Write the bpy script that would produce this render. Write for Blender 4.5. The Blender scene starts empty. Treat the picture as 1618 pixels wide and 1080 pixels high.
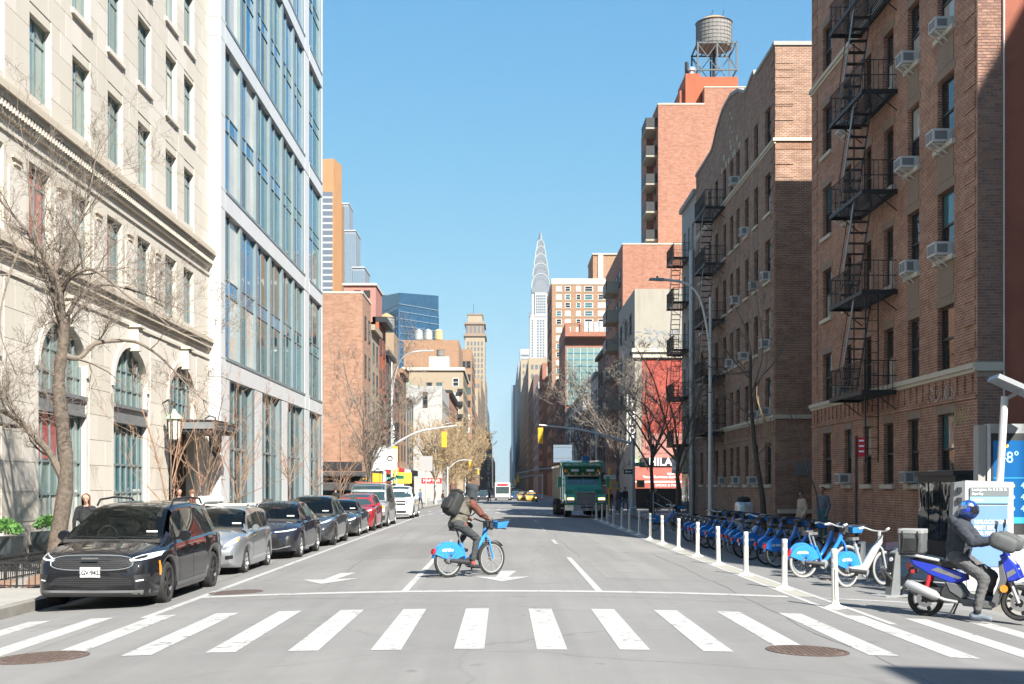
import bpy, bmesh, math, random
import numpy as np
from mathutils import Vector, Matrix, Quaternion
from mathutils.bvhtree import BVHTree
from mathutils import noise as mnoise

scene = bpy.context.scene
COL = scene.collection
# ------------------------------------------------------------------ camera
F, CX, CY, EYE = 1930.0, 795.0, 766.0, 1.78      # focal length in photo pixels, vanishing point, eye height
cam_d = bpy.data.cameras.new('camera'); cam = bpy.data.objects.new('camera', cam_d); COL.objects.link(cam)
cam.location = (0, 0, EYE); cam.rotation_euler = (math.radians(90), 0, 0)
cam_d.sensor_width = 36; cam_d.lens = F / 1618 * 36
cam_d.shift_x = (809 - CX) / 1618; cam_d.shift_y = (CY - 540) / 1618
cam_d.clip_start = 0.1; cam_d.clip_end = 12000
scene.camera = cam
# ------------------------------------------------------------------ sky and sun
SUN = Vector((-0.546, 1.0, -1.0)).normalized()   # the way the light travels
world = bpy.data.worlds.new('World'); scene.world = world; world.use_nodes = True
wn = world.node_tree; bg = wn.nodes['Background']
sky = wn.nodes.new('ShaderNodeTexSky'); sky.sky_type = 'NISHITA'; sky.sun_disc = False
sky.sun_elevation = math.asin(-SUN.z); sky.sun_rotation = math.atan2(-SUN.x, -SUN.y)
sky.altitude = 0; sky.air_density = 0.7; sky.dust_density = 0.0; sky.ozone_density = 4.0
# the film's shoulder on the bright sky, the same in every direction: c / (c + k)
va = wn.nodes.new('ShaderNodeVectorMath'); va.operation = 'ADD'; va.inputs[1].default_value = (4.8, 2.05, 0.87)
vd = wn.nodes.new('ShaderNodeVectorMath'); vd.operation = 'DIVIDE'
vs_ = wn.nodes.new('ShaderNodeVectorMath'); vs_.operation = 'SCALE'; vs_.inputs['Scale'].default_value = 3.5
wn.links.new(sky.outputs[0], va.inputs[0]); wn.links.new(sky.outputs[0], vd.inputs[0]); wn.links.new(va.outputs[0], vd.inputs[1]); wn.links.new(vd.outputs[0], vs_.inputs[0])
wn.links.new(vs_.outputs[0], bg.inputs[0]); bg.inputs[1].default_value = 0.105
sun_d = bpy.data.lights.new('sun', 'SUN'); sun_d.energy = 5.0; sun_d.angle = math.radians(0.53); sun_d.color = (1.0, 0.955, 0.88)
sun = bpy.data.objects.new('sun', sun_d); COL.objects.link(sun)
sun.rotation_euler = SUN.to_track_quat('-Z', 'Y').to_euler(); sun.location = (20, -30, 60)
scene.view_settings.view_transform = 'Standard'; scene.view_settings.look = 'None'
scene.view_settings.exposure = 1.45; scene.view_settings.gamma = 1.0; scene.view_settings.use_curve_mapping = False
try:
 scene.cycles.max_bounces = 8; scene.cycles.diffuse_bounces = 4; scene.cycles.glossy_bounces = 4
 scene.cycles.transparent_max_bounces = 12; scene.cycles.transmission_bounces = 4
 scene.cycles.use_denoising = True; scene.cycles.caustics_reflective = False; scene.cycles.caustics_refractive = False
 scene.cycles.sample_clamp_indirect = 4.0
except Exception:
 pass

# ------------------------------------------------------------------ helpers
R = math.radians
def Xp(px, y): return (px - CX) * y / F
def Zp(py, y): return EYE + (CY - py) * y / F
def YL(px, x=-11.6): return x * F / (px - CX)     # distance of a point of a wall that runs along the avenue
def slope(y):
 if y < 70: return 0.0
 return -0.006 * (min(y, 230) - 70)
def zroad(x, y): return -0.0042 * min(x * x, 64) + slope(y)
def zwalk(y): return -0.085 + slope(y)
def lerp(a, b, t): return a + (b - a) * t

class MB:
 def __init__(s): s.v = []; s.f = []; s.mi = []; s.cur = 0
 def face(s, pts):
  n = len(s.v); s.v.extend([tuple(p) for p in pts]); s.f.append(list(range(n, n + len(pts)))); s.mi.append(s.cur)
 def polys(s, vs, fs):
  n = len(s.v); s.v.extend([tuple(p) for p in vs])
  for f in fs: s.f.append([n + i for i in f]); s.mi.append(s.cur)
 def hexa(s, p):   # 8 points: bottom ring then top ring
  s.polys(p, [(3,2,1,0),(4,5,6,7),(0,1,5,4),(1,2,6,5),(2,3,7,6),(3,0,4,7)])
 def box(s, x0, x1, y0, y1, z0, z1):
  s.hexa([(x0,y0,z0),(x1,y0,z0),(x1,y1,z0),(x0,y1,z0),(x0,y0,z1),(x1,y0,z1),(x1,y1,z1),(x0,y1,z1)])
 def fbox(s, fr, u0, u1, v0, v1, d0, d1):
  s.hexa([fr(u0,v0,d1),fr(u1,v0,d1),fr(u1,v0,d0),fr(u0,v0,d0),fr(u0,v1,d1),fr(u1,v1,d1),fr(u1,v1,d0),fr(u0,v1,d0)])
 def bar(s, a, b, w, h=None, up=(0,0,1)):
  a = Vector(a); b = Vector(b); h = h or w; d = (b - a).normalized(); up = Vector(up)
  if abs(d.dot(up)) > 0.98: up = Vector((1,0,0))
  r = d.cross(up).normalized() * w / 2; u = r.cross(d).normalized() * h / 2
  s.hexa([a-r-u, a+r-u, b+r-u, b-r-u, a-r+u, a+r+u, b+r+u, b-r+u])
 def tube(s, pts, rad, n=8, cap=True, flat=1.0):
  pts = [Vector(p) for p in pts]; m = len(pts)
  if not isinstance(rad, (list, tuple)): rad = [rad] * m
  base = len(s.v); t0 = (pts[1] - pts[0]).normalized()
  ref = Vector((0,0,1)) if abs(t0.z) < 0.9 else Vector((1,0,0))
  nrm = (ref - t0 * ref.dot(t0)).normalized()
  for i in range(m):
   t = (pts[min(i+1, m-1)] - pts[max(i-1, 0)])
   t = t.normalized() if t.length > 1e-9 else t0
   nrm = nrm - t * nrm.dot(t)
   nrm = nrm.normalized() if nrm.length > 1e-6 else t.orthogonal().normalized()
   b = t.cross(nrm)
   for k in range(n):
    a = 2 * math.pi * k / n
    s.v.append(tuple(pts[i] + (nrm * math.cos(a) * flat + b * math.sin(a)) * rad[i]))
  for i in range(m - 1):
   for k in range(n):
    k2 = (k + 1) % n
    s.f.append([base+i*n+k, base+i*n+k2, base+(i+1)*n+k2, base+(i+1)*n+k]); s.mi.append(s.cur)
  if cap:
   s.f.append([base + k for k in range(n)][::-1]); s.mi.append(s.cur)
   s.f.append([base + (m-1)*n + k for k in range(n)]); s.mi.append(s.cur)
 def lathe(s, prof, o=(0,0,0), axis=(0,0,1), n=24, cap=True):
  o = Vector(o); ax = Vector(axis).normalized(); e1 = ax.orthogonal().normalized(); e2 = ax.cross(e1)
  base = len(s.v); m = len(prof)
  for r, h in prof:
   for k in range(n):
    a = 2 * math.pi * k / n
    s.v.append(tuple(o + ax * h + (e1 * math.cos(a) + e2 * math.sin(a)) * max(r, 1e-5)))
  for i in range(m - 1):
   for k in range(n):
    k2 = (k + 1) % n
    s.f.append([base+i*n+k, base+i*n+k2, base+(i+1)*n+k2, base+(i+1)*n+k]); s.mi.append(s.cur)
  if cap:
   s.f.append([base + k for k in range(n)][::-1]); s.mi.append(s.cur)
   s.f.append([base + (m-1)*n + k for k in range(n)]); s.mi.append(s.cur)
 def prism(s, poly, fr, d0, d1):   # poly of (u, v)
  a = [fr(u, v, d0) for u, v in poly]; b = [fr(u, v, d1) for u, v in poly]; n = len(poly); base = len(s.v)
  s.v.extend([tuple(p) for p in a + b])
  s.f.append([base + i for i in range(n)][::-1]); s.mi.append(s.cur)
  s.f.append([base + n + i for i in range(n)]); s.mi.append(s.cur)
  for i in range(n):
   j = (i + 1) % n
   s.f.append([base+i, base+j, base+n+j, base+n+i]); s.mi.append(s.cur)
 def grid(s, fn, nu, nv):
  base = len(s.v)
  for i in range(nu + 1):
   for j in range(nv + 1): s.v.append(tuple(fn(i / nu, j / nv)))
  for i in range(nu):
   for j in range(nv):
    a = base + i*(nv+1) + j
    s.f.append([a, a+nv+1, a+nv+2, a+1]); s.mi.append(s.cur)
 def mesh(s, name, mats, smooth=False, org=None, fix=False):
  me = bpy.data.meshes.new(name)
  v = s.v if org is None else [(p[0]-org[0], p[1]-org[1], p[2]-org[2]) for p in s.v]
  me.from_pydata(v, [], s.f)
  for m in (mats if isinstance(mats, (list, tuple)) else [mats]): me.materials.append(MAT[m] if isinstance(m, str) else m)
  if any(s.mi): me.polygons.foreach_set('material_index', s.mi)
  if smooth: me.polygons.foreach_set('use_smooth', [True] * len(s.f))
  if fix:
   bm = bmesh.new(); bm.from_mesh(me); bmesh.ops.remove_doubles(bm, verts=bm.verts, dist=1e-5)
   bmesh.ops.recalc_face_normals(bm, faces=bm.faces); bm.to_mesh(me); bm.free()
  if smooth:
   try: me.set_sharp_from_angle(angle=R(38))
   except Exception: pass
  me.update(); return me
 def build(s, name, mats, parent=None, smooth=False, org=None, fix=False, loc=None, kind=None):
  if org is None and parent is not None and parent.get('_w'): org = parent.location
  me = s.mesh(name, mats, smooth, org, fix)
  o = bpy.data.objects.new(name, me); COL.objects.link(o)
  if parent is not None: o.parent = parent
  if loc is not None: o.location = loc
  if kind: o['kind'] = kind
  return o
def tag(o, label=None, cat=None, group=None, kind=None):
 if label: o['label'] = label
 if cat: o['category'] = cat
 if group: o['group'] = group
 if kind: o['kind'] = kind
 return o
def thing(name, label, cat, loc=(0,0,0), rz=0, group=None, w=False):
 o = bpy.data.objects.new(name, None); COL.objects.link(o); o.empty_display_size = 0.2
 o.location = loc; o.rotation_euler = (0, 0, rz); tag(o, label, cat, group)
 if w: o['_w'] = 1          # its parts are written in world coordinates
 return o
def inst(name, me, parent, loc, rz=0, sc=None, rot=None):
 o = bpy.data.objects.new(name, me); COL.objects.link(o)
 if parent is not None:
  o.parent = parent
  if parent.get('_w'): loc = (loc[0]-parent.location[0], loc[1]-parent.location[1], loc[2]-parent.location[2])
 o.location = loc
 o.rotation_euler = rot if rot is not None else (0, 0, rz)
 if sc is not None: o.scale = sc if isinstance(sc, (tuple, list)) else (sc, sc, sc)
 return o
KIDS = {}
def copy_tree(o, parent=None):
 c = o.copy(); COL.objects.link(c); c.parent = parent
 for ch in o.children: copy_tree(ch, c)
 return c
def frame(o, u, n):
 o = Vector(o); u = Vector(u); n = Vector(n); z = Vector((0,0,1))
 return lambda a, b, c=0.0: o + u * a + z * b + n * c
def fr_right(x): return frame((x,0,0), (0,1,0), (-1,0,0))     # faces west, u = y
def fr_left(x): return frame((x,0,0), (0,1,0), (1,0,0))       # faces east, u = y
def fr_south(y): return frame((0,y,0), (1,0,0), (0,-1,0))     # faces the camera, u = x
RZ = {'R': R(-90), 'L': R(90), 'S': 0.0}
def wall_holes(mb, fr, u0, u1, v0, v1, holes, depth, rev=None):
 us = sorted(set([u0, u1] + [h[0] for h in holes] + [h[1] for h in holes]))
 vs = sorted(set([v0, v1] + [h[2] for h in holes] + [h[3] for h in holes]))
 us = [u for u in us if u0 - 1e-6 <= u <= u1 + 1e-6]; vs = [v for v in vs if v0 - 1e-6 <= v <= v1 + 1e-6]
 for i in range(len(us) - 1):
  run = None
  for j in range(len(vs) - 1):
   cu = (us[i] + us[i+1]) / 2; cv = (vs[j] + vs[j+1]) / 2
   inside = any(h[0] < cu < h[1] and h[2] < cv < h[3] for h in holes)
   if not inside:
    if run is None: run = vs[j]
   if inside or j == len(vs) - 2:
    top = vs[j] if inside else vs[j+1]
    if run is not None and top > run: mb.face([fr(us[i],run,0), fr(us[i+1],run,0), fr(us[i+1],top,0), fr(us[i],top,0)])
    run = None
 c = mb.cur
 if rev is not None: mb.cur = rev
 for h in holes:
  a, b, p, q = h[:4]
  mb.face([fr(a,p,0), fr(a,q,0), fr(a,q,-depth), fr(a,p,-depth)])
  mb.face([fr(b,p,0), fr(b,p,-depth), fr(b,q,-depth), fr(b,q,0)])
  mb.face([fr(a,q,0), fr(b,q,0), fr(b,q,-depth), fr(a,q,-depth)])
  mb.face([fr(a,p,0), fr(a,p,-depth), fr(b,p,-depth), fr(b,p,0)])
 mb.cur = c
def pchip(pts):
 xs = [p[0] for p in pts]; ys = [p[1] for p in pts]; n = len(xs)
 d = [(ys[i+1]-ys[i])/(xs[i+1]-xs[i]) for i in range(n-1)]
 m = [d[0]] + [0 if d[i-1]*d[i] <= 0 else 2*d[i-1]*d[i]/(d[i-1]+d[i]) for i in range(1, n-1)] + [d[-1]] if n > 2 else [d[0], d[0]]
 def f(x):
  if x <= xs[0]: return ys[0]
  if x >= xs[-1]: return ys[-1]
  i = 0
  while x > xs[i+1]: i += 1
  h = xs[i+1]-xs[i]; t = (x-xs[i])/h
  return ((1+2*t)*(1-t)**2*ys[i] + t*(1-t)**2*h*m[i] + t*t*(3-2*t)*ys[i+1] + t*t*(t-1)*h*m[i+1])
 return f
# flat lettering: turned into meshes once, at the end
TEXTS = []
def text(body, parent, matname, size, loc, rot=(R(90),0,0), align='CENTER', name='lettering', sx=1.0, bold=0.0):
 c = bpy.data.curves.new(name, 'FONT'); c.body = body; c.size = size; c.align_x = align; c.align_y = 'CENTER'
 c.extrude = 0.001; c.offset = bold; c.resolution_u = 3
 o = bpy.data.objects.new(name, c); COL.objects.link(o); c.materials.append(MAT[matname])
 o.parent = parent
 if parent is not None and parent.get('_w'): loc = tuple(loc[i] - parent.location[i] for i in range(3))
 o.location = loc; o.rotation_euler = rot; o.scale = (sx, 1, 1); TEXTS.append(o)
 return o


# ------------------------------------------------------------------ materials
MAT = {}
def nodes(name):
 m = bpy.data.materials.new(name); m.use_nodes = True; MAT[name] = m
 nt = m.node_tree; return m, nt, nt.nodes['Principled BSDF']
def N(nt, t, **k):
 n = nt.nodes.new(t)
 for a, b in k.items(): setattr(n, a, b)
 return n
def L(nt, a, b): nt.links.new(a, b)
def noise(nt, vec, scale, detail=4, rough=0.6):
 n = N(nt, 'ShaderNodeTexNoise'); n.inputs['Scale'].default_value = scale; n.inputs['Detail'].default_value = detail
 n.inputs['Roughness'].default_value = rough; L(nt, vec, n.inputs['Vector']); return n.outputs['Fac']
def ramp(nt, fac, stops):
 r = N(nt, 'ShaderNodeValToRGB'); e = r.color_ramp.elements
 while len(e) > 2: e.remove(e[-1])
 for i, (p, c) in enumerate(stops):
  el = e[i] if i < 2 else e.new(p)
  el.position = p; el.color = (c, c, c, 1) if isinstance(c, (int, float)) else (*c, 1)
 L(nt, fac, r.inputs[0]); return r.outputs[0]
def mixc(nt, fac, a, b, mode='MIX'):
 m = N(nt, 'ShaderNodeMix', data_type='RGBA', blend_type=mode)
 for i, v in ((0, fac), (6, a), (7, b)):
  if isinstance(v, (int, float)): m.inputs[i].default_value = v if i == 0 else (v, v, v, 1)
  elif isinstance(v, tuple): m.inputs[i].default_value = (*v, 1)
  else: L(nt, v, m.inputs[i])
 return m.outputs[2]
def bump(nt, bs, h, strength, dist=0.01):
 b = N(nt, 'ShaderNodeBump'); b.inputs['Strength'].default_value = strength; b.inputs['Distance'].default_value = dist
 L(nt, h, b.inputs['Height']); L(nt, b.outputs[0], bs.inputs['Normal'])
def wpos(nt): return N(nt, 'ShaderNodeNewGeometry').outputs['Position']
def opos(nt): return N(nt, 'ShaderNodeTexCoord').outputs['Object']
def mat(name, c, rough=0.6, metal=0.0, var=0.0, vs=2.0, bmp=0.0, bs_=60.0, coat=0.0, spec=0.5, emit=None, obj=False, dirt=0.0, alpha=None, ior=1.5, rvar=0.0):
 m, nt, b = nodes(name)
 b.inputs['Base Color'].default_value = (*c, 1); b.inputs['Roughness'].default_value = rough
 b.inputs['Metallic'].default_value = metal; b.inputs['Specular IOR Level'].default_value = spec; b.inputs['IOR'].default_value = ior
 b.inputs['Coat Weight'].default_value = coat; b.inputs['Coat Roughness'].default_value = 0.04
 pos = None
 if var or bmp or dirt or rvar: pos = opos(nt) if obj else wpos(nt)
 if var or dirt:
  col = c
  if var:
   n1 = noise(nt, pos, vs, 5, 0.65)
   col = mixc(nt, ramp(nt, n1, [(0.28, 0.0), (0.72, 1.0)]), tuple(x*(1-var) for x in c), tuple(min(1, x*(1+var)) for x in c))
  if dirt:
   n2 = noise(nt, pos, vs*0.35, 6, 0.7)
   col = mixc(nt, ramp(nt, n2, [(0.45, 0.0), (0.8, dirt)]), col, (0.09, 0.08, 0.065))
  L(nt, col, b.inputs['Base Color'])
 if rvar:
  n3 = noise(nt, pos, vs*2, 4); mr = N(nt, 'ShaderNodeMapRange'); L(nt, n3, mr.inputs[0])
  mr.inputs[3].default_value = max(0, rough-rvar); mr.inputs[4].default_value = min(1, rough+rvar); L(nt, mr.outputs[0], b.inputs['Roughness'])
 if bmp: bump(nt, b, noise(nt, pos, bs_, 3), bmp, 0.01)
 if emit: b.inputs['Emission Color'].default_value = (*emit[:3], 1); b.inputs['Emission Strength'].default_value = emit[3]
 if alpha is not None: b.inputs['Alpha'].default_value = alpha
 return m
def wallvec(nt):
 """(along the wall, up) in metres whichever way the wall faces"""
 g = N(nt, 'ShaderNodeNewGeometry'); s = N(nt, 'ShaderNodeSeparateXYZ'); L(nt, g.outputs['Position'], s.inputs[0])
 sn = N(nt, 'ShaderNodeSeparateXYZ'); L(nt, g.outputs['True Normal'], sn.inputs[0])
 ab = N(nt, 'ShaderNodeMath', operation='ABSOLUTE'); L(nt, sn.outputs[0], ab.inputs[0])
 gt = N(nt, 'ShaderNodeMath', operation='GREATER_THAN'); L(nt, ab.outputs[0], gt.inputs[0]); gt.inputs[1].default_value = 0.5
 mx = N(nt, 'ShaderNodeMix', data_type='FLOAT'); L(nt, gt.outputs[0], mx.inputs[0]); L(nt, s.outputs[0], mx.inputs[2]); L(nt, s.outputs[1], mx.inputs[3])
 c = N(nt, 'ShaderNodeCombineXYZ'); L(nt, mx.outputs[0], c.inputs[0]); L(nt, s.outputs[2], c.inputs[1])
 return c.outputs[0], g.outputs['Position']
def brick(name, c1, c2, mortar, w=0.215, h=0.075, ms=0.011, stain=0.35, bstr=0.5):
 m, nt, b = nodes(name); vec, pos = wallvec(nt)
 t = N(nt, 'ShaderNodeTexBrick'); L(nt, vec, t.inputs['Vector'])
 t.inputs['Color1'].default_value = (*c1, 1); t.inputs['Color2'].default_value = (*c2, 1); t.inputs['Mortar'].default_value = (*mortar, 1)
 t.inputs['Scale'].default_value = 1.0; t.inputs['Mortar Size'].default_value = ms; t.inputs['Mortar Smooth'].default_value = 0.2
 t.inputs['Brick Width'].default_value = w; t.inputs['Row Height'].default_value = h; t.inputs['Bias'].default_value = 0.0
 n1 = noise(nt, pos, 0.45, 6, 0.7); n2 = noise(nt, pos, 6.0, 3)
 st = N(nt, 'ShaderNodeMapping'); L(nt, pos, st.inputs[0]); st.inputs['Scale'].default_value = (1.6, 1.6, 0.12)
 n3 = noise(nt, st.outputs[0], 1.2, 4)
 col = mixc(nt, ramp(nt, n1, [(0.35, 0.0), (0.75, stain)]), t.outputs['Color'], tuple(x*0.5 for x in c1))
 col = mixc(nt, ramp(nt, n3, [(0.55, 0.0), (0.8, stain*0.7)]), col, tuple(min(1, x*1.35+0.03) for x in mortar))
 col = mixc(nt, ramp(nt, n2, [(0.3, 0.0), (0.7, 0.3)]), col, tuple(x*1.35 for x in c2))
 mq = N(nt, 'ShaderNodeMapping'); L(nt, pos, mq.inputs[0]); mq.inputs['Scale'].default_value = (1.1, 1.1, 3.2)
 col = mixc(nt, ramp(nt, noise(nt, mq.outputs[0], 1.5, 6, 0.75), [(0.40, 0.0), (0.62, 0.55)]), col, tuple(x*0.58 for x in c1))
 sk = N(nt, 'ShaderNodeMapping'); L(nt, pos, sk.inputs[0]); sk.inputs['Scale'].default_value = (2.6, 2.6, 0.09); sk.inputs['Location'].default_value = (7, 3, 1)
 col = mixc(nt, ramp(nt, noise(nt, sk.outputs[0], 1.1, 5, 0.65), [(0.54, 0.0), (0.74, stain)]), col, tuple(x*0.38 for x in c1))
 L(nt, col, b.inputs['Base Color']); b.inputs['Roughness'].default_value = 0.9
 inv = N(nt, 'ShaderNodeMath', operation='SUBTRACT'); inv.inputs[0].default_value = 1.0; L(nt, t.outputs['Fac'], inv.inputs[1])
 ad = N(nt, 'ShaderNodeMath', operation='MULTIPLY_ADD'); L(nt, noise(nt, pos, 40, 3), ad.inputs[0]); ad.inputs[1].default_value = 0.35; L(nt, inv.outputs[0], ad.inputs[2])
 bump(nt, b, ad.outputs[0], bstr, 0.012); return m
def stone(name, c, stain=0.25, rough=0.8, streak=0.25):
 m, nt, b = nodes(name); pos = wpos(nt)
 n1 = noise(nt, pos, 0.5, 7, 0.7); n2 = noise(nt, pos, 9, 4)
 mp = N(nt, 'ShaderNodeMapping'); L(nt, pos, mp.inputs[0]); mp.inputs['Scale'].default_value = (2.2, 2.2, 0.16)
 n3 = noise(nt, mp.outputs[0], 1.3, 5)
 col = mixc(nt, ramp(nt, n1, [(0.3, 0.0), (0.75, stain)]), c, (c[0]*0.72, c[1]*0.68, c[2]*0.6))
 col = mixc(nt, ramp(nt, n3, [(0.55, 0.0), (0.85, streak)]), col, (c[0]*0.55, c[1]*0.52, c[2]*0.46))
 col = mixc(nt, ramp(nt, n2, [(0.3, 0.0), (0.75, 0.16)]), col, tuple(min(1, x*1.18) for x in c))
 L(nt, col, b.inputs['Base Color']); b.inputs['Roughness'].default_value = rough
 bump(nt, b, noise(nt, pos, 55, 4), 0.15, 0.008); return m
def glass(name, c, rough=0.03, ior=1.7, wob=0.04, spec=0.5):
 m, nt, b = nodes(name); pos = wpos(nt)
 n1 = noise(nt, pos, 0.35, 2); col = mixc(nt, n1, tuple(x*0.6 for x in c), tuple(x*1.4 for x in c))
 L(nt, col, b.inputs['Base Color']); b.inputs['Roughness'].default_value = rough; b.inputs['IOR'].default_value = ior
 b.inputs['Specular IOR Level'].default_value = spec
 bump(nt, b, noise(nt, pos, 0.9, 2), wob, 0.25); return m
def clear_glass(name, tint=(0.75,0.85,0.82), keep=0.6):
 m = bpy.data.materials.new(name); m.use_nodes = True; MAT[name] = m; nt = m.node_tree; nt.nodes.clear()
 out = N(nt, 'ShaderNodeOutputMaterial'); tr = N(nt, 'ShaderNodeBsdfTransparent'); tr.inputs[0].default_value = (*tint, 1)
 pr = N(nt, 'ShaderNodeBsdfPrincipled'); pr.inputs['Base Color'].default_value = (0.01, 0.014, 0.014, 1); pr.inputs['Roughness'].default_value = 0.02; pr.inputs['IOR'].default_value = 1.9
 fr = N(nt, 'ShaderNodeFresnel'); fr.inputs[0].default_value = 1.45
 ad = N(nt, 'ShaderNodeMath', operation='ADD', use_clamp=True); L(nt, fr.outputs[0], ad.inputs[0]); ad.inputs[1].default_value = 1 - keep
 mx = N(nt, 'ShaderNodeMixShader'); L(nt, ad.outputs[0], mx.inputs[0]); L(nt, tr.outputs[0], mx.inputs[1]); L(nt, pr.outputs[0], mx.inputs[2])
 L(nt, mx.outputs[0], out.inputs[0]); return m

# asphalt: worn grey, wheel tracks along the avenue, patches, fine cracks, oil drips
def make_asphalt(name, base):
 m, nt, b = nodes(name); pos = wpos(nt); s = N(nt, 'ShaderNodeSeparateXYZ'); L(nt, pos, s.inputs[0])
 big = noise(nt, pos, 0.16, 6, 0.65); mid = noise(nt, pos, 1.6, 5, 0.7); fine = noise(nt, pos, 120, 2)
 mp = N(nt, 'ShaderNodeMapping'); L(nt, pos, mp.inputs[0]); mp.inputs['Scale'].default_value = (1.5, 0.05, 1)
 trk = noise(nt, mp.outputs[0], 1.0, 4)
 col = mixc(nt, ramp(nt, big, [(0.3, 0.0), (0.72, 1.0)]), tuple(x*0.78 for x in base), tuple(x*1.16 for x in base))
 col = mixc(nt, ramp(nt, trk, [(0.40, 0.0), (0.68, 0.55)]), col, tuple(x*0.62 for x in base))
 col = mixc(nt, ramp(nt, mid, [(0.5, 0.0), (0.85, 0.3)]), col, tuple(x*1.4 for x in base))
 vo = N(nt, 'ShaderNodeTexVoronoi', feature='DISTANCE_TO_EDGE'); vo.inputs['Scale'].default_value = 0.22
 wp = N(nt, 'ShaderNodeMix', data_type='RGBA', blend_type='ADD'); wp.inputs[0].default_value = 0.9
 nz = N(nt, 'ShaderNodeTexNoise'); nz.inputs['Scale'].default_value = 0.9; nz.inputs['Detail'].default_value = 5; L(nt, pos, nz.inputs['Vector'])
 L(nt, pos, wp.inputs[6]); L(nt, nz.outputs['Color'], wp.inputs[7]); L(nt, wp.outputs[2], vo.inputs['Vector'])
 crack = ramp(nt, vo.outputs['Distance'], [(0.0, 1.0), (0.009, 0.0)])
 cm = N(nt, 'ShaderNodeMath', operation='MULTIPLY'); L(nt, crack, cm.inputs[0]); L(nt, ramp(nt, noise(nt, pos, 0.11, 3), [(0.44, 0.0), (0.58, 0.5)]), cm.inputs[1])
 col = mixc(nt, cm.outputs[0], col, (0.035, 0.034, 0.033))
 sp = noise(nt, pos, 2.6, 3, 0.5); col = mixc(nt, ramp(nt, sp, [(0.68, 0.0), (0.74, 0.5)]), col, (0.05, 0.05, 0.05))
 col = mixc(nt, ramp(nt, fine, [(0.3, 0.0), (0.7, 0.35)]), col, tuple(x*1.45 for x in base))
 L(nt, col, b.inputs['Base Color']); b.inputs['Roughness'].default_value = 0.88
 bump(nt, b, noise(nt, pos, 90, 4), 0.35, 0.006)
make_asphalt('asphalt', (0.172, 0.168, 0.160)); make_asphalt('asphalt_side', (0.15, 0.148, 0.142))
def make_paint(name, c, wear):
 m, nt, b = nodes(name); pos = wpos(nt)
 n = noise(nt, pos, 7, 8, 0.75); n2 = noise(nt, pos, 0.8, 4)
 ad = N(nt, 'ShaderNodeMath', operation='MULTIPLY_ADD'); L(nt, n2, ad.inputs[0]); ad.inputs[1].default_value = 0.35; L(nt, n, ad.inputs[2])
 col = mixc(nt, ramp(nt, n2, [(0.3, 0.0), (0.8, 0.22)]), c, (0.33, 0.325, 0.30))
 col = mixc(nt, ramp(nt, ad.outputs[0], [(wear, 0.0), (wear+0.06, 1.0)]), col, (0.17, 0.165, 0.158))
 L(nt, col, b.inputs['Base Color']); b.inputs['Roughness'].default_value = 0.7; bump(nt, b, noise(nt, pos, 80, 3), 0.2, 0.005)
make_paint('road_paint', (0.37, 0.365, 0.35), 0.74); make_paint('road_paint_worn', (0.35, 0.345, 0.33), 0.69); make_paint('buffer_paint', (0.30, 0.285, 0.24), 0.86)
mat('concrete', (0.25, 0.238, 0.215), 0.85, var=0.16, vs=1.2, bmp=0.25, bs_=70, dirt=0.35)
mat('concrete_light', (0.29, 0.275, 0.25), 0.85, var=0.16, vs=1.0, bmp=0.2, dirt=0.3)
mat('kerb', (0.22, 0.207, 0.185), 0.8, var=0.2, vs=2.0, bmp=0.3, dirt=0.45)
mat('ground', (0.16, 0.155, 0.15), 0.95, var=0.2, vs=0.2)
mat('soil', (0.22, 0.13, 0.085), 0.95, var=0.35, vs=9, bmp=0.8, bs_=30)
stone('limestone', (0.52, 0.475, 0.405)); stone('limestone_pale', (0.56, 0.515, 0.45), 0.18, streak=0.15); stone('cornice_stone', (0.47, 0.41, 0.33), 0.5, streak=0.5)
stone('lintel', (0.52, 0.47, 0.38), 0.4, streak=0.35); stone('stucco_grey', (0.32, 0.31, 0.29), 0.4); stone('stucco_pale', (0.30, 0.275, 0.23), 0.5, streak=0.6)
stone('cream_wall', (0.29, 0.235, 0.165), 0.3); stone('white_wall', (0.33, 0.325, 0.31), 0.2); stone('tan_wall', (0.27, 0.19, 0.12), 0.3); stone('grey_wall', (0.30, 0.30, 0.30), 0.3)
stone('spandrel_stone', (0.23, 0.17, 0.125), 0.5, streak=0.6)
brick('brick_brown', (0.235, 0.10, 0.062), (0.36, 0.17, 0.103), (0.52, 0.385, 0.28), ms=0.014)
brick('brick_brown_b', (0.205, 0.105, 0.067), (0.30, 0.165, 0.107), (0.45, 0.35, 0.27), ms=0.014)
brick('brick_red', (0.26, 0.085, 0.05), (0.32, 0.12, 0.07), (0.34, 0.22, 0.16), stain=0.2)
brick('brick_orange', (0.27, 0.125, 0.07), (0.33, 0.17, 0.105), (0.42, 0.32, 0.24), stain=0.2)
brick('brick_salmon', (0.27, 0.105, 0.063), (0.33, 0.145, 0.092), (0.40, 0.27, 0.20), stain=0.2)
brick('brick_tan', (0.25, 0.135, 0.075), (0.30, 0.165, 0.095), (0.35, 0.25, 0.17), stain=0.2)
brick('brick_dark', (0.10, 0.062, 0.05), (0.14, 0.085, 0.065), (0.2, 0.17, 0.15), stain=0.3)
mat('mortar', (0.32, 0.28, 0.24), 0.95, var=0.15, vs=6, bmp=0.3)
for i, c in enumerate([(0.25,0.14,0.10), (0.20,0.112,0.085), (0.29,0.165,0.12), (0.23,0.13,0.10)]): mat('brick_piece_%d' % i, c, 0.9, var=0.25, vs=14, bmp=0.5, bs_=60)
mat('red_paint_wall', (0.31, 0.05, 0.032), 0.75, var=0.12, vs=0.8, bmp=0.2, dirt=0.12); mat('pink_paint_wall', (0.36, 0.155, 0.125), 0.75, var=0.1, vs=0.8, dirt=0.1)
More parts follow.
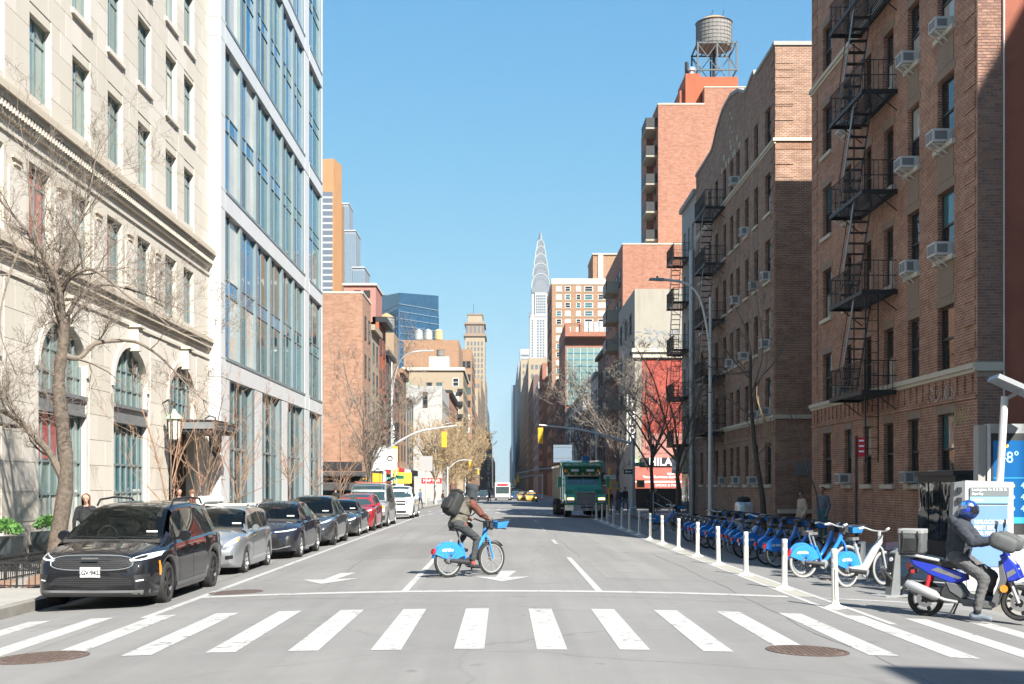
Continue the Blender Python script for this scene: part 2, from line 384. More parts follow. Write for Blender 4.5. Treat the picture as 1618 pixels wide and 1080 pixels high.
mat('rust_wall', (0.27, 0.085, 0.05), 0.85, var=0.15, vs=1.5, bmp=0.4, bs_=25); mat('orange_wall', (0.32, 0.075, 0.03), 0.8, var=0.12, vs=1.0); mat('orange_panel', (0.32, 0.165, 0.07), 0.7, var=0.08, vs=0.3)
mat('white_panel', (0.52, 0.525, 0.52), 0.45, var=0.04, vs=0.4, rvar=0.1); mat('panel_joint', (0.05, 0.05, 0.05), 0.8)
mat('fin_metal', (0.23, 0.285, 0.295), 0.38, 0.35, var=0.08, vs=1.0); mat('dark_metal', (0.028, 0.029, 0.031), 0.5, 0.3, var=0.3, vs=8); mat('iron', (0.018, 0.018, 0.019), 0.55, 0.2, var=0.4, vs=10, dirt=0.2)
mat('grey_metal', (0.22, 0.235, 0.24), 0.45, 0.4, var=0.1, vs=3); mat('galvanised', (0.42, 0.43, 0.43), 0.45, 0.55, var=0.15, vs=4, rvar=0.1); mat('steel_pole', (0.48, 0.49, 0.48), 0.5, 0.3, var=0.12, vs=3)
mat('window_green', (0.155, 0.20, 0.20), 0.5, var=0.15, vs=3); mat('window_frame_dark', (0.035, 0.034, 0.034), 0.5, var=0.2, vs=4); mat('window_frame_white', (0.6, 0.6, 0.58), 0.5); mat('window_frame_brown', (0.09, 0.07, 0.055), 0.55)
glass('glass_dark', (0.016, 0.019, 0.021), ior=1.6); glass('glass_teal', (0.04, 0.11, 0.125), ior=1.5, wob=0.06); glass('glass_blue', (0.02, 0.115, 0.24), ior=1.5, wob=0.05)
glass('glass_green', (0.17, 0.235, 0.215), ior=1.7, wob=0.08); glass('glass_shop', (0.025, 0.042, 0.042), ior=1.9, wob=0.05); glass('glass_tower', (0.018, 0.055, 0.105), ior=1.7, wob=0.02, rough=0.12)
glass('glass_blind', (0.42, 0.40, 0.35), ior=1.5, wob=0.02); glass('glass_curtain_red', (0.28, 0.085, 0.08), ior=1.5); glass('glass_cream', (0.46, 0.43, 0.38), ior=1.5)
clear_glass('windscreen', keep=0.74); clear_glass('side_glass', (0.5,0.56,0.56), keep=0.42); clear_glass('lens_glass', (0.95,0.95,0.95), keep=0.85)
def carpaint(name, c, metal=0.3, rough=0.28, dust=0.12):
 m, nt, b = nodes(name); pos = opos(nt); n1 = noise(nt, pos, 3.0, 6, 0.7)
 L(nt, mixc(nt, ramp(nt, n1, [(0.35, 0.0), (0.8, dust)]), c, (0.30, 0.28, 0.25)), b.inputs['Base Color'])
 b.inputs['Metallic'].default_value = metal if metal > 0.25 else 0.0; b.inputs['Roughness'].default_value = rough; b.inputs['Coat Weight'].default_value = 1.0
 if metal <= 0.25: b.inputs['Specular IOR Level'].default_value = 0.1; b.inputs['Roughness'].default_value = 0.5
 mr = N(nt, 'ShaderNodeMapRange'); L(nt, noise(nt, pos, 8, 4), mr.inputs[0]); mr.inputs[3].default_value = 0.01; mr.inputs[4].default_value = 0.05; L(nt, mr.outputs[0], b.inputs['Coat Roughness'])
carpaint('paint_black', (0.007, 0.0075, 0.010), 0.2, dust=0.02); carpaint('paint_silver', (0.40, 0.415, 0.43), 0.75, 0.32); carpaint('paint_blueblack', (0.010, 0.012, 0.022), 0.2, dust=0.05)
carpaint('paint_grey', (0.055, 0.06, 0.065), 0.5); carpaint('paint_darkgrey', (0.03, 0.034, 0.038), 0.4); carpaint('paint_red', (0.42, 0.018, 0.025), 0.3); carpaint('paint_white', (0.70, 0.70, 0.68), 0.0, 0.35)
carpaint('paint_vansilver', (0.36, 0.37, 0.36), 0.5, 0.4, 0.25); carpaint('paint_green', (0.016, 0.27, 0.17), 0.0, 0.35, 0.2); carpaint('paint_taxi', (0.75, 0.36, 0.02), 0.0, 0.35); carpaint('paint_navy', (0.02, 0.04, 0.10), 0.3)
carpaint('paint_scooter', (0.012, 0.035, 0.42), 0.1, 0.25, 0.08); carpaint('paint_bike', (0.015, 0.19, 0.62), 0.1, 0.3, 0.05); carpaint('paint_bike_light', (0.03, 0.225, 0.58), 0.05, 0.35, 0.05); carpaint('paint_ebike', (0.50, 0.51, 0.51), 0.3, 0.35, 0.05)
mat('rubber', (0.018, 0.018, 0.018), 0.85, var=0.3, vs=9, dirt=0.35, obj=True); mat('tyre_pale', (0.30, 0.295, 0.28), 0.8); mat('plastic_black', (0.016, 0.016, 0.017), 0.5, var=0.2, vs=6, obj=True)
mat('plastic_dark', (0.03, 0.031, 0.033), 0.6, var=0.15, vs=6); mat('plastic_grey', (0.12, 0.122, 0.125), 0.55, var=0.1, vs=6); mat('chrome', (0.75, 0.76, 0.77), 0.12, 1.0); mat('alloy', (0.45, 0.46, 0.47), 0.3, 0.9, rvar=0.1); mat('alloy_dark', (0.035, 0.035, 0.037), 0.35, 0.6)
mat('interior', (0.055, 0.052, 0.048), 0.85, var=0.2, vs=5); mat('interior_tan', (0.16, 0.135, 0.11), 0.85); mat('underbody', (0.008, 0.008, 0.008), 0.9)
mat('lens_white', (0.72, 0.74, 0.76), 0.12, coat=1.0); mat('lens_amber', (0.85, 0.27, 0.02), 0.2, coat=1.0); mat('lens_red', (0.45, 0.012, 0.012), 0.2, coat=1.0); mat('lamp_on', (1, 0.75, 0.4), 0.3, emit=(1.0, 0.62, 0.25, 1.6))
mat('plate', (0.72, 0.72, 0.70), 0.4); mat('ink', (0.012, 0.012, 0.014), 0.6); mat('white_ink', (0.80, 0.80, 0.80), 0.6); mat('paper_white', (0.74, 0.74, 0.72), 0.7)
mat('bollard_white', (0.72, 0.70, 0.62), 0.5, var=0.08, vs=6, dirt=0.3); mat('reflective_band', (0.45, 0.45, 0.42), 0.35, 0.2)
mat('bark', (0.115, 0.09, 0.07), 0.95, var=0.6, vs=16, bmp=1.0, bs_=34, dirt=0.5); mat('bark_dark', (0.075, 0.06, 0.05), 0.95, var=0.4, vs=12, bmp=0.8, bs_=24); mat('twig', (0.16, 0.13, 0.104), 0.9, var=0.2, vs=6); mat('twig_red', (0.24, 0.145, 0.095), 0.9, var=0.2, vs=6)
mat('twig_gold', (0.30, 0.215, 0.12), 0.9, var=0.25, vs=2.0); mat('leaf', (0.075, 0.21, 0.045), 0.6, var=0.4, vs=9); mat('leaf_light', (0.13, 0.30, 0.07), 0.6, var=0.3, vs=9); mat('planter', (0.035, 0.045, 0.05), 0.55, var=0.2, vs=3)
mat('signal_yellow', (0.72, 0.38, 0.02), 0.5, var=0.08, vs=6); mat('sign_green', (0.01, 0.19, 0.13), 0.5); mat('sign_blue', (0.02, 0.12, 0.3), 0.5); mat('sign_red', (0.55, 0.02, 0.03), 0.5); mat('sign_white', (0.68, 0.68, 0.66), 0.5, var=0.05, vs=3); mat('sign_black', (0.018, 0.018, 0.02), 0.5); mat('sign_yellow', (0.78, 0.58, 0.05), 0.5); mat('sign_beige', (0.42, 0.36, 0.28), 0.7, var=0.15, vs=3, dirt=0.3)
mat('awning_red', (0.31, 0.075, 0.055), 0.8, var=0.12, vs=2); mat('awning_brown', (0.11, 0.06, 0.045), 0.85, var=0.15, vs=2); mat('awning_black', (0.035, 0.033, 0.031), 0.85, var=0.2, vs=2); mat('copper', (0.30, 0.40, 0.30), 0.7, var=0.25, vs=8); mat('lantern_glass', (0.62, 0.58, 0.48), 0.3)
mat('tank_wood', (0.20, 0.185, 0.17), 0.85, var=0.3, vs=5, bmp=0.3); mat('tank_roof', (0.36, 0.23, 0.11), 0.7, var=0.15, vs=3); mat('tank_metal', (0.42, 0.43, 0.42), 0.5, 0.3, var=0.1, vs=3); mat('tank_yellow', (0.52, 0.39, 0.19), 0.6, var=0.1, vs=3)
mat('screen_blue', (0.01, 0.09, 0.25), 0.25, coat=0.6, emit=(0.004, 0.12, 0.36, 0.12)); mat('screen_bar', (0.05, 0.3, 0.45), 0.3, emit=(0.05, 0.35, 0.5, 0.2)); mat('screen_text', (0.35, 0.6, 0.8), 0.4, emit=(0.25, 0.5, 0.8, 0.35)); mat('screen_sun', (0.6, 0.42, 0.05), 0.4, emit=(0.6, 0.4, 0.02, 0.25))
mat('poster_blue', (0.15, 0.27, 0.56), 0.45, var=0.06, vs=2); mat('poster_cyan', (0.25, 0.55, 0.72), 0.45); mat('poster_grey', (0.16, 0.185, 0.19), 0.5); mat('pink', (0.66, 0.36, 0.42), 0.6)
mat('ac_white', (0.55, 0.55, 0.53), 0.55, var=0.08, vs=4, dirt=0.2); mat('ac_cream', (0.46, 0.43, 0.36), 0.6, var=0.15, vs=5, dirt=0.4); mat('ac_grille', (0.17, 0.175, 0.18), 0.6)
mat('solar_panel', (0.40, 0.41, 0.42), 0.35, 0.3); mat('graffiti_white', (0.55, 0.53, 0.52), 0.8); mat('graffiti_yellow', (0.45, 0.40, 0.18), 0.8)
mat('skin', (0.40, 0.215, 0.145), 0.55, var=0.08, vs=18); mat('skin_light', (0.58, 0.36, 0.27), 0.55, var=0.08, vs=18); mat('skin_brown', (0.20, 0.105, 0.07), 0.55); mat('hair_dark', (0.018, 0.013, 0.011), 0.6, var=0.4, vs=30); mat('hair_brown', (0.16, 0.065, 0.035), 0.55, var=0.4, vs=30)
def cloth(n, c, var=0.3): mat(n, c, 0.9, var=var, vs=13, bmp=0.9, bs_=26)
cloth('cloth_olive', (0.115, 0.106, 0.085)); cloth('cloth_rust', (0.115, 0.042, 0.028), 0.6); cloth('cloth_charcoal', (0.038, 0.041, 0.043)); cloth('cloth_black', (0.016, 0.017, 0.019)); cloth('cloth_slate', (0.032, 0.037, 0.048)); cloth('cloth_grey', (0.088, 0.088, 0.088)); cloth('cloth_greyblue', (0.13, 0.155, 0.19)); cloth('cloth_beige', (0.50, 0.40, 0.31)); cloth('cloth_teal', (0.025, 0.13, 0.17)); cloth('cloth_denim', (0.06, 0.10, 0.17)); cloth('cloth_red', (0.40, 0.05, 0.04)); cloth('cloth_cream', (0.5, 0.45, 0.38))
mat('pack_black', (0.018, 0.019, 0.02), 0.75, var=0.3, vs=14, bmp=0.5, bs_=20); mat('bag_grey', (0.085, 0.09, 0.09), 0.7, var=0.25, vs=9, bmp=0.5, bs_=16); mat('helmet_blue', (0.012, 0.05, 0.22), 0.2, coat=1.0); mat('visor', (0.02, 0.02, 0.025), 0.08, coat=1.0); mat('mirror', (0.75, 0.77, 0.78), 0.03, 1.0)
mat('spire_rim', (0.36, 0.365, 0.37), 0.6); mat('spire_steel', (0.16, 0.175, 0.19), 0.5, 0.3, var=0.06, vs=0.05); mat('far_white', (0.34, 0.34, 0.335), 0.8, var=0.05, vs=0.05); mat('far_grey', (0.20, 0.215, 0.24), 0.7, var=0.1, vs=0.05); mat('far_window', (0.10, 0.12, 0.145), 0.4); mat('far_glass', (0.14, 0.20, 0.25), 0.25); mat('far_teal', (0.07, 0.2, 0.24), 0.25); mat('hill_end', (0.2, 0.25, 0.3), 0.9)
mat('foil', (0.55, 0.58, 0.62), 0.3, 0.7, var=0.4, vs=8, bmp=1.0, bs_=9)

mat('interior_plank', (0.40, 0.26, 0.15), 0.8, var=0.2, vs=8)
cloth('cloth_slate_dark', (0.030, 0.036, 0.042))
mat('awn_text', (0.3, 0.02, 0.02), 0.6)
mat('bag_light', (0.27, 0.275, 0.27), 0.6, var=0.15, vs=8, bmp=0.3, bs_=20)
mat('sign_slate', (0.12, 0.17, 0.22), 0.6)
make_asphalt('asphalt_dark', (0.150, 0.147, 0.140)); make_asphalt('asphalt_pale', (0.186, 0.181, 0.172)); mat('tar', (0.105, 0.102, 0.097), 0.75, var=0.3, vs=5)
mat('tower_steel', (0.075, 0.08, 0.078), 0.6, 0.2, var=0.2, vs=3)
hm = bpy.data.materials.new('haze_air'); hm.use_nodes = True; MAT['haze_air'] = hm; ht = hm.node_tree; ht.nodes.clear()
ho = N(ht, 'ShaderNodeOutputMaterial'); hv = N(ht, 'ShaderNodeVolumePrincipled'); hv.inputs['Color'].default_value = (0.86, 0.92, 1.0, 1); hv.inputs['Density'].default_value = 0.00006; hv.inputs['Anisotropy'].default_value = 0.0
L(ht, hv.outputs[0], ho.inputs['Volume'])


# ------------------------------------------------------------------ ground, road, pavements
rnd = random.Random(7)
def struct(o): o['kind'] = 'structure'; return o
mb = MB(); mb.grid(lambda a, b: (lerp(-1500, 1500, a), lerp(-250, 3600, b), -1.75), 4, 4); struct(mb.build('ground', 'ground'))
ys = [-45 + i*2.5 for i in range(60)] + [105 + 10*i for i in range(20)] + [305 + 60*i for i in range(30)]
xs = [-7.5 + 0.5*i for i in range(32)]
mb = MB(); n = len(xs)
mb.v = [(x, y, zroad(x, y)) for y in ys for x in xs]
for j in range(len(ys)-1):
 for i in range(n-1): mb.f.append([j*n+i, j*n+i+1, (j+1)*n+i+1, (j+1)*n+i]); mb.mi.append(0)
road = struct(mb.build('road', 'asphalt', smooth=True))
def mark(name, x0, x1, y0, y1, m='road_paint', dz=0.004, skew=0.0):
 mb = MB(); nx = max(1, int((x1-x0)/0.45 + 0.99)); ny = max(1, int((y1-y0)/4 + 0.99))
 def f(a, b):
  x = lerp(x0, x1, a) + skew*b; y = lerp(y0, y1, b); return (x, y, zroad(x, y) + dz)
 mb.grid(f, nx, ny); return mb.build(name, m, road)
for k in range(-7, 9):
 x = -0.37 + 0.90*k; d = rnd.uniform(-0.05, 0.05)
 mark('crosswalk_stripe', x-0.165, x+0.165, 13.25+d, 17.6+d*0.5)
mark('stop_bar', -5.02, 4.78, 20.35, 20.66)
mark('parking_line', -5.16, -5.02, 17.3, 78.0)
for x in (-1.66, 1.62):
 mark('lane_line', x-0.06, x+0.06, 20.67, 30.2)
 for k in range(4): mark('lane_line', x-0.055, x+0.055, 37+11*k, 40+11*k, 'road_paint_worn')
 for k in range(12): mark('lane_line', x-0.06, x+0.06, 105+12*k, 108.5+12*k, 'road_paint_worn', 0.006)
mark('buffer_line', 4.86, 4.97, 16.6, 76, 'road_paint'); mark('buffer_line', 5.26, 5.37, 16.6, 76, 'road_paint'); mark('buffer_strip', 4.98, 5.25, 20.6, 76, 'buffer_paint', 0.004)
mark('stop_bar', 5.4, 7.6, 20.4, 20.6, 'road_paint_worn')
for y0 in (80.2, 94.6):
 for k in range(-7, 9): mark('crosswalk_stripe', -0.37+0.9*k-0.16, -0.37+0.9*k+0.16, y0, y0+3.2, 'road_paint_worn', 0.005)
mark('stop_bar', -5.0, 5.0, 99.4, 99.8, 'road_paint_worn')
for ax in (-3.35, -0.02):   # lane arrows, heads towards the camera
 mb = MB()
 def fl(pts): mb.face([(ax+x, y, zroad(ax+x, y)+0.0045) for x, y in pts])
 fl([(0, 22.5), (0.55, 23.75), (0.12, 23.62), (-0.12, 23.62), (-0.55, 23.75)]); fl([(-0.12, 23.63), (0.12, 23.63), (0.30, 25.3), (-0.02, 25.3)])
 mb.build('lane_arrow', 'road_paint', road)
# utility cuts and tar seams
rp = random.Random(12)
for k, (x0, x1, y0, y1, m) in enumerate(((-3.9, -1.9, 30, 38.5, 'asphalt_dark'), (2.0, 3.3, 23.5, 29, 'asphalt_pale'), (-6.8, -5.4, 9.0, 16.5, 'asphalt_pale'), (3.0, 4.6, 33, 47, 'asphalt_pale'), (-2.6, -0.4, 44, 58, 'asphalt_dark'), (5.9, 7.7, 14.0, 19.6, 'asphalt_dark'))):
 mark('asphalt_patch', x0, x1, y0, y1, m, 0.0022)
for k, (x, y0, y1) in enumerate(((-3.2, 21, 80), (3.85, 8, 33), (-5.6, 22, 60), (1.9, 30, 78))):
 mb = MB(); y = y0; xx = x; pts = []
 while y < y1: pts.append((xx, y)); xx += rp.uniform(-0.05, 0.05); y += rp.uniform(0.3, 0.9)
 for (a, b), (c, d) in zip(pts, pts[1:]):
  w = rp.uniform(0.003, 0.011); mb.face([(a-w, b, zroad(a, b)+0.003), (a+w, b, zroad(a, b)+0.003), (c+w, d, zroad(c, d)+0.003), (c-w, d, zroad(c, d)+0.003)])
 mb.build('tar_seam', 'tar', road)
for k, y in enumerate((19.4, 42.5)):
 mb = MB(); x = -6.8; pts = []
 while x < 7.2: pts.append((x, y + 0.25*math.sin(x*1.3+k) + rp.uniform(-0.04, 0.04))); x += rp.uniform(0.25, 0.6)
 for (a, b), (c, d) in zip(pts, pts[1:]):
  w = rp.uniform(0.003, 0.009); mb.face([(a, b-w, zroad(a, b)+0.0032), (c, d-w, zroad(c, d)+0.0032), (c, d+w, zroad(c, d)+0.0032), (a, b+w, zroad(a, b)+0.0032)])
 mb.build('tar_seam', 'tar', road)
# cross streets (the near one, and the next one beyond the block)
for y0, y1 in ((-8, 12.0), (84.0, 93.0)):
 for x0, x1 in ((-160, -7.5), (8.0, 160)):
  z = zroad(7.6, y0) + 0.001
  mb = MB(); mb.grid(lambda a, b: (lerp(x0, x1, a), lerp(y0, y1, b), z), 8, 2); struct(mb.build('cross_street', 'asphalt_side'))
def sidewalk(x0, x1, y0, y1, name='sidewalk'):
 mb = MB(); ny = max(1, int((y1-y0)/20)); zz = -1.7
 for k in range(ny):
  a = lerp(y0, y1, k/ny); b = lerp(y0, y1, (k+1)/ny); za = zwalk(a); zb = zwalk(b)
  mb.face([(x0,a,za),(x1,a,za),(x1,b,zb),(x0,b,zb)])
  mb.face([(x0,a,zz),(x0,a,za),(x0,b,zb),(x0,b,zz)]); mb.face([(x1,a,zz),(x1,b,zz),(x1,b,zb),(x1,a,za)])
 a = y0; mb.face([(x0,a,zz),(x1,a,zz),(x1,a,zwalk(a)),(x0,a,zwalk(a))])
 b = y1; mb.face([(x0,b,zz),(x0,b,zwalk(b)),(x1,b,zwalk(b)),(x1,b,zz)])
 return struct(mb.build(name, 'concrete'))
swl = sidewalk(-11.7, -7.68, 14.2, 84.0); swr = sidewalk(8.18, 11.9, 20.0, 84.0)
sidewalk(-60, -11.7, 75.6, 83.9); sidewalk(11.9, 60, 78.0, 83.9); sidewalk(-60, -11.7, 14.3, 18.0); sidewalk(11.9, 40, 20.1, 30.0)
sidewalk(-11.7, -7.68, 93.0, 1500); sidewalk(8.18, 11.9, 93.0, 1500); sidewalk(-60, -11.7, 93.1, 100.6); sidewalk(11.9, 60, 93.1, 102.8)
cube = MB(); cube.box(-0.5, 0.5, -0.5, 0.5, -0.5, 0.5)
SLAB = [cube.mesh('paving_slab', m) for m in ('concrete_light', 'concrete')]
for par, xs_, y0, y1 in ((swl, (-9.68, -8.35), 14.9, 34.0), (swr, (8.85, 10.2, 11.3), 20.7, 38.0)):
 for i, x in enumerate(xs_):
  w = 1.32 if par is swl else (1.3, 1.3, 0.9)[i]
  y = y0
  while y < y1:
   inst('paving_slab', SLAB[rnd.random() < 0.35], par, (x, y, -0.085 + rnd.uniform(0, 0.004)), 0, (w-0.014, 1.48, 0.024)); y += 1.495
# kerbs: stones one by one near the camera, then long runs
for x0, x1, y0 in ((-7.68, -7.5, 14.2), (8.0, 8.18, 20.0)):
 root = struct(thing('kerb', None, None, ((x0+x1)/2, y0, zwalk(y0))))
 y = y0
 while y < 83.9:
  step = 1.8 if y < 46 else 84.0 - y
  mb = MB(); e = 0.012 if y < 46 else 0
  mb.box(x0 - (x0+x1)/2 + 0.002, x1 - (x0+x1)/2, y-y0, y-y0+step-e, -0.5, 0.006+rnd.uniform(0, 0.006)); mb.build('kerb_stone', 'kerb', root); y += step
 mb = MB(); mb.box(x0, x1, 93, 230, -1.3, zwalk(230)+0.5)
for x0, x1 in ((-7.68, -7.5), (8.0, 8.18)):
 mb = MB()
 for a, b in ((93, 161), (161, 230), (230, 1400)):
  za, zb = zwalk(a)+0.006, zwalk(b)+0.006
  mb.hexa([(x0,a,-1.4),(x1,a,-1.4),(x1,b,-1.4),(x0,b,-1.4),(x0,a,za),(x1,a,za),(x1,b,zb),(x0,b,zb)])
 struct(mb.build('kerb', 'kerb'))
# manhole covers and a drain grate set in the asphalt
def manhole(x, y, r, label):
 z = zroad(x, y); t = thing('manhole_cover', label, 'manhole cover', (x, y, z), 0)
 mb = MB(); mb.lathe([(r*1.13, -0.03), (r*1.13, 0.007), (r*1.02, 0.009), (r*1.02, -0.02)], n=40, cap=False); mb.build('rim', 'dark_rust', t)
 mb = MB(); mb.lathe([(r, -0.02), (r, 0.006), (0.0, 0.006)], n=40)
 mb.build('cover', 'rust_iron', t)
 mb = MB()
 for i in range(-6, 7):
  for j in range(-6, 7):
   a, b = i*r/6.6, j*r/6.6
   if a*a + b*b < (r*0.93)**2: mb.box(a-r*0.045, a+r*0.045, b-r*0.045, b+r*0.045, 0.004, 0.013)
 o = mb.build('stud_pattern', 'dark_rust', t); o['kind'] = 'stuff'
 # it follows the camber of the road
 t.rotation_euler = (0, math.atan(2*0.0042*x), 0)
mat('rust_iron', (0.15, 0.105, 0.085), 0.8, 0.3, var=0.3, vs=10, bmp=0.4); mat('dark_rust', (0.10, 0.072, 0.06), 0.8, 0.3, var=0.3, vs=10)
manhole(-5.05, 13.35, 0.45, 'round rusty manhole cover in the asphalt at the left below the crosswalk')
manhole(3.35, 13.45, 0.40, 'round rusty manhole cover at the foot of the crosswalk stripes at the right')
t = thing('drain_grate', 'dark round slotted grate beside the left end of the stop line', 'drain grate', (-4.66, 21.3, zroad(-4.66, 21.3)))
t.rotation_euler = (0, math.atan(2*0.0042*-4.66), 0)
mb = MB(); mb.lathe([(0.47, -0.03), (0.47, 0.006), (0.42, 0.008), (0.42, -0.03)], n=32, cap=False); mb.build('rim', 'dark_rust', t)
for i in range(-8, 9):
 a = i*0.05; h = math.sqrt(max(0.0, 0.42**2 - a*a))
 if h > 0.05: mb = MB(); mb.box(a-0.014, a+0.014, -h, h, -0.02, 0.006); mb.build('grate_bar', 'dark_rust', t)


# ------------------------------------------------------------------ building parts shared by many
WINM = {}
def win_mesh(key, fn, mats, **k):
 if key not in WINM: mb = MB(); fn(mb); WINM[key] = mb.mesh(k.get('name', 'window'), mats, fix=k.get('fix', False))
 return WINM[key]
def window(parent, side, fr, u, v, w, h, depth=0.16, style='hung', fm='window_frame_dark', panes=('glass_dark', 'glass_dark'), sill=None, t=0.06, label=None):
 """u = middle, v = foot of the opening; wall opening already cut"""
 def ring(mb):
  hw = w/2; fl = frame((0,0,0), (1,0,0), (0,-1,0)); a, b = -depth-0.04, -depth+0.028
  mb.fbox(fl, -hw, -hw+t, 0, h, a, b); mb.fbox(fl, hw-t, hw, 0, h, a, b); mb.fbox(fl, -hw+t, hw-t, 0, t, a, b); mb.fbox(fl, -hw+t, hw-t, h-t, h, a, b)
  if style == 'hung': mb.fbox(fl, -hw+t, hw-t, h*0.5-0.03, h*0.5+0.03, a, b-0.005)
  if style == 'casement':
   mb.fbox(fl, -0.035, 0.035, t, h-t, a, b-0.005); mb.fbox(fl, -hw+t, hw-t, h*0.76-0.025, h*0.76+0.025, a, b-0.012)
  if style == 'shop':
   for k in (0.34, 0.67): mb.fbox(fl, lerp(-hw, hw, k)-0.03, lerp(-hw, hw, k)+0.03, t, h-t, a, b-0.005)
 p = fr(u, v, 0)
 o = inst('window', win_mesh(('ring', style, round(w,2), round(h,2), round(depth,2), fm, t), ring, fm), parent, p, RZ[side])
 hw = w/2 - t
 if style == 'hung': rects = [(-hw, hw, h*0.5, h-t, 0.0), (-hw, hw, t, h*0.5, -0.03)]
 elif style == 'casement': rects = [(-hw, 0, t, h-t, 0.0), (0, hw, t, h-t, 0.0)]
 else: rects = [(-hw, hw, t, h-t, 0.0)]
 for i, (a, b, c, d, off) in enumerate(rects):
  pm = panes[i % len(panes)]
  me = win_mesh(('pane', round(a,3), round(b,3), round(c,3), round(d,3), round(depth,2), off, pm), lambda mb: mb.face([(a, depth-off*0, c), (b, depth-off*0, c), (b, depth, d), (a, depth, d)]), pm, name='pane')
  q = inst('pane', me, o, (0, 0.0 + (0.012 if i else 0.0), 0))
 if sill:
  sm, sw, sh, sd = sill
  me = win_mesh(('sill', round(w,2), sw, sh, sd, sm), lambda mb: mb.box(-w/2-sw, w/2+sw, -sd, depth, -sh, -0.002), sm, name='sill')
  inst('sill', me, o, (0, 0, 0))
 if label: o['label'] = label
 return o
UNITBOX = {}
def unit(m):
 if m not in UNITBOX:
  mb = MB(); mb.box(-0.5, 0.5, -1.0, 0.0, -0.5, 0.5); UNITBOX[m] = mb.mesh('piece', m)
 return UNITBOX[m]
def blocks(parent, side, fr, u0, u1, v0, v1, holes, course, bw, mats, name, gap=0.01, thick=0.02, rest_name=None, limit=300, mid=None):
 """courses of single stones laid round the openings"""
 out = []; row = 0; v = v0; r = random.Random(int(u0*13+v0*7))
 while v < v1 - 1e-4:
  h = min(course, v1 - v)
  segs = [(u0, u1)]
  for a, b, c, d in holes:
   if c < v+h-1e-4 and d > v+1e-4:
    ns = []
    for s, e in segs:
     if b <= s or a >= e: ns.append((s, e)); continue
     if a > s: ns.append((s, a))
     if b < e: ns.append((b, e))
    segs = ns
  for s, e in segs:
   u = s; first = True
   while u < e - 1e-3:
    w = bw * (0.5 if first and row % 2 else 1.0) * r.uniform(0.94, 1.06); first = False
    if e - (u + w) < bw*0.3: w = e - u
    out.append((u, min(u+w, e), v, v+h)); u += w
  v += h; row += 1
 if mid is not None: out.sort(key=mid)
 rest = {}
 for i, (a, b, c, d) in enumerate(out):
  m = r.choice(mats); th = thick * r.uniform(0.8, 1.15)
  if i < limit:
   inst(name, unit(m), parent, fr((a+b)/2, (c+d)/2, 0), RZ[side], (b-a-gap, th, d-c-gap))
  else:
   rest.setdefault(m, MB()).fbox(fr, a+gap/2, b-gap/2, c+gap/2, d-gap/2, 0.0, th)
 for m, q in rest.items(): o = q.build(rest_name or name + 's', m, parent); o['kind'] = 'stuff'
 return len(out)
def root_at(name, label, cat, x, y, group=None):
 return thing(name, label, cat, (x, y, -0.09), 0, group, w=True)
AC_LABELS = set()
def aircon(side, fr, u, v, w=0.55, h=0.4, label='', d=0.42, bracket=True):
 p = fr(u, v, 0); t = thing('air_conditioner', label, 'air conditioner', p, RZ[side], 'window air conditioners on the brick apartment houses')
 ra_ = random.Random(label); w *= ra_.uniform(0.82, 1.08); h *= ra_.uniform(0.88, 1.08); d *= ra_.uniform(0.7, 1.1)
 mb = MB(); mb.box(-w/2, w/2, -d, 0.16, 0.0, h); mb.build('casing', ra_.choice(['ac_white', 'ac_white', 'ac_cream']), t)
 mb = MB()
 for k in range(2): mb.box(-w/2+0.05+k*(w/2-0.03), -0.02+k*(w/2-0.03), -d-0.008, -d-0.001, 0.05, h-0.05)
 mb.box(-w/2-0.006, -w/2-0.001, -d+0.05, -0.06, 0.06, h-0.06); mb.box(w/2+0.001, w/2+0.006, -d+0.05, -0.06, 0.06, h-0.06)
 o = mb.build('grille', 'ac_grille', t); o['kind'] = 'stuff'
 if bracket:
  for s in (-1, 1):
   mb = MB(); x = s*w*0.3; mb.bar((x, -d*0.95, -0.03), (x, 0.02, -0.03), 0.035); mb.bar((x, -d*0.9, -0.04), (x, 0.0, -0.30), 0.03); mb.build('bracket', 'ac_white', t)
 return t

# ------------------------------------------------------------------ left: limestone hotel
XB = -11.6; frB = fr_left(XB); YB0, YB1 = 20.0, 48.1
hotel = root_at('hotel_building', 'cream limestone building with arched ground floor windows and dentil cornice at the left', 'building', XB, 34)
K = 0.965
colsY = [(27.9-3.05+0.0)*K, 28.85*K-0.0, 31.7*K, 34.77*K, 37.82*K, 40.9*K, 44.2*K, 46.7*K]
colsY = [25.6*K, 28.65*K, 31.7*K, 34.77*K, 37.82*K, 40.9*K, 44.2*K, 46.7*K]
WW = 1.42
rowsZ = [(7.72, 2.0), (11.38, 2.0), (14.6, 2.15), (17.85, 2.15), (21.1, 2.15)]
holes = [(u-WW/2, u+WW/2, z, z+h) for z, h in rowsZ for u in colsY]
TOPB = 25.2
mb = MB(); wall_holes(mb, frB, YB0, YB1, 7.0, TOPB, holes, 0.5)
mb.face([frB(YB1, -1.7, 0), frB(YB1, TOPB, 0), frB(YB1, TOPB, -25), frB(YB1, -1.7, -25)]); mb.face([frB(YB0, -1.7, 0), frB(YB0, TOPB, 0), frB(YB0, TOPB, -25), frB(YB0, -1.7, -25)])
mb.face([frB(YB0, TOPB, 0), frB(YB1, TOPB, 0), frB(YB1, TOPB, -25), frB(YB0, TOPB, -25)])
mb.build('wall', 'limestone', hotel)
cols_g = ['glass_green', 'glass_green', 'glass_teal', 'glass_blind', 'glass_green', 'glass_teal']
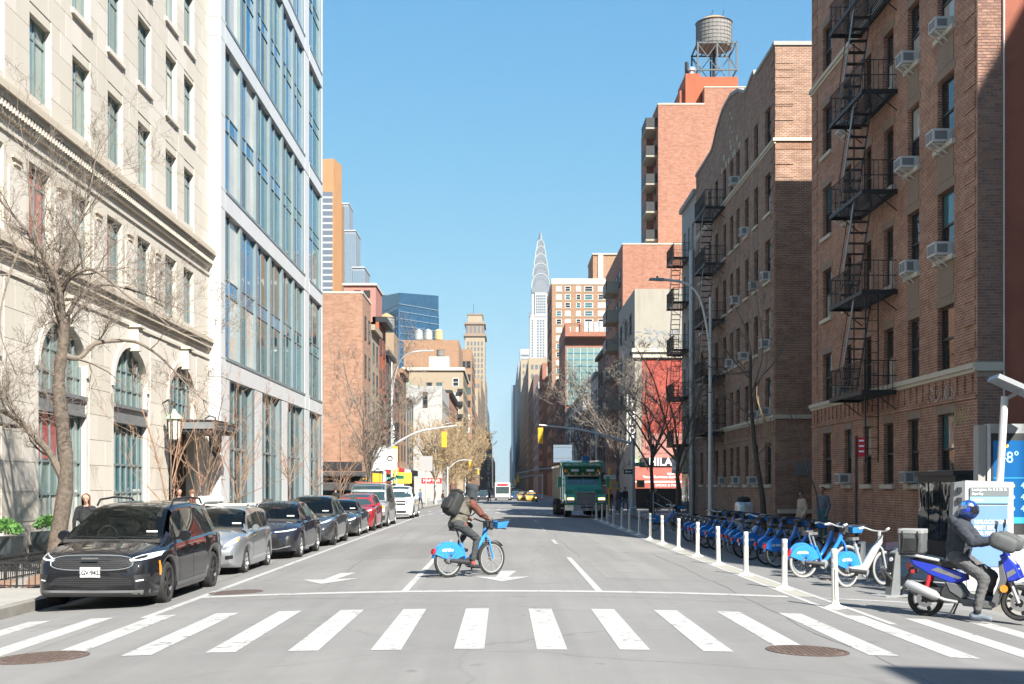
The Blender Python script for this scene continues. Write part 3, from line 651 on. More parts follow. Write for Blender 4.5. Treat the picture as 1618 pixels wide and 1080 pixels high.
for zi, (z, h) in enumerate(rowsZ):
 for u in colsY:
  pm = rnd.choice(cols_g) if not (zi == 0 and u < 38 and rnd.random() < 0.5) else 'glass_curtain_red'
  window(hotel, 'L', frB, u, z, WW, h, 0.17, 'casement', 'window_green', (pm, rnd.choice([pm, pm, 'glass_teal'])), ('limestone_pale', 0.10, 0.14, 0.09) if zi > 1 else None, t=0.055)
# arched ground floor
arches = [(25.5*K, 29.0*K), (31.6*K, 35.2*K), (37.7*K, 41.2*K), (43.9*K, 47.5*K)]
ATOP, ASPR, ABAND, ABB = 6.05, 4.75, 4.18, 3.72
mb = MB(); NA = 14
def arch_pts(a, b):
 c = (a+b)/2; r = (b-a)/2
 return [(c - r*math.cos(math.pi*k/NA), ASPR + (ATOP-ASPR)*math.sin(math.pi*k/NA)**0.9) for k in range(NA+1)]
edges = [YB0] + [e for a in arches for e in a] + [YB1]
for i in range(0, len(edges), 2): mb.face([frB(edges[i], -1.7), frB(edges[i+1], -1.7), frB(edges[i+1], 7.0), frB(edges[i], 7.0)])
for a, b in arches:
 P = arch_pts(a, b)
 for k in range(NA):
  (u, v), (u2, v2) = P[k], P[k+1]
  mb.face([frB(u, v), frB(u2, v2), frB(u2, 7.0), frB(u, 7.0)]); mb.face([frB(u, v), frB(u2, v2), frB(u2, v2, -0.55), frB(u, v, -0.55)])
 for u in (a, b): mb.face([frB(u, -1.7), frB(u, ASPR), frB(u, ASPR, -0.55), frB(u, -1.7, -0.55)])
mb.build('ground_floor_wall', 'limestone_pale', hotel)
for ai, (a, b) in enumerate(arches):
 P = arch_pts(a, b); c = (a+b)/2
 mb = MB()      # archivolt moulding
 for k in range(NA):
  (u, v), (u2, v2) = P[k], P[k+1]
  def out(u, v, s):
   w = Vector((u-c, v-ASPR)); w = w.normalized()*s if w.length > 0 else Vector((0, s)); return u+w.x, v+w.y
  o1, o2 = out(u, v, 0.20), out(u2, v2, 0.20)
  A = [frB(u, v, 0.0), frB(u2, v2, 0.0), frB(*o2, 0.0), frB(*o1, 0.0)]; B = [frB(u, v, 0.055), frB(u2, v2, 0.055), frB(*o2, 0.055), frB(*o1, 0.055)]
  mb.hexa(A + B)
 mb.build('arch_moulding', 'limestone_pale', hotel)
 mb = MB(); mb.prism([(c-0.14, ATOP-0.1), (c+0.14, ATOP-0.1), (c+0.24, ATOP+0.62), (c-0.24, ATOP+0.62)], frB, 0.0, 0.30)
 mb.prism([(c-0.3, ATOP+0.62), (c+0.3, ATOP+0.62), (c+0.3, ATOP+0.70), (c-0.3, ATOP+0.70)], frB, 0.0, 0.38); mb.build('keystone', 'limestone', hotel)
 door = ai == 3
 # glazing
 D = -0.18
 w = thing('arched_window', None, None, (0, 0, 0)); w.parent = hotel; w.location = (-hotel.location[0], -hotel.location[1], -hotel.location[2]); w['_w'] = 0
 def part(name, m, fn): q = MB(); fn(q); return q.build(name, m, w)
 def tymp(q):
  q.face([frB(u, v, D) for u, v in P] + [frB(b, ABAND, D), frB(a, ABAND, D)])
 part('fanlight_pane', 'glass_green' if not door else 'glass_teal', tymp)
 if not door:
  part('lower_pane', 'glass_teal' if ai != 1 else 'glass_green', lambda q: q.face([frB(a, 0.35, D), frB(b, 0.35, D), frB(b, ABB, D), frB(a, ABB, D)]))
  if ai == 1: part('red_curtain', 'glass_curtain_red', lambda q: q.face([frB(a+0.05, 2.45, D+0.012), frB(b-0.8, 2.45, D+0.012), frB(b-0.8, ABB, D+0.012), frB(a+0.05, ABB, D+0.012)]))
  for k in range(3): part('blind', 'glass_cream', lambda q: q.face([frB(lerp(a, b, 0.06+k*0.33), 0.5, D+0.008), frB(lerp(a, b, 0.28+k*0.33), 0.5, D+0.008), frB(lerp(a, b, 0.28+k*0.33), 1.45+0.1*k, D+0.008), frB(lerp(a, b, 0.06+k*0.33), 1.45+0.1*k, D+0.008)]))
 def band(q): q.fbox(frB, a+0.003, b-0.003, ABB, ABAND, D-0.02, D+0.16); q.fbox(frB, a+0.004, b-0.004, ABAND-0.06, ABAND+0.04, D-0.01, D+0.24); q.fbox(frB, a+0.004, b-0.004, ABB-0.06, ABB+0.02, D-0.01, D+0.20)
 part('spandrel_band', 'grey_metal', band)
 for k in range(7):
  u = lerp(a, b, k/6); u = min(max(u, a+0.035), b-0.035); cc = (u-c)/((b-a)/2)
  vt = ASPR + (ATOP-ASPR)*math.sqrt(max(0, 1-cc*cc))**0.9
  part('mullion', 'window_green', lambda q: q.fbox(frB, u-(0.05 if k in (0,3,6) else 0.028), u+(0.05 if k in (0,3,6) else 0.028), ABAND+0.04, max(vt, ABAND+0.3), D+0.001, D+0.05))
  if not door: part('mullion', 'window_green', lambda q: q.fbox(frB, u-(0.06 if k in (0,3,6) else 0.028), u+(0.06 if k in (0,3,6) else 0.028), 0.2, ABB-0.06, D+0.002, D+0.05))
 for v in (4.72, 5.3): part('glazing_bar', 'window_green', lambda q: q.fbox(frB, a+0.1, b-0.1, v-0.02, v+0.02, D+0.003, D+0.04))
 if not door:
  for v in (0.3, 1.55, 2.4): part('glazing_bar', 'window_green', lambda q: q.fbox(frB, a, b, v-0.03, v+0.03, D+0.004, D+0.045))
  part('apron', 'limestone', lambda q: q.fbox(frB, a, b, -1.5, 0.3, D-0.2, D+0.10))
 else:
  part('door_leaf', 'window_frame_brown', lambda q: q.face([frB(a, -0.1, -1.6), frB(b, -0.1, -1.6), frB(b, ABB, -1.6), frB(a, ABB, -1.6)]))
  part('vestibule', 'window_frame_brown', lambda q: [q.face([frB(u, -0.1, -0.3), frB(u, ABB, -0.3), frB(u, ABB, -1.6), frB(u, -0.1, -1.6)]) for u in (a+0.01, b-0.01)] + [q.face([frB(a, ABB-0.03, -0.3), frB(b, ABB-0.03, -0.3), frB(b, ABB-0.03, -1.6), frB(a, ABB-0.03, -1.6)])])
  for s in (0.28, 0.5, 0.72): part('door_pane', 'glass_dark', lambda q: q.face([frB(lerp(a, b, s)-0.32, 0.2, -1.58), frB(lerp(a, b, s)+0.32, 0.2, -1.58), frB(lerp(a, b, s)+0.32, 2.6, -1.58), frB(lerp(a, b, s)-0.32, 2.6, -1.58)]))
# cornices
def run(name, m, fr, u0, u1, prof, parent):   # prof: list of (v0, v1, depth)
 mb = MB()
 for v0, v1, d in prof: mb.fbox(fr, u0, u1, v0, v1, -0.05, d)
 return mb.build(name, m, parent)
run('belt_cornice', 'cornice_stone', frB, YB0, YB1+0.06, [(7.02, 7.16, 0.06), (7.16, 7.36, 0.14), (7.36, 7.52, 0.22)], hotel)
run('string_course', 'limestone', frB, YB0, YB1+0.02, [(6.72, 6.80, 0.06)], hotel); run('string_course', 'limestone', frB, YB0, YB1+0.02, [(10.02, 10.10, 0.05)], hotel)
run('main_cornice', 'cornice_stone', frB, YB0, YB1+0.10, [(10.34, 10.46, 0.10), (10.66, 10.80, 0.22), (10.80, 10.94, 0.30), (10.94, 11.02, 0.26)], hotel)
DENT = unit('limestone')
u = YB0 + 0.1; k = 0
rest = MB()
while u < YB1:
 if u > 28: inst('dentil', DENT, hotel, frB(u, 10.56, 0), RZ['L'], (0.09, 0.19, 0.19))
 else: rest.fbox(frB, u-0.045, u+0.045, 10.465, 10.655, 0, 0.19)
 u += 0.18
o = rest.build('dentils', 'limestone', hotel); o['kind'] = 'stuff'
for i in range(len(colsY)-1):   # sunk ornaments between the windows under the cornice
 u = (colsY[i]+colsY[i+1])/2
 if colsY[i+1]-colsY[i] < 2.6: continue
 for v, w in ((9.55, 0.62), (9.40, 0.40)): mb = MB(); mb.fbox(frB, u-w/2, u+w/2, v-0.025, v+0.025, 0.0, 0.06); mb.build('ornament', 'cornice_stone', hotel)
 mb = MB(); mb.fbox(frB, u-0.5, u+0.5, 7.9, 9.3, 0.0, 0.035); mb.build('raised_panel', 'limestone_pale', hotel)
hw = [(a-0.0, b+0.0, c-0.16, d+0.0) for a, b, c, d in holes]
blocks(hotel, 'L', frB, YB0, YB1, 11.04, TOPB, hw, 0.65, 1.25, ['limestone', 'limestone', 'limestone_pale'], 'stone_block', 0.012, 0.018, 'upper_stone_blocks', 230, mid=lambda q: -q[0] if q[2] < 20 else 1000)
lowh = [(a-0.22, b+0.22, -0.1, ASPR) for a, b in arches] + [((a+b)/2-2.05, (a+b)/2+2.05, ASPR, 6.7) for a, b in arches]
blocks(hotel, 'L', frB, 24.0, YB1, 0.9, 6.7, lowh, 0.72, 1.3, ['limestone_pale', 'limestone'], 'stone_block', 0.014, 0.02, 'lower_stone_blocks', 70)
for i in range(0, len(edges), 2): mb = MB(); mb.fbox(frB, edges[i]+0.1, edges[i+1]-0.1, -1.6, 0.82, 0, 0.10); mb.build('plinth', 'limestone', hotel)
# entrance canopy and two lanterns
can = thing('entrance_canopy', None, None, (0, 0, 0)); can.parent = hotel; can.location = tuple(-hotel.location[i] for i in range(3)); can.name = 'entrance_canopy'
cu0, cu1, cd = 43.3, 47.0, 1.36; cz = 4.06
mb = MB(); mb.fbox(frB, cu0, cu1, cz-0.28, cz-0.02, 0.02, cd); mb.build('canopy_slab', 'grey_metal', can)
mb = MB(); mb.fbox(frB, cu0-0.03, cu1+0.03, cz-0.02, cz+0.04, 0.02, cd+0.03); mb.build('canopy_edge', 'dark_metal', can)
mb = MB(); mb.fbox(frB, cu0+0.05, cu1-0.05, cz-0.40, cz-0.29, 0.02, cd-0.08); mb.build('canopy_soffit', 'dark_metal', can)
for k in range(13):
 u = lerp(cu0+0.1, cu1-0.1, k/12); mb = MB()
 mb.bar(frB(u-0.1, cz-0.25, cd+0.012), frB(u+0.1, cz-0.05, cd+0.012), 0.02); mb.bar(frB(u+0.1, cz-0.25, cd+0.014), frB(u-0.1, cz-0.05, cd+0.014), 0.02); mb.build('fretwork', 'dark_metal', can)
def lantern(u, z, d, label):
 p = frB(u, z, d); t = thing('wall_lantern', label, 'lantern', p)
 mb = MB(); mb.lathe([(0.03, 0.62), (0.07, 0.56), (0.10, 0.48), (0.22, 0.40), (0.30, 0.30), (0.31, 0.27)], n=8); mb.build('cap', 'copper', t, smooth=False)
 mb = MB(); mb.lathe([(0.20, -0.42), (0.23, 0.26)], n=8); mb.build('shade', 'lantern_glass', t)
 for k in range(8):
  a = 2*math.pi*(k+0.5)/8+0.39; mb = MB(); mb.bar((0.21*math.cos(a), 0.21*math.sin(a), -0.43), (0.24*math.cos(a), 0.24*math.sin(a), 0.28), 0.03); mb.build('rib', 'dark_metal', t)
 mb = MB(); mb.lathe([(0.25, -0.42), (0.24, -0.47), (0.08, -0.58), (0.05, -0.66), (0.03, -0.74)], n=8); mb.build('base', 'dark_metal', t)
 mb = MB(); mb.tube([(0, 0, 0.6), (0, 0, 0.85), (-d*0.5, 0, 0.92), (-d, 0, 0.8)], 0.03, 6); mb.build('bracket', 'dark_metal', t)
lantern(42.15*0.985, 3.75, 0.42, 'copper capped lantern on the limestone wall left of the entrance')
lantern(47.45, 3.55, 0.42, 'dark framed lantern on the right of the hotel entrance under the canopy')

# ------------------------------------------------------------------ left: white framed glass building
XG = -11.15; frG = fr_left(XG); G0, G1 = 48.13, 75.5; TOPG = 40.4
gb = root_at('office_building', 'white panelled building with tall teal glass bays beside the limestone building', 'building', XG, 62)
bays = [48.95 + 3.28*k for k in range(7)]
cells = [(bays[k]+0.0, bays[k+1]-0.0) for k in range(6)] + [(70.2, 75.1)]
bands = [6.06, 12.77, 19.48, 26.19, 32.9]
BH = 0.76
openh = []
for z in bands:
 openh.append((cells[0][0], cells[5][1], z+BH, z+6.71)); openh.append((70.2, 75.1, z+BH, z+6.71))
shop = [(49.75, 54.9), (56.5, 61.6), (63.3, 68.6), (70.3, 75.1)]
for a, b in shop: openh.append((a, b, -0.1, bands[0]))
mb = MB(); wall_holes(mb, frG, G0, G1, -1.6, TOPG, openh, 0.55)
frGs = fr_south(G0)
mb.face([(XG, G0, -1.6), (XG, G0, TOPG), (XG-20, G0, TOPG), (XG-20, G0, -1.6)]); mb.face([(XG, G1, -1.6), (XG, G1, TOPG), (XG-20, G1, TOPG), (XG-20, G1, -1.6)]); mb.face([(XG, G0, TOPG), (XG, G1, TOPG), (XG-20, G1, TOPG), (XG-20, G0, TOPG)])
mb.build('wall', 'white_panel', gb)
# panel joints on the corner pier: separate cladding panels
for side_fr, sd, a, b in ((frG, 'L', G0+0.02, 48.93), (frGs, 'S', XG-0.46, XG-0.012)):
 z = -0.05
 for z0, z1 in [(0.0, 2.0), (2.0, 4.0), (4.0, bands[0])] + [q for k in range(5) for q in ((bands[k], bands[k]+BH), (bands[k]+BH, bands[k]+3.7), (bands[k]+3.7, bands[k]+6.71))]:
  inst('cladding_panel', unit('white_panel'), gb, side_fr((a+b)/2, (z0+z1)/2, 0), RZ[sd], (b-a-0.012, 0.022, z1-z0-0.03))
for z in bands:
 for a, b in cells: inst('cladding_panel', unit('white_panel'), gb, frG((a+b)/2, z+BH/2, 0), RZ['L'], (b-a-0.02, 0.02, BH-0.03))
 inst('cladding_panel', unit('white_panel'), gb, frG(69.4, z+BH/2, 0), RZ['L'], (1.4, 0.02, BH-0.03))
gcol = ['glass_teal', 'glass_teal', 'glass_blue', 'glass_blue', 'glass_shop']
for bi, z in enumerate(bands):
 for ci, (a, b) in enumerate(cells):
  o = thing('window_bay', None, None, (0,0,0)); o.parent = gb; o.location = tuple(-gb.location[i] for i in range(3))
  lo, hi = z+BH, z+6.71; D = -0.17; midz = lo + 2.72; midt = midz + 0.62
  def P(name, m, fn): q = MB(); fn(q); return q.build(name, m, o)
  w = b-a; a2, b2 = a+0.002, b-0.002; jw = 0.30
  P('jamb', 'fin_metal', lambda q: q.fbox(frG, a2, a2+jw*0.55, lo, hi, -0.5, -0.04)); P('jamb', 'fin_metal', lambda q: q.fbox(frG, b2-jw, b2, lo, hi, -0.5, -0.03))
  P('sill_panel', 'fin_metal', lambda q: q.fbox(frG, a2, b2, lo-0.02, lo+0.1, -0.5, 0.05))
  g0, g1 = a2+jw*0.55, b2-jw; gm = lerp(g0, g1, 0.42)
  pl = 'glass_cream' if ci < 2 and rnd.random() < 0.75 else rnd.choice(gcol)
  for v0, v1 in ((lo+0.1, midz), (midt, hi)):
   P('pane', rnd.choice(gcol), lambda q: q.face([frG(g0, v0, D), frG(gm, v0, D), frG(gm, v1, D), frG(g0, v1, D)]))
   P('pane', pl if pl != 'glass_cream' or rnd.random() < 0.8 else 'glass_blue', lambda q: q.face([frG(gm, v0, D+0.004), frG(g1, v0, D+0.004), frG(g1, v1, D+0.004), frG(gm, v1, D+0.004)]))
  P('spandrel_glass', 'glass_blue' if ci < 4 else 'glass_teal', lambda q: q.face([frG(g0, midz, D+0.01), frG(g1, midz, D+0.01), frG(g1, midt, D+0.01), frG(g0, midt, D+0.01)]))
  P('mullion', 'fin_metal', lambda q: q.fbox(frG, gm-0.035, gm+0.035, lo+0.1, hi, D+0.012, D+0.055))
  for v in (midz, midt): P('transom', 'fin_metal', lambda q: q.fbox(frG, g0, g1, v-0.025, v+0.025, D+0.013, D+0.045))
for a, b in shop:
 o = thing('shop_window', None, None, (0,0,0)); o.parent = gb; o.location = tuple(-gb.location[i] for i in range(3)); D = -0.22
 def P(name, m, fn): q = MB(); fn(q); return q.build(name, m, o)
 P('jamb', 'fin_metal', lambda q: q.fbox(frG, a+0.002, a+0.22, -0.1, bands[0]-0.01, -0.5, -0.01)); P('jamb', 'fin_metal', lambda q: q.fbox(frG, b-0.62, b-0.002, -0.1, bands[0]-0.01, -0.5, -0.01))
 for k in range(3):
  u0, u1 = lerp(a+0.22, b-0.62, k/3), lerp(a+0.22, b-0.62, (k+1)/3)
  P('pane', 'glass_shop', lambda q: q.face([frG(u0, 0.2, D), frG(u1, 0.2, D), frG(u1, 3.3, D), frG(u0, 3.3, D)])); P('pane', 'glass_teal' if k == 0 else 'glass_shop', lambda q: q.face([frG(u0, 3.3, D), frG(u1, 3.3, D), frG(u1, bands[0], D), frG(u0, bands[0], D)]))
  P('mullion', 'fin_metal', lambda q: q.fbox(frG, u1-0.04, u1+0.04, -0.1, bands[0]-0.012, D+0.002, D+0.06))
 P('transom', 'fin_metal', lambda q: q.fbox(frG, a+0.22, b-0.62, 3.25, 3.35, D+0.003, D+0.05)); P('base_panel', 'fin_metal', lambda q: q.fbox(frG, a+0.22, b-0.62, -0.5, 0.2, -0.5, D+0.1))


# ------------------------------------------------------------------ right: the two brown brick apartment houses
XR = 11.8; frR = fr_right(XR)
ROWS = [(1.80, 1.88), (4.84, 1.72), (7.84, 1.80), (10.84, 1.85), (13.84, 1.80), (16.84, 1.72)]
FLOOR = ['ground', 'second', 'third', 'fourth', 'fifth', 'top']
def shell(mb, x0, x1, y0, y1, z, z0=-1.7, front=None):
 """roof, back and far sides of a building whose street front is built apart"""
 mb.face([(x0,y0,z),(x1,y0,z),(x1,y1,z),(x0,y1,z)])
 for f in (((x0,y0),(x1,y0)), ((x1,y0),(x1,y1)), ((x1,y1),(x0,y1)), ((x0,y1),(x0,y0))):
  if front is not None and f == front: continue
  (a,b),(c,d) = f; mb.face([(a,b,z0),(c,d,z0),(c,d,z),(a,b,z)])
def apartment(root, y0, y1, cols, top, bm, seed, skip=()):
 r = random.Random(seed); holes = []
 for (v, h) in ROWS:
  for u, w in cols: holes.append((u-w/2, u+w/2, v, v+h))
 mb = MB(); wall_holes(mb, frR, y0, y1, -1.6, top, holes, 0.22); mb.build('street_wall', bm, root)
 for ri, (v, h) in enumerate(ROWS):
  for ci, (u, w) in enumerate(cols):
   p = r.random(); top_p = 'glass_blind' if p < 0.22 else ('glass_teal' if p < 0.36 else 'glass_dark'); low = 'glass_dark' if r.random() < 0.85 else 'glass_blind'
   window(root, 'R', frR, u, v, w, h, 0.15, 'hung', 'window_frame_dark', (top_p, low), ('lintel', 0.12, 0.13, 0.10) if ri not in (1, 5) else None, t=0.055)
   mb = MB(); mb.fbox(frR, u-w/2-0.12, u+w/2+0.12, v+h+0.004, v+h+0.24, -0.02, 0.012); mb.build('lintel', 'spandrel_stone', root)
 for v in (4.70, 16.70):
  mb = MB(); mb.fbox(frR, y0-0.08, y1+0.04, v, v+0.13, -0.02, 0.11); mb.fbox(frR, y0-0.05, y1+0.02, v-0.10, v, -0.02, 0.05); mb.build('sill_band', 'lintel', root)
 for ri in (1, 2, 3, 4):     # stained panels between the windows of the two end columns
  for u, w in cols[:2]:
   a = ROWS[ri][0] + ROWS[ri][1] + 0.25; b = ROWS[ri+1][0] - (0.14 if ri != 4 else 0.26)
   mb = MB(); mb.fbox(frR, u-w/2+0.02, u+w/2-0.02, a, b, -0.02, 0.014); mb.build('spandrel_panel', 'spandrel_stone', root)
 for yq in (y0+0.10, y1-0.85):   # brick quoins at the ends of the front
  z = 5.2
  while z < 20.3:
   if not 16.3 < z < 17: mb = MB(); mb.fbox(frR, yq, yq+0.72, z, z+0.46, -0.01, 0.028); mb.build('brick_quoin', bm, root)
   z += 0.6
 u = y0 + 0.25
 while u < y1 - 0.2:             # corbels under the lower band
  mb = MB(); mb.fbox(frR, u, u+0.14, 4.12, 4.56, -0.01, 0.045); mb.build('corbel', bm, root); u += 0.52
 mb = MB(); mb.fbox(frR, y0, y1, 3.95, 4.04, -0.01, 0.04); mb.build('brick_course', bm, root)
def fire_escape(root, u0, u1, levels, dout=1.05, zdrop=-0.28, ladder=True, flip=False, sm=0.0):
 fe = thing('fire_escape', None, None, (0,0,0)); fe.parent = root; fe.location = tuple(-root.location[i] for i in range(3))
 fe['label'] = 'black iron fire escape with slatted landings and steep stairs'
 def P(name, fn, m='iron', kind=None):
  q = MB(); fn(q); o = q.build(name, m, fe)
  if kind: o['kind'] = kind
  return o
 for li, z in enumerate(levels):
  P('landing_frame', lambda q: [q.bar(frR(u0, z, dout), frR(u1, z, dout), 0.045, 0.12), q.bar(frR(u0, z, 0), frR(u0, z, dout), 0.05, 0.14), q.bar(frR(u1, z, 0), frR(u1, z, dout), 0.05, 0.14), q.bar(frR(u0, z, 0.06), frR(u1, z, 0.06), 0.05, 0.1)])
  def slats(q):
   d = 0.10
   while d < dout - 0.03:
    q.bar(frR(u0+0.02, z+0.03, d), frR(u1-0.02, z+0.03, d), 0.035, 0.02); d += 0.075
  P('landing_slats', slats, kind='stuff')
  def rails(q):
   for h in (0.5, 0.95):
    q.tube([frR(u0, z+h, 0.02), frR(u0, z+h, dout), frR(u1, z+h, dout), frR(u1, z+h, 0.02)], 0.016, 5)
  P('handrail', rails)
  def bal(q):
   u = u0
   while u <= u1: q.bar(frR(u, z, dout), frR(u, z+0.95, dout), 0.015); u += 0.13
   d = 0.15
   while d < dout:
    q.bar(frR(u0, z, d), frR(u0, z+0.95, d), 0.015); q.bar(frR(u1, z, d), frR(u1, z+0.95, d), 0.015); d += 0.14
  P('balusters', bal, kind='stuff')
  for u in (u0+0.05, u1-0.05): P('bracket', lambda q: q.bar(frR(u, z-0.05, dout*0.6), frR(u, z-0.55, 0.0), 0.03))
  if li < len(levels) - 1:
   zt = levels[li+1]; ua, ub = u1-0.75, u0+1.15
   d0, d1 = dout-0.62, dout-0.08
   for d in (d0, d1): P('stringer', lambda q: q.bar(frR(ua, z+0.05, d), frR(ub, zt, d), 0.022, 0.13, (0,0,1)), 'grey_metal' if d == d1 else 'iron')
   n = 10
   for k in range(1, n): P('tread', lambda q: q.fbox(frR, lerp(ua, ub, k/n)-0.11, lerp(ua, ub, k/n)+0.11, lerp(z, zt, k/n), lerp(z, zt, k/n)+0.025, d0+0.015, d1-0.015))
   P('stair_rail', lambda q: q.tube([frR(ua, z+0.85, d1), frR(ub, zt+0.8, d1)], 0.014, 5))
 if ladder:
  z = levels[0]
  for d in (dout-0.50, dout-0.12): P('drop_ladder_rail', lambda q: q.bar(frR(u0+0.1, z-2.1, d), frR(u0+0.1, z+2.9, d), 0.035))
  for k in range(15): P('rung', lambda q: q.bar(frR(u0+0.1, z-2.0+k*0.32, dout-0.5), frR(u0+0.1, z-2.0+k*0.32, dout-0.12), 0.018))
 return fe
YA0, YA1, TA = 30.4, 46.7, 21.3
colA = [(32.57,1.22), (35.13,1.0), (37.4,0.95), (39.57,0.85), (41.8,0.85), (44.5,1.2)]
ra = root_at('apartment_building', 'brown brick apartment building with iron fire escape nearest at the right', 'building', XR, 38)
apartment(ra, YA0, YA1, colA, TA, 'brick_brown', 3)
mb = MB(); shell(mb, XR, XR+14, YA0, YA1, TA, front=((XR,YA1),(XR,YA0)))
# drop the south side (first face after the roof): it is built below
mb.f.pop(1); mb.mi.pop(1); mb.build('outer_walls', 'brick_brown', ra)
frSA = fr_south(YA0)
mb = MB(); mb.face([frSA(12.42,-1.6), frSA(XR+14,-1.6), frSA(XR+14,TA), frSA(12.42,TA)]); mb.build('side_wall', 'rust_wall', ra)
mb = MB(); mb.face([frSA(XR,-1.6), frSA(12.42,-1.6), frSA(12.42,TA), frSA(XR,TA)]); mb.build('corner_pier', 'mortar', ra)
blocks(ra, 'S', frSA, XR, 12.42, 2.6, 14.6, [(XR, 12.42, 4.55, 4.86)], 0.0755, 0.207, ['brick_piece_%d' % i for i in range(4)], 'brick', 0.013, 0.011, 'upper_bricks', 300, mid=lambda q: q[2])
mb = MB(); mb.fbox(frSA, XR, 12.42, -1.6, 2.6, 0, 0.009); mb.fbox(frSA, XR, 12.42, 14.6, TA, 0, 0.009); mb.build('corner_pier_facing', 'brick_brown', ra)
mb = MB(); mb.fbox(frSA, XR-0.11, 12.42, 4.62, 4.83, 0, 0.10); mb.build('sill_band', 'lintel', ra)
mb = MB(); mb.tube([(12.44, YA0-0.06, -0.2), (12.44, YA0-0.06, 14.6), (12.44, YA0-0.02, 21.0)], 0.025, 6); mb.build('drain_pipe', 'steel_pole', ra)
mb = MB(); mb.fbox(frR, YA0-0.05, YA1+0.05, TA-0.02, TA+0.22, -0.3, 0.08); mb.build('coping', 'lintel', ra)
feA = fire_escape(ra, 36.55, 40.2, [4.56, 7.56, 10.56, 13.56, 16.56])
mb = MB()
for z in (5.6, 8.9, 12.1, 15.3): mb.tube([frR(41.0, z, 0.03), frR(41.0, z+3.2, 0.03)], 0.02, 5)
mb.build('cable', 'dark_metal', ra)
# spray painted scrawls on the brick: thin paint just off the wall
def scrawl(name, m, u, v, w, h, n, seed, parent):
 r = random.Random(seed); mb = MB()
 for k in range(n):
  a = u + w*(k+0.5)/n; pts = [(a + r.uniform(-0.5, 0.5)*w/n*2.2, v + r.uniform(0, h)) for _ in range(4)]
  for (p, q), (s, t) in zip(pts, pts[1:]):
   dx, dy = s-p, t-q; l = math.hypot(dx, dy) or 1; nx, ny = -dy/l*0.013, dx/l*0.013
   mb.face([frR(p+nx, q+ny, 0.008+0.0008*k), frR(s+nx, t+ny, 0.008+0.0008*k), frR(s-nx, t-ny, 0.008+0.0008*k), frR(p-nx, q-ny, 0.008+0.0008*k)])
 o = mb.build(name, m, parent); o['kind'] = 'stuff'
scrawl('graffiti', 'graffiti_white', 32.0, 3.95, 2.0, 0.55, 12, 4, ra); scrawl('graffiti', 'graffiti_yellow', 31.0, 3.3, 1.1, 0.55, 8, 9, ra)
# black street level shop front at the corner
mb = MB(); mb.fbox(frR, YA0-0.02, 33.15, -0.3, 2.02, 0.005, 0.55); mb.build('shop_front', 'sign_black', ra)
mb = MB(); mb.fbox(frR, YA0-0.06, 33.2, 2.02, 2.14, 0.005, 0.62); mb.build('shop_cornice', 'dark_metal', ra)
for k in range(3): mb = MB(); mb.fbox(frR, 30.6+k*0.85, 31.35+k*0.85, 0.35, 1.85, 0.551, 0.57); mb.build('shop_pane', 'glass_dark', ra)
for ri, ci, w, h in ((1,0,0.0,0),): pass
AC_A = [(0,1),(0,4),(0,0),(1,4),(2,0),(2,1),(3,0),(3,1),(4,1),(4,0),(5,1),(4,4),(3,4)]
NEAR = ['nearest the street corner', 'second from the corner', 'third from the corner', 'fourth from the corner', 'fifth from the corner', 'farthest from the corner']
for fi, ci in AC_A:
 u, w = colA[ci]; v, h = ROWS[fi]
 aircon('R', frR, u + (0.08 if ci else 0), v + 0.03, min(0.58, w-0.26), 0.35, 'white air conditioner, %s floor of nearest brick building, window %s' % (FLOOR[fi], NEAR[ci]), bracket=(fi > 0))
YC0, YC1, TB = 53.0, 74.7, 19.7
colB = [(54.4,1.25), (57.0,0.9), (59.2,0.9), (61.4,0.9), (63.1,0.9), (65.1,0.9), (67.5,0.9), (69.8,0.9), (72.6,1.1)]
rb = root_at('apartment_building', 'brown brick apartment building with curved gable parapet, second from the right corner', 'building', XR, 64)
apartment(rb, YC0, YC1, colB, TB, 'brick_brown_b', 5)
mb = MB(); shell(mb, XR, XR+14, YC0, YC1, TB, front=((XR,YC1),(XR,YC0))); mb.build('outer_walls', 'brick_brown_b', rb)
para = [(YC0, TB), (YC1, TB), (YC1, 20.6), (69.2, 20.6), (68.6, 20.75), (67.4, 21.35), (65.6, 21.85), (63.2, 21.9), (61.2, 21.5), (59.6, 20.9), (58.9, 20.85), (57.9, 21.1), (57.3, 21.1), (57.2, 20.85), (YC0, 20.85)]
mb = MB(); mb.prism(para, frR, -0.32, 0.0); mb.build('parapet', 'brick_brown_b', rb)
mb = MB()
for (a, b), (c, d) in zip(para[2:], para[3:]): mb.prism([(a, b), (c, d), (c, d+0.16), (a, b+0.16)], frR, -0.38, 0.07)
mb.build('coping', 'stucco_grey', rb)
frSB = fr_south(YC0)
mb = MB(); mb.fbox(frSB, XR+0.325, XR+13.9, TB, 20.85, -0.3, 0.0); mb.build('parapet', 'brick_brown_b', rb); mb = MB(); mb.fbox(frSB, XR-0.07, XR+13.9, 20.86, 21.03, -0.36, 0.06); mb.build('coping', 'stucco_grey', rb)
mb = MB(); mb.fbox(frSB, XR-0.11, XR+13.9, 16.70, 16.83, 0.0, 0.10); mb.build('sill_band', 'lintel', rb); mb = MB(); mb.fbox(frSB, XR-0.11, XR+13.9, 4.66, 4.83, 0.0, 0.10); mb.build('sill_band', 'lintel', rb)
for k in range(24):      # header course under the band
 mb = MB(); mb.fbox(frSB, XR+0.01+k*0.075, XR+0.075+k*0.075, 16.35, 16.68, 0.0, 0.02); mb.build('soldier_brick', 'brick_orange', rb)
for z in (14.6, 15.7, 17.6, 18.3, 19.0, 19.8):
 mb = MB(); mb.fbox(frSB, XR+0.0, XR+0.8, z, z+0.09, 0.0, 0.035); mb.build('brick_course', 'brick_brown_b', rb)
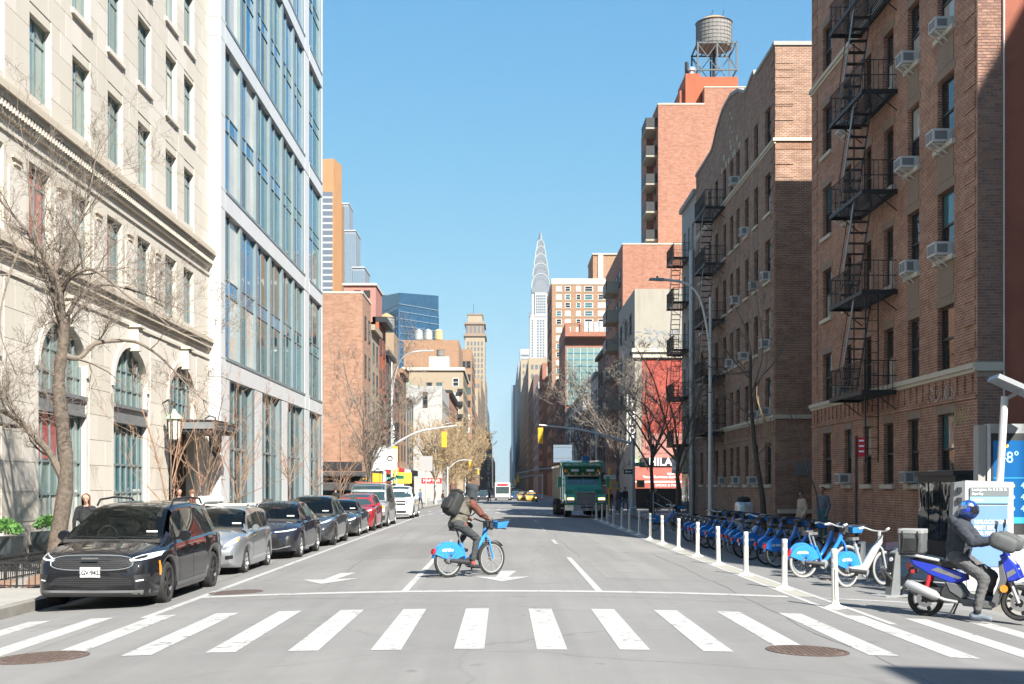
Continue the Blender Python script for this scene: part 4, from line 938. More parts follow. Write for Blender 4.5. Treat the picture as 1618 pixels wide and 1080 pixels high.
for z in [5.2+0.62*k for k in range(25)]:
 if not 16.0 < z < 17.0: mb = MB(); mb.fbox(frSB, XR+0.02, XR+0.78, z, z+0.48, 0.0, 0.018); mb.build('brick_quoin', 'brick_brown_b', rb)
mb = MB(); mb.fbox(frSB, XR+0.9, XR+1.7, 2.2, 2.8, 0.0, 0.05); mb.build('vent_box', 'grey_metal', rb)
mb = MB(); mb.fbox(frSB, 11.9, 13.6, 0.55, 0.72, 0.0, 0.3); mb.build('ledge', 'lintel', rb)
for u, w in colB[3:6]:
 for du, dv in ((0, 0.42), (-0.62, -0.1), (0.62, -0.1)): mb = MB(); mb.fbox(frR, u+du-0.11, u+du+0.11, 18.65+dv, 18.95+dv, -0.01, 0.05); mb.build('white_stone', 'lintel', rb)
for i in range(5): mb = MB(); mb.fbox(frR, 63.1+(-1)**i*0.2-0.09, 63.1+(-1)**i*0.2+0.09, 19.5+i*0.36, 19.68+i*0.36, -0.01, 0.05); mb.build('white_stone', 'lintel', rb)
feB = fire_escape(rb, 65.0, 68.6, [4.56, 7.56, 10.56, 13.56, 16.56], ladder=True)
for fi, ci in [(0,1),(0,3),(0,5),(1,0),(1,1),(2,0),(2,2),(2,4),(3,0),(3,1),(3,3),(4,2),(5,3)]:
 u, w = colB[ci]; v, h = ROWS[fi]
 ORD = ['first', 'second', 'third', 'fourth', 'fifth', 'sixth', 'seventh', 'eighth', 'ninth']
 aircon('R', frR, u, v + 0.03, 0.58, 0.38, 'white air conditioner, %s floor of gabled brick building, %s window column' % (FLOOR[fi], ORD[ci]), bracket=False)
# court between the two houses: low wall and gate at the back
cw = root_at('courtyard_wall', 'dark brick wall closing the gap between the two brown brick buildings', 'wall', 16, 50)
mb = MB(); mb.box(20, 20.4, YA1+0.05, YC0-0.05, -1.5, 12); mb.build('wall', 'brick_dark', cw)
# narrow grey house at the end of the block
YD0, YD1, TD = 74.75, 80.6, 19.6
rg = root_at('stucco_building', 'narrow grey stucco house with black fire escape at the end of the right block', 'building', XR, 77)
hol = [(u-0.45, u+0.45, z, z+1.7) for u in (75.9, 77.6, 79.4) for z in (4.6, 7.6, 10.6, 13.6, 16.4)]
mb = MB(); wall_holes(mb, frR, YD0, YD1, -1.6, TD, hol, 0.2); shell(mb, XR, XR+12, YD0, YD1, TD, front=((XR,YD1),(XR,YD0))); mb.build('wall', 'stucco_grey', rg)
for u in (75.9, 77.6, 79.4):
 for z in (4.6, 7.6, 10.6, 13.6, 16.4): window(rg, 'R', frR, u, z, 0.9, 1.7, 0.14, 'hung', 'window_frame_white', (rnd.choice(['glass_dark','glass_blind']), 'glass_dark'), ('stucco_grey', 0.06, 0.1, 0.08))
mb = MB(); mb.fbox(frR, YD0, YD1, TD, TD+0.3, -0.3, 0.2); mb.build('cornice', 'stucco_grey', rg)
fire_escape(rg, 77.0, 80.3, [4.3, 7.3, 10.3, 13.3, 16.1], ladder=False)
mb = MB(); mb.tube([frR(YD0+0.25, -0.1, 0.22), frR(YD0+0.25, 16.2, 0.22)], 0.17, 10); mb.build('flue_pipe', 'galvanised', rg, smooth=True)
mb = MB(); mb.fbox(frR, 75.4, 80.4, 2.55, 3.75, 0.02, 0.7); mb.build('shop_sign', 'sign_beige', rg); mb = MB(); mb.fbox(frR, 77.8, 80.2, 2.75, 3.45, 0.701, 0.72); mb.build('sign_board', 'paper_white', rg)
mb = MB(); mb.fbox(frR, 75.2, 80.4, -0.2, 2.5, 0.006, 0.04); mb.build('shop_window', 'glass_dark', rg)
text('DENTAL', rg, 'ink', 0.42, frR(79.0, 3.1, 0.723), (R(90), 0, R(-90)))
# buildings that stand outside the picture on the near side street: their shadows fall into it
t = root_at('corner_building', 'tall brown building across the side street, outside the right edge', 'building', 25, 6)
mb = MB(); shell(mb, 22.3, 40, -0.8, 16.0, 30.9, front=((0,0),(0,0))); mb.build('wall', 'brick_brown', t)
t = root_at('corner_building', 'low building on the corner behind the camera at the right', 'building', 16, -12)
mb = MB(); shell(mb, 11.8, 21, -30, -2.2, 14.6, front=((0,0),(0,0))); mb.build('wall', 'brick_tan', t)
t = root_at('corner_building', 'pale building on the corner behind the camera at the left', 'building', -16, -20)
mb = MB(); shell(mb, -40, -11.6, -60, -4.0, 22.0, front=((0,0),(0,0))); mb.build('wall', 'limestone', t)


# ------------------------------------------------------------------ beyond the cross street: the far avenue
WU = {}
def wunit(fm, gm, bars=0):
 k = (fm, gm, bars)
 if k not in WU:
  mb = MB(); t = 0.09; fl = frame((0,0,0), (1,0,0), (0,-1,0))
  mb.fbox(fl, -0.5, -0.5+t, 0, 1, 0, 0.06); mb.fbox(fl, 0.5-t, 0.5, 0, 1, 0, 0.06); mb.fbox(fl, -0.5+t, 0.5-t, 0, 0.06, 0, 0.09); mb.fbox(fl, -0.5+t, 0.5-t, 0.94, 1, 0, 0.06)
  if bars: mb.fbox(fl, -0.5+t, 0.5-t, 0.48, 0.53, 0, 0.05)
  mb.cur = 1; mb.face([(-0.5+t, -0.02, 0.06), (0.5-t, -0.02, 0.06), (0.5-t, -0.02, 0.94), (-0.5+t, -0.02, 0.94)])
  WU[k] = mb.mesh('window', [fm, gm])
 return WU[k]
def wgrid(parent, side, fr, u0, u1, v0, v1, nc, nr, w, h, fm='window_frame_dark', gms=('glass_dark',), bars=1, seed=1):
 r = random.Random(seed)
 for i in range(nc):
  for j in range(nr):
   u = lerp(u0, u1, (i+0.5)/nc); v = lerp(v0, v1, (j+0.5)/nr) - h/2
   inst('window', wunit(fm, r.choice(gms), bars), parent, fr(u, v, 0.002), RZ[side], (w, 1, h))
def slab(name, label, x0, x1, y0, y1, z1, wm, cat='building', z0=-1.7):
 t = thing(name, label, cat, ((x0+x1)/2, y0, z0), w=True)
 mb = MB(); mb.box(x0, x1, y0, y1, z0, z1); mb.build('wall', wm, t); return t
def cap(t, x0, x1, y0, y1, z0, z1, m, name='coping'):
 mb = MB(); mb.box(x0, x1, y0, y1, z0, z1); return mb.build(name, m, t)
GD = ('glass_dark', 'glass_dark', 'glass_teal', 'glass_blind')
# ---- left side
Y1 = 100.8; fs = fr_south(Y1); fl1 = fr_left(-11.6)
t = slab('brick_building', 'orange brick building with a bare side wall on the left cross street corner', -34, -11.6, Y1, 107.2, 16.0, 'brick_orange')
mb = MB(); mb.box(-15.4, -11.61, Y1+0.003, 107.1, 16.0, 17.6); mb.build('raised_parapet', 'brick_orange', t); cap(t, -15.45, -11.55, Y1-0.04, 107.2, 17.6, 17.75, 'lintel'); cap(t, -34, -15.46, Y1-0.04, Y1+0.5, 16.0, 16.15, 'lintel')
wgrid(t, 'L', fl1, 101.2, 107, 3.8, 16.6, 2, 4, 0.95, 1.9, 'window_frame_dark', GD)
mb = MB(); mb.box(-30, -11.6, Y1-1.4, Y1-0.01, 2.5, 2.62); mb.face([(-30, Y1-1.5, 1.35), (-11.3, Y1-1.5, 1.35), (-11.3, Y1-0.05, 2.9), (-30, Y1-0.05, 2.9)]); mb.build('awning', 'awning_black', t)
mb = MB(); mb.box(-30, -11.62, Y1-0.03, Y1-0.004, -0.3, 2.4); mb.build('shop_window', 'glass_dark', t)
mb = MB(); mb.box(-24, -11.62, Y1-0.06, Y1-0.005, 3.0, 3.7); mb.build('shop_sign', 'sign_black', t)
t = slab('roof_house', 'pale pink penthouse with vents above the orange brick building', -14.8, -11.9, 114, 120, 20.4, 'pink_paint_wall', z0=15)
cap(t, -15.0, -11.8, 113.8, 120, 20.4, 20.6, 'lintel')
for k in range(2): mb = MB(); mb.box(-13.9+k*0.9, -13.3+k*0.9, 113.93, 113.99, 19.3, 19.95); mb.build('vent', 'dark_metal', t)
rowL = [(107.25, 114.0, 15.4, 'cream_wall', 'yellowish plastered house next to the orange corner building', 2), (114.0, 120.6, 17.0, 'orange_wall', 'red painted house with a heavy black cornice on the left side', 2), (120.6, 129, 14.6, 'brick_dark', 'dark brick house with fire escape past the red painted house', 2),
  (129, 137, 13.0, 'brick_red', 'low red brick house in the left row beyond the cross street', 2), (137, 146, 14.4, 'brick_tan', 'tan brick house in the middle of the left row', 2), (146, 158, 12.2, 'stucco_grey', 'low grey house at the far end of the first left row', 3)]
for a, b, z, m, lab, nc in rowL:
 t = slab('row_house', lab, -30, -11.6, a, b-0.02, z, m)
 wgrid(t, 'L', fl1, a+0.4, b-0.4, 4.3, z-0.5, nc, 4, 1.0, 1.75, 'window_frame_dark', GD, seed=int(a))
 cap(t, -12.2, -10.9 if 'cornice' in lab else -11.25, a, b-0.03, z, z+0.5, 'dark_metal' if 'cornice' in lab or m == 'brick_dark' else m, 'cornice')
 mb = MB(); mb.box(-11.59, -11.5, a+0.2, b-0.2, -1, 2.9); mb.build('shop_window', 'glass_dark', t)
 mb = MB(); mb.box(-11.58, -11.0, a+0.3, b-0.3, 2.9, 3.6); mb.build('shop_sign', {'cream_wall':'sign_black','orange_wall':'sign_red','brick_dark':'sign_yellow','brick_red':'sign_red','brick_tan':'sign_white','stucco_grey':'sign_black'}[m], t)
 if m in ('brick_dark', 'orange_wall'):
  for z2 in (4.2, 7.2, 10.2): mb = MB(); mb.box(-11.59, -10.7, a+1, a+4.5, z2, z2+0.1); mb.box(-10.75, -10.7, a+1, a+4.5, z2, z2+0.9); mb.build('fire_escape_landing', 'iron', t)
t = slab('painted_wall_house', 'narrow house with a bright orange painted side wall on the left', -14.2, -12.1, 137.5, 137.9, 13.9, 'orange_wall')
def water_tank(label, x, y, z, r, h, roof, body, leg=1.5, cone=0.45, scaff=False):
 t = thing('water_tank', label, 'water tank', (x, y, z))
 mb = MB(); mb.lathe([(r*0.97, leg), (r, leg+h*0.1), (r, leg+h)], n=24); mb.build('tank', body, t)
 for k in range(5): mb = MB(); mb.lathe([(r*1.012, leg+h*(0.1+k*0.2)-0.03), (r*1.012, leg+h*(0.1+k*0.2)+0.03)], n=24, cap=False); mb.build('hoop', 'dark_metal' if body != 'tank_metal' else 'galvanised', t)
 mb = MB(); mb.lathe([(r*1.07, leg+h), (r*0.55, leg+h+r*cone*0.55), (0.02, leg+h+r*cone)], n=24); mb.build('conical_roof', roof, t)
 n = 6 if not scaff else 4
 for k in range(n):
  a = 2*math.pi*k/n + 0.785; mb = MB(); mb.bar((r*0.95*math.cos(a), r*0.95*math.sin(a), 0), (r*0.95*math.cos(a), r*0.95*math.sin(a), leg), 0.12); mb.build('leg', 'dark_metal', t)
 return t
Yw = 232.0
t = slab('white_building', 'white painted building with bare side wall in the second block on the left', -30, -11.6, Yw, 262, 20.6, 'white_wall')
wgrid(t, 'S', fr_south(Yw), -15.6, -14.0, 16.0, 20, 1, 1, 0.9, 3.0, 'window_frame_dark', ('glass_dark',)); cap(t, -30, -17.6, Yw-0.02, 260, 20.6, 21.3, 'copper', 'green_parapet')
wgrid(t, 'L', fl1, 233, 261, 4, 19, 8, 4, 1.1, 1.9, 'window_frame_dark', GD)
mb = MB(); mb.box(-15.5, -11.65, Yw-0.05, Yw-0.005, 2.1, 3.1); mb.build('red_sign', 'sign_red', t); text('MAP PAR', t, 'white_ink', 0.8, (-13.6, Yw-0.06, 2.6))
mb = MB(); mb.box(-11.58, -10.5, 235, 250, 12.5, 14.0); mb.build('cornice', 'dark_metal', t)
t = slab('brick_building', 'pinkish brick building right behind the white painted building', -24, -11.6, 262.1, 310, 21.5, 'brick_salmon')
wgrid(t, 'L', fl1, 263, 309, 3, 20, 10, 4, 1.2, 2, 'window_frame_dark', GD); cap(t, -12.6, -11.0, 262.1, 310, 21.5, 22.2, 'dark_metal', 'cornice')
Yt = 318.0
t = slab('beige_building', 'beige masonry building with a white roof box in the left distance', -24.5, -10.4, Yt, 360, 31.6, 'cream_wall')
wgrid(t, 'S', fr_south(Yt), -20.5, -15.4, 17, 29, 2, 4, 1.4, 2.0, 'window_frame_dark', ('glass_dark','glass_teal')); wgrid(t, 'S', fr_south(Yt), -13.5, -11.2, 15, 30.5, 1, 4, 1.6, 2.2, 'window_frame_white', ('glass_dark','glass_blind')); cap(t, -24.9, -10.0, Yt-0.5, 361, 31.6, 32.4, 'lintel')
wgrid(t, 'L', fr_left(-10.4), 319, 359, 3, 31, 8, 8, 1.6, 2.2, 'window_frame_dark', GD)
mb = MB(); mb.box(-19.5, -14.2, Yt+3, Yt+10, 31.65, 35.6); mb.build('roof_box', 'white_wall', t)
for k in range(9): mb = MB(); mb.box(-10.38, -9.1, 318.5+k*4.5, 321.3+k*4.5, 8+0*k, 8.15); mb.build('balcony', 'iron', t)
for k in range(7): mb = MB(); mb.box(-11.9, -10.45, Yt-0.9, Yt-0.02, 6+3.3*k, 6.15+3.3*k); mb.box(-11.9, -10.45, Yt-0.95, Yt-0.9, 6+3.3*k, 7.0+3.3*k); mb.build('fire_escape_landing', 'iron', t)
water_tank('dark round roof tank on the beige building in the left distance', -16.6, Yt+6, 35.6, 1.05, 1.7, 'dark_metal', 'tank_wood', leg=0.3, cone=0.1)
Yb = 340.0
t = slab('brick_block', 'large tan brick apartment block with three roof tanks in the left distance', Xp(627, Yb), Xp(720, Yb), Yb+24, Yb+60, Zp(537, Yb+24), 'brick_tan')
wgrid(t, 'S', fr_south(Yb+24), Xp(632, 364), Xp(655, 364), 12, 38, 2, 7, 1.4, 2.0, 'window_frame_dark', GD)
mb = MB(); mb.box(Xp(638, 364), Xp(650, 364), Yb+22.6, Yb+23.98, 8, 9);
for k in range(9): mb.box(Xp(640, 364), Xp(649, 364), Yb+22.6, Yb+23.98, 12+3*k, 12.2+3*k)
mb.build('fire_escape', 'iron', t)
for px, roof, body in ((661, 'tank_metal', 'tank_metal'), (676, 'tank_metal', 'tank_metal'), (692.5, 'tank_yellow', 'tank_yellow')):
 water_tank({661:'leftmost of three round grey metal roof tanks in the distance', 676:'middle of three round roof tanks in the distance', 692.5:'yellowish rightmost of the three round roof tanks'}[px], Xp(px, 366), 368, Zp(537, 364), 1.3, 2.6, roof, body, leg=0.5, cone=0.6)
t = slab('brick_block', 'orange tan brick block below the tall stepped tower', Xp(703, 425), -10.9, 425, 470, Zp(551, 425), 'brick_tan'); wgrid(t, 'S', fr_south(425), Xp(705, 425), -11.2, 14, 46, 5, 7, 1.5, 2.4, 'window_frame_dark', GD); wgrid(t, 'L', fr_left(-10.9), 426, 469, 3, 46, 8, 11, 2, 2.4, 'window_frame_dark', GD)
# tall stepped tower
Yo = 775.0
t = slab('stepped_tower', 'slender beige tower with a dark balustraded crown in the left distance', Xp(735, Yo), -11.6, Yo, Yo+30, Zp(531, Yo), 'cream_wall')
x0, x1 = Xp(735, Yo), -11.6
wgrid(t, 'S', fr_south(Yo), x0+0.8, x1-0.8, 40, Zp(538, Yo), 5, 15, 1.1, 2.4, 'window_frame_brown', ('far_window',), 0)
wgrid(t, 'L', fr_left(-11.6), Yo+1, Yo+29, 20, 92, 5, 16, 2.4, 2.6, 'window_frame_brown', ('far_window',), 0)
cap(t, x0-0.9, x1+0.9, Yo-0.9, Yo+31, Zp(531, Yo), Zp(527, Yo), 'spandrel_stone', 'lower_balustrade'); cap(t, x0+0.5, x1-0.5, Yo+0.3, Yo+29, Zp(527, Yo), Zp(512, Yo), 'spandrel_stone', 'crown_storey'); cap(t, x0-0.5, x1+0.4, Yo-0.5, Yo+30, Zp(512, Yo), Zp(509, Yo), 'spandrel_stone', 'upper_balustrade'); cap(t, x0+1.6, x1-1.6, Yo+1, Yo+25, Zp(509, Yo), Zp(497, Yo), 'cream_wall', 'crown_block'); cap(t, x0+1.2, x1-1.2, Yo+0.6, Yo+26, Zp(497, Yo), Zp(495, Yo), 'spandrel_stone', 'crown_cornice')
mb = MB(); mb.tube([(Xp(748, Yo), Yo+5, Zp(496, Yo)), (Xp(748, Yo), Yo+5, Zp(478, Yo))], 0.12, 5); mb.build('mast', 'dark_metal', t)
for k in range(5): mb = MB(); mb.box(lerp(x0+1.2, x1-1.2, k/4)-0.5, lerp(x0+1.2, x1-1.2, k/4)+0.5, Yo+0.2, Yo+0.29, Zp(525, Yo), Zp(515, Yo)); mb.build('crown_window', 'far_window', t)
midL = [(470, 560, 33, 'brick_salmon', 'reddish block far down the left side of the avenue'), (560, 640, 46, 'cream_wall', 'cream block far down the left side before the tower'), (640, 774, 58, 'tan_wall', 'tan slab under the tall tower on the left'), (810, 900, 74, 'far_white', 'pale tower behind the tall beige tower with dark window bands'), (905, 1040, 60, 'far_teal', 'greenish glass block far down the left'), (1045, 1300, 44, 'brick_salmon', 'reddish far block near the end of the avenue on the left'), (1300, 1800, 34, 'cream_wall', 'last pale block at the end of the avenue on the left')]
for a, b, z, m, lab in midL:
 t = slab('avenue_building', lab, -34, -11.6, a, b-0.5, z, m); r = random.Random(a)
 nr = int(z/4); wgrid(t, 'L', fl1, a+2, b-2, 4, z-2, 6, nr, (b-a)/12, 2.2, 'window_frame_brown', ('far_window',), 0, seed=a); wgrid(t, 'S', fr_south(a), -20, -12.2, z*0.35, z-2, 5, max(3, int(z*0.6/4)), 0.9, 2.0, 'window_frame_brown', ('far_window',), 0, seed=a)
# blue glass tower and its neighbours above the left roofs
Yk = 520.0
t = thing('glass_tower', 'dark blue glass office tower rising behind the left rooftops', 'tower', (Xp(640, Yk), Yk, -1.7), w=True)
pl = [(Xp(597, Yk+12), Yk+26), (Xp(631, Yk), Yk), (Xp(693, Yk+20), Yk+20), (Xp(693, Yk+60), Yk+60), (Xp(597, Yk+60), Yk+70)]
def prism_xy(mb, poly, z0, z1, z1s=None):
 n = len(poly); a = [(x, y, z0) for x, y in poly]; b = [(x, y, (z1s[i] if z1s else z1)) for i, (x, y) in enumerate(poly)]
 mb.polys(a + b, [list(range(n))[::-1], [n+i for i in range(n)]] + [[i, (i+1) % n, n+(i+1) % n, n+i] for i in range(n)])
mb = MB(); prism_xy(mb, pl, -1.7, 0, [Zp(468, Yk+26), Zp(462, Yk), Zp(467, Yk+20), Zp(467, Yk+60), Zp(468, Yk+70)]); mb.build('curtain_wall', 'glass_tower', t)
for (pa, pb) in ((pl[0], pl[1]), (pl[1], pl[2])):
 d = Vector((pb[0]-pa[0], pb[1]-pa[1], 0)); nn = Vector((d.y, -d.x, 0)).normalized()*0.15
 for k in range(20):
  z = 20 + k*3.1
  mb = MB(); A = Vector((pa[0], pa[1], z)) + nn; B = Vector((pb[0], pb[1], z)) + nn; mb.bar(A, B, 0.25, 0.28); mb.build('floor_band', 'far_glass' if k != 14 else 'far_white', t)
 nv = 10
 for k in range(nv+1):
  mb = MB(); q = Vector((lerp(pa[0], pb[0], k/nv), lerp(pa[1], pb[1], k/nv), 10)) + nn*0.9; mb.bar(q, q + Vector((0,0,67)), 0.18); mb.build('mullion', 'glass_blue', t)
t = slab('glass_tower', 'wide dark glass slab just left of the blue tower', Xp(577, 560), Xp(608, 560), 560, 600, Zp(466, 560), 'glass_tower'); cap(t, Xp(577, 560), Xp(608, 560), 559.5, 601, Zp(466, 560), Zp(463, 560), 'far_grey'); cap(t, Xp(604, 560), Xp(626, 560), 575, 590, Zp(466, 560), Zp(459, 560), 'far_white', 'roof_plant')
Yr = 300.0
t = slab('brick_tower', 'tall orange brick tower with stacked dark windows behind the white building', Xp(500, Yr), Xp(527, Yr), Yr, Yr+20, Zp(298, Yr), 'orange_panel')
mb = MB(); prism_xy(mb, [(Xp(500, Yr), Yr+0.01), (Xp(527, Yr), Yr+0.01), (Xp(540, Yr+4), Yr+4), (Xp(540, Yr+24), Yr+24), (Xp(500, Yr), Yr+24)], -1.7, 0, [Zp(252, Yr), Zp(250, Yr), Zp(254, Yr), Zp(254, Yr), Zp(252, Yr)]); mb.build('shaft', 'orange_panel', t)
for k in range(22):
 z = Zp(303+ (k*10.2), Yr); mb = MB(); mb.box(Xp(508, Yr), Xp(525.5, Yr), Yr-0.18, Yr-0.02, z-1.1, z); mb.build('window_strip', 'far_window', t)
 mb = MB(); mb.box(Xp(508, Yr), Xp(525.5, Yr), Yr-0.2, Yr-0.021, z-1.58, z-1.12); mb.build('spandrel', 'far_white', t)
for a, b, top, y, m, lab in ((538, 551, 322, 900, 'far_grey', 'grey glass tower right of the orange brick tower'), (545, 562, 365, 760, 'far_grey', 'stepped grey tower in front of the far grey tower'), (557, 576, 423, 640, 'far_grey', 'lower grey tower beside the pink penthouse')):
 t = slab('grey_tower', lab, Xp(a, y), Xp(b, y), y, y+25, Zp(top, y), m); n = int((Zp(top, y)-60)/8)
 for k in range(6): mb = MB(); x = lerp(Xp(a, y), Xp(b, y), (k+0.5)/6); mb.box(x-0.35, x+0.35, y-0.3, y-0.02, 50, Zp(top+4, y)); mb.build('window_strip', 'far_glass', t)
 cap(t, Xp(a, y)-0.3, Xp(b, y)+0.3, y-0.5, y+26, Zp(top, y), Zp(top-2, y), 'far_white', 'roof_edge')
water_tank('wooden roof tank with pale cone above the red painted house', Xp(610.5, 205), 205, Zp(528, 205), 1.35, 2.0, 'tank_roof', 'tank_wood', leg=0.8, cone=0.62)
t = slab('roof_house', 'plain bulkhead carrying the wooden tank behind the red painted house', Xp(598, 205)-6, Xp(624, 205), 203, 212, Zp(527.5, 205), 'tan_wall')

# ---- right side
Yq = 104.0; xq = Xp(1003, Yq)
t = slab('red_painted_building', 'building with red painted side wall and pale plaster above a red awning on the right', xq, 30, Yq, 118.5, Zp(456, Yq), 'stucco_pale')
zc = Zp(551, Yq)
mb = MB(); mb.box(xq+0.62, 29.9, Yq-0.05, Yq-0.004, 3.0, zc-0.9); mb.build('red_wall', 'red_paint_wall', t); mb = MB(); mb.box(xq+0.62, 29.9, Yq-0.06, Yq-0.006, 2.6, Zp(684, Yq)); mb.build('pink_wall', 'pink_paint_wall', t)
mb = MB(); mb.box(xq-0.3, 29.9, Yq-0.5, Yq-0.006, zc-0.3, zc); mb.box(xq-0.2, 29.9, Yq-0.3, Yq-0.007, zc-0.75, zc-0.3); mb.build('cornice', 'lintel', t)
scr = MB(); r_ = random.Random(5)
for k in range(60):
 a = (xq+0.3+r_.uniform(0, 4.5), zc+r_.uniform(0.1, 1.6)); b = (a[0]+r_.uniform(-0.5, 0.5), a[1]+r_.uniform(-0.5, 0.5)); scr.bar((a[0], Yq-0.012-0.0004*k, a[1]), (b[0], Yq-0.012-0.0004*k, b[1]), 0.004, 0.09, (0,0,1))
o = scr.build('graffiti', 'far_grey', t); o['kind'] = 'stuff'
wgrid(t, 'R', fr_right(xq), 105, 118, 4.5, 17.5, 3, 4, 1.0, 1.8, 'window_frame_dark', GD)
mb = MB(); mb.hexa([(xq-0.4, Yq-1.7, 2.0), (22, Yq-1.7, 2.0), (22, Yq-0.06, 2.0), (xq-0.4, Yq-0.06, 2.0), (xq-0.4, Yq-1.65, 2.35), (22, Yq-1.65, 2.35), (22, Yq-0.06, 3.35), (xq-0.4, Yq-0.06, 3.35)]); mb.build('awning', 'awning_red', t)
mb = MB(); mb.box(xq-0.42, 22, Yq-1.73, Yq-1.705, 1.5, 1.99); mb.build('awning_valance', 'awning_red', t); mb = MB(); mb.box(xq-0.42, 22, Yq-1.735, Yq-1.72, 2.0, 2.12); mb.build('awning_stripe', 'sign_white', t)
mb = MB(); mb.box(xq+0.5, 22, Yq-0.3, Yq-0.07, 3.38, 4.1); mb.build('sign_board', 'sign_black', t)
text('HILAS', t, 'white_ink', 0.92, (xq+2.35, Yq-0.31, 3.72), bold=0.02); text('soft', t, 'white_ink', 0.42, (xq+2.9, Yq-1.25, 2.75), (R(60), 0, 0)); text('Tacos-Burritos-Bowls', t, 'white_ink', 0.34, (xq+2.0, Yq-1.62, 2.45), (R(58), 0, 0)); text('SMOKE & PAPER', t, 'white_ink', 0.3, (xq+2.6, Yq-1.74, 1.75))
mb = MB(); mb.box(xq, 22, Yq-0.03, Yq-0.003, -0.5, 2.4); mb.build('shop_window', 'glass_dark', t)
mb = MB(); mb.box(xq-0.75, xq+0.05, Yq-0.6, Yq-0.35, 6.0-0.9, 9.6); mb.build('blade_sign', 'sign_black', t); mb = MB(); mb.box(xq-0.75, xq-0.62, Yq-0.62, Yq-0.605, 5.2, 9.5); mb.build('sign_edge', 'sign_white', t)
for i, ch in enumerate('LIQUOR'): text(ch, t, 'white_ink', 0.72, (xq-0.28, Yq-0.62, 9.1-i*0.68), bold=0.02)
t2 = thing('round_sign', 'small round green and white sign above the red awning', 'sign', (xq-0.05, Yq-0.8, 3.75)); mb = MB(); mb.lathe([(0.36, 0), (0.36, 0.06)], axis=(0,-1,0), n=20); mb.build('disc', 'leaf_light', t2); mb = MB(); mb.lathe([(0.24, 0.061), (0.24, 0.07)], axis=(0,-1,0), n=20); mb.build('face', 'sign_white', t2)
# brick block with terraces and a water tower on top
Ye = 120.0; xe = 11.75
t = slab('brick_block', 'tall salmon brick block with balconies and set back upper storeys on the right', xe, 34, Ye, 140, Zp(386, Ye), 'brick_salmon')
cap(t, xe-0.04, 34, Ye-0.06, 140, Zp(386, Ye), Zp(384, Ye), 'lintel')
xu = Xp(1040, 126); zu = Zp(165, 126)
mb = MB(); mb.box(xu, 34, 126, 135.5, Zp(386, Ye)-0.5, zu); mb.build('upper_block', 'brick_salmon', t); cap(t, xu-0.05, Xp(1113, 126), 125.94, 135.5, zu, zu+0.15, 'lintel')
xv = Xp(1113, 126); mb = MB(); mb.box(xv, 33.9, 125.99, 135.4, zu-0.2, Zp(138, 126)); mb.build('upper_step', 'brick_salmon', t); cap(t, xv-0.05, 33.9, 125.93, 135.4, Zp(138, 126), Zp(136.5, 126), 'lintel')
mb = MB(); mb.box(xu-0.7, xu+2, 130.5, 135.3, Zp(386, Ye)-0.5, Zp(213, 134)); mb.build('terrace_wing', 'brick_salmon', t)
for k in range(6):
 z = 24.2 + k*2.9; q = MB(); q.box(xu-1.2, xu-0.02, 126.6, 130.4, z, z+0.22); q.build('balcony', 'stucco_pale', t); q = MB(); q.box(xu-1.22, xu-1.16, 126.6, 130.4, z+0.22, z+1.15); q.box(xu-1.2, xu-0.02, 126.56, 126.62, z+0.22, z+1.15); q.build('railing', 'iron', t)
wgrid(t, 'R', fr_right(xu), 126.6, 130, 26, zu-0.5, 1, 5, 1.4, 1.9, 'window_frame_dark', GD); wgrid(t, 'R', fr_right(xe), 121, 139, 3.5, 24, 5, 7, 1.4, 1.7, 'window_frame_dark', GD)
for k in range(5):
 z = 9.5+k*2.95; q = MB(); q.box(xe-1.3, xe-0.01, 124, 128, z, z+0.2); q.box(xe-1.3, xe-1.22, 124, 128, z+0.2, z+1.2); q.box(xe-1.3, xe-0.01, 124, 124.08, z+0.2, z+1.2); q.build('balcony', 'stucco_pale', t)
mb = MB(); mb.box(Xp(1083, 128), Xp(1166, 128), 128, 137, Zp(140, 126), Zp(121, 128)); mb.build('penthouse', 'orange_wall', t); mb = MB(); mb.box(Xp(1083, 127.5), Xp(1107, 127.5), 127.4, 133, zu, Zp(116, 127.5)); mb.build('stair_tower', 'orange_wall', t)
mb = MB(); mb.box(Xp(1075, 127.5), Xp(1083, 127.5), 128.0, 132, zu, Zp(140, 127.5)); mb.build('stair_step', 'rust_wall', t)
q = MB(); q.tube([(Xp(1087, 127.5), 128.4, Zp(118, 128)), (Xp(1087, 127.5), 128.4, Zp(96, 128))], 0.2, 8); q.build('flue', 'dark_metal', t); q = MB(); q.lathe([(0.3, 0), (0.3, 0.4), (0.45, 0.5), (0.45, 0.8), (0.1, 0.95)], o=(Xp(1094, 127.5), 128.2, Zp(116, 127.5)), n=12); q.build('vent_cowl', 'galvanised', t)
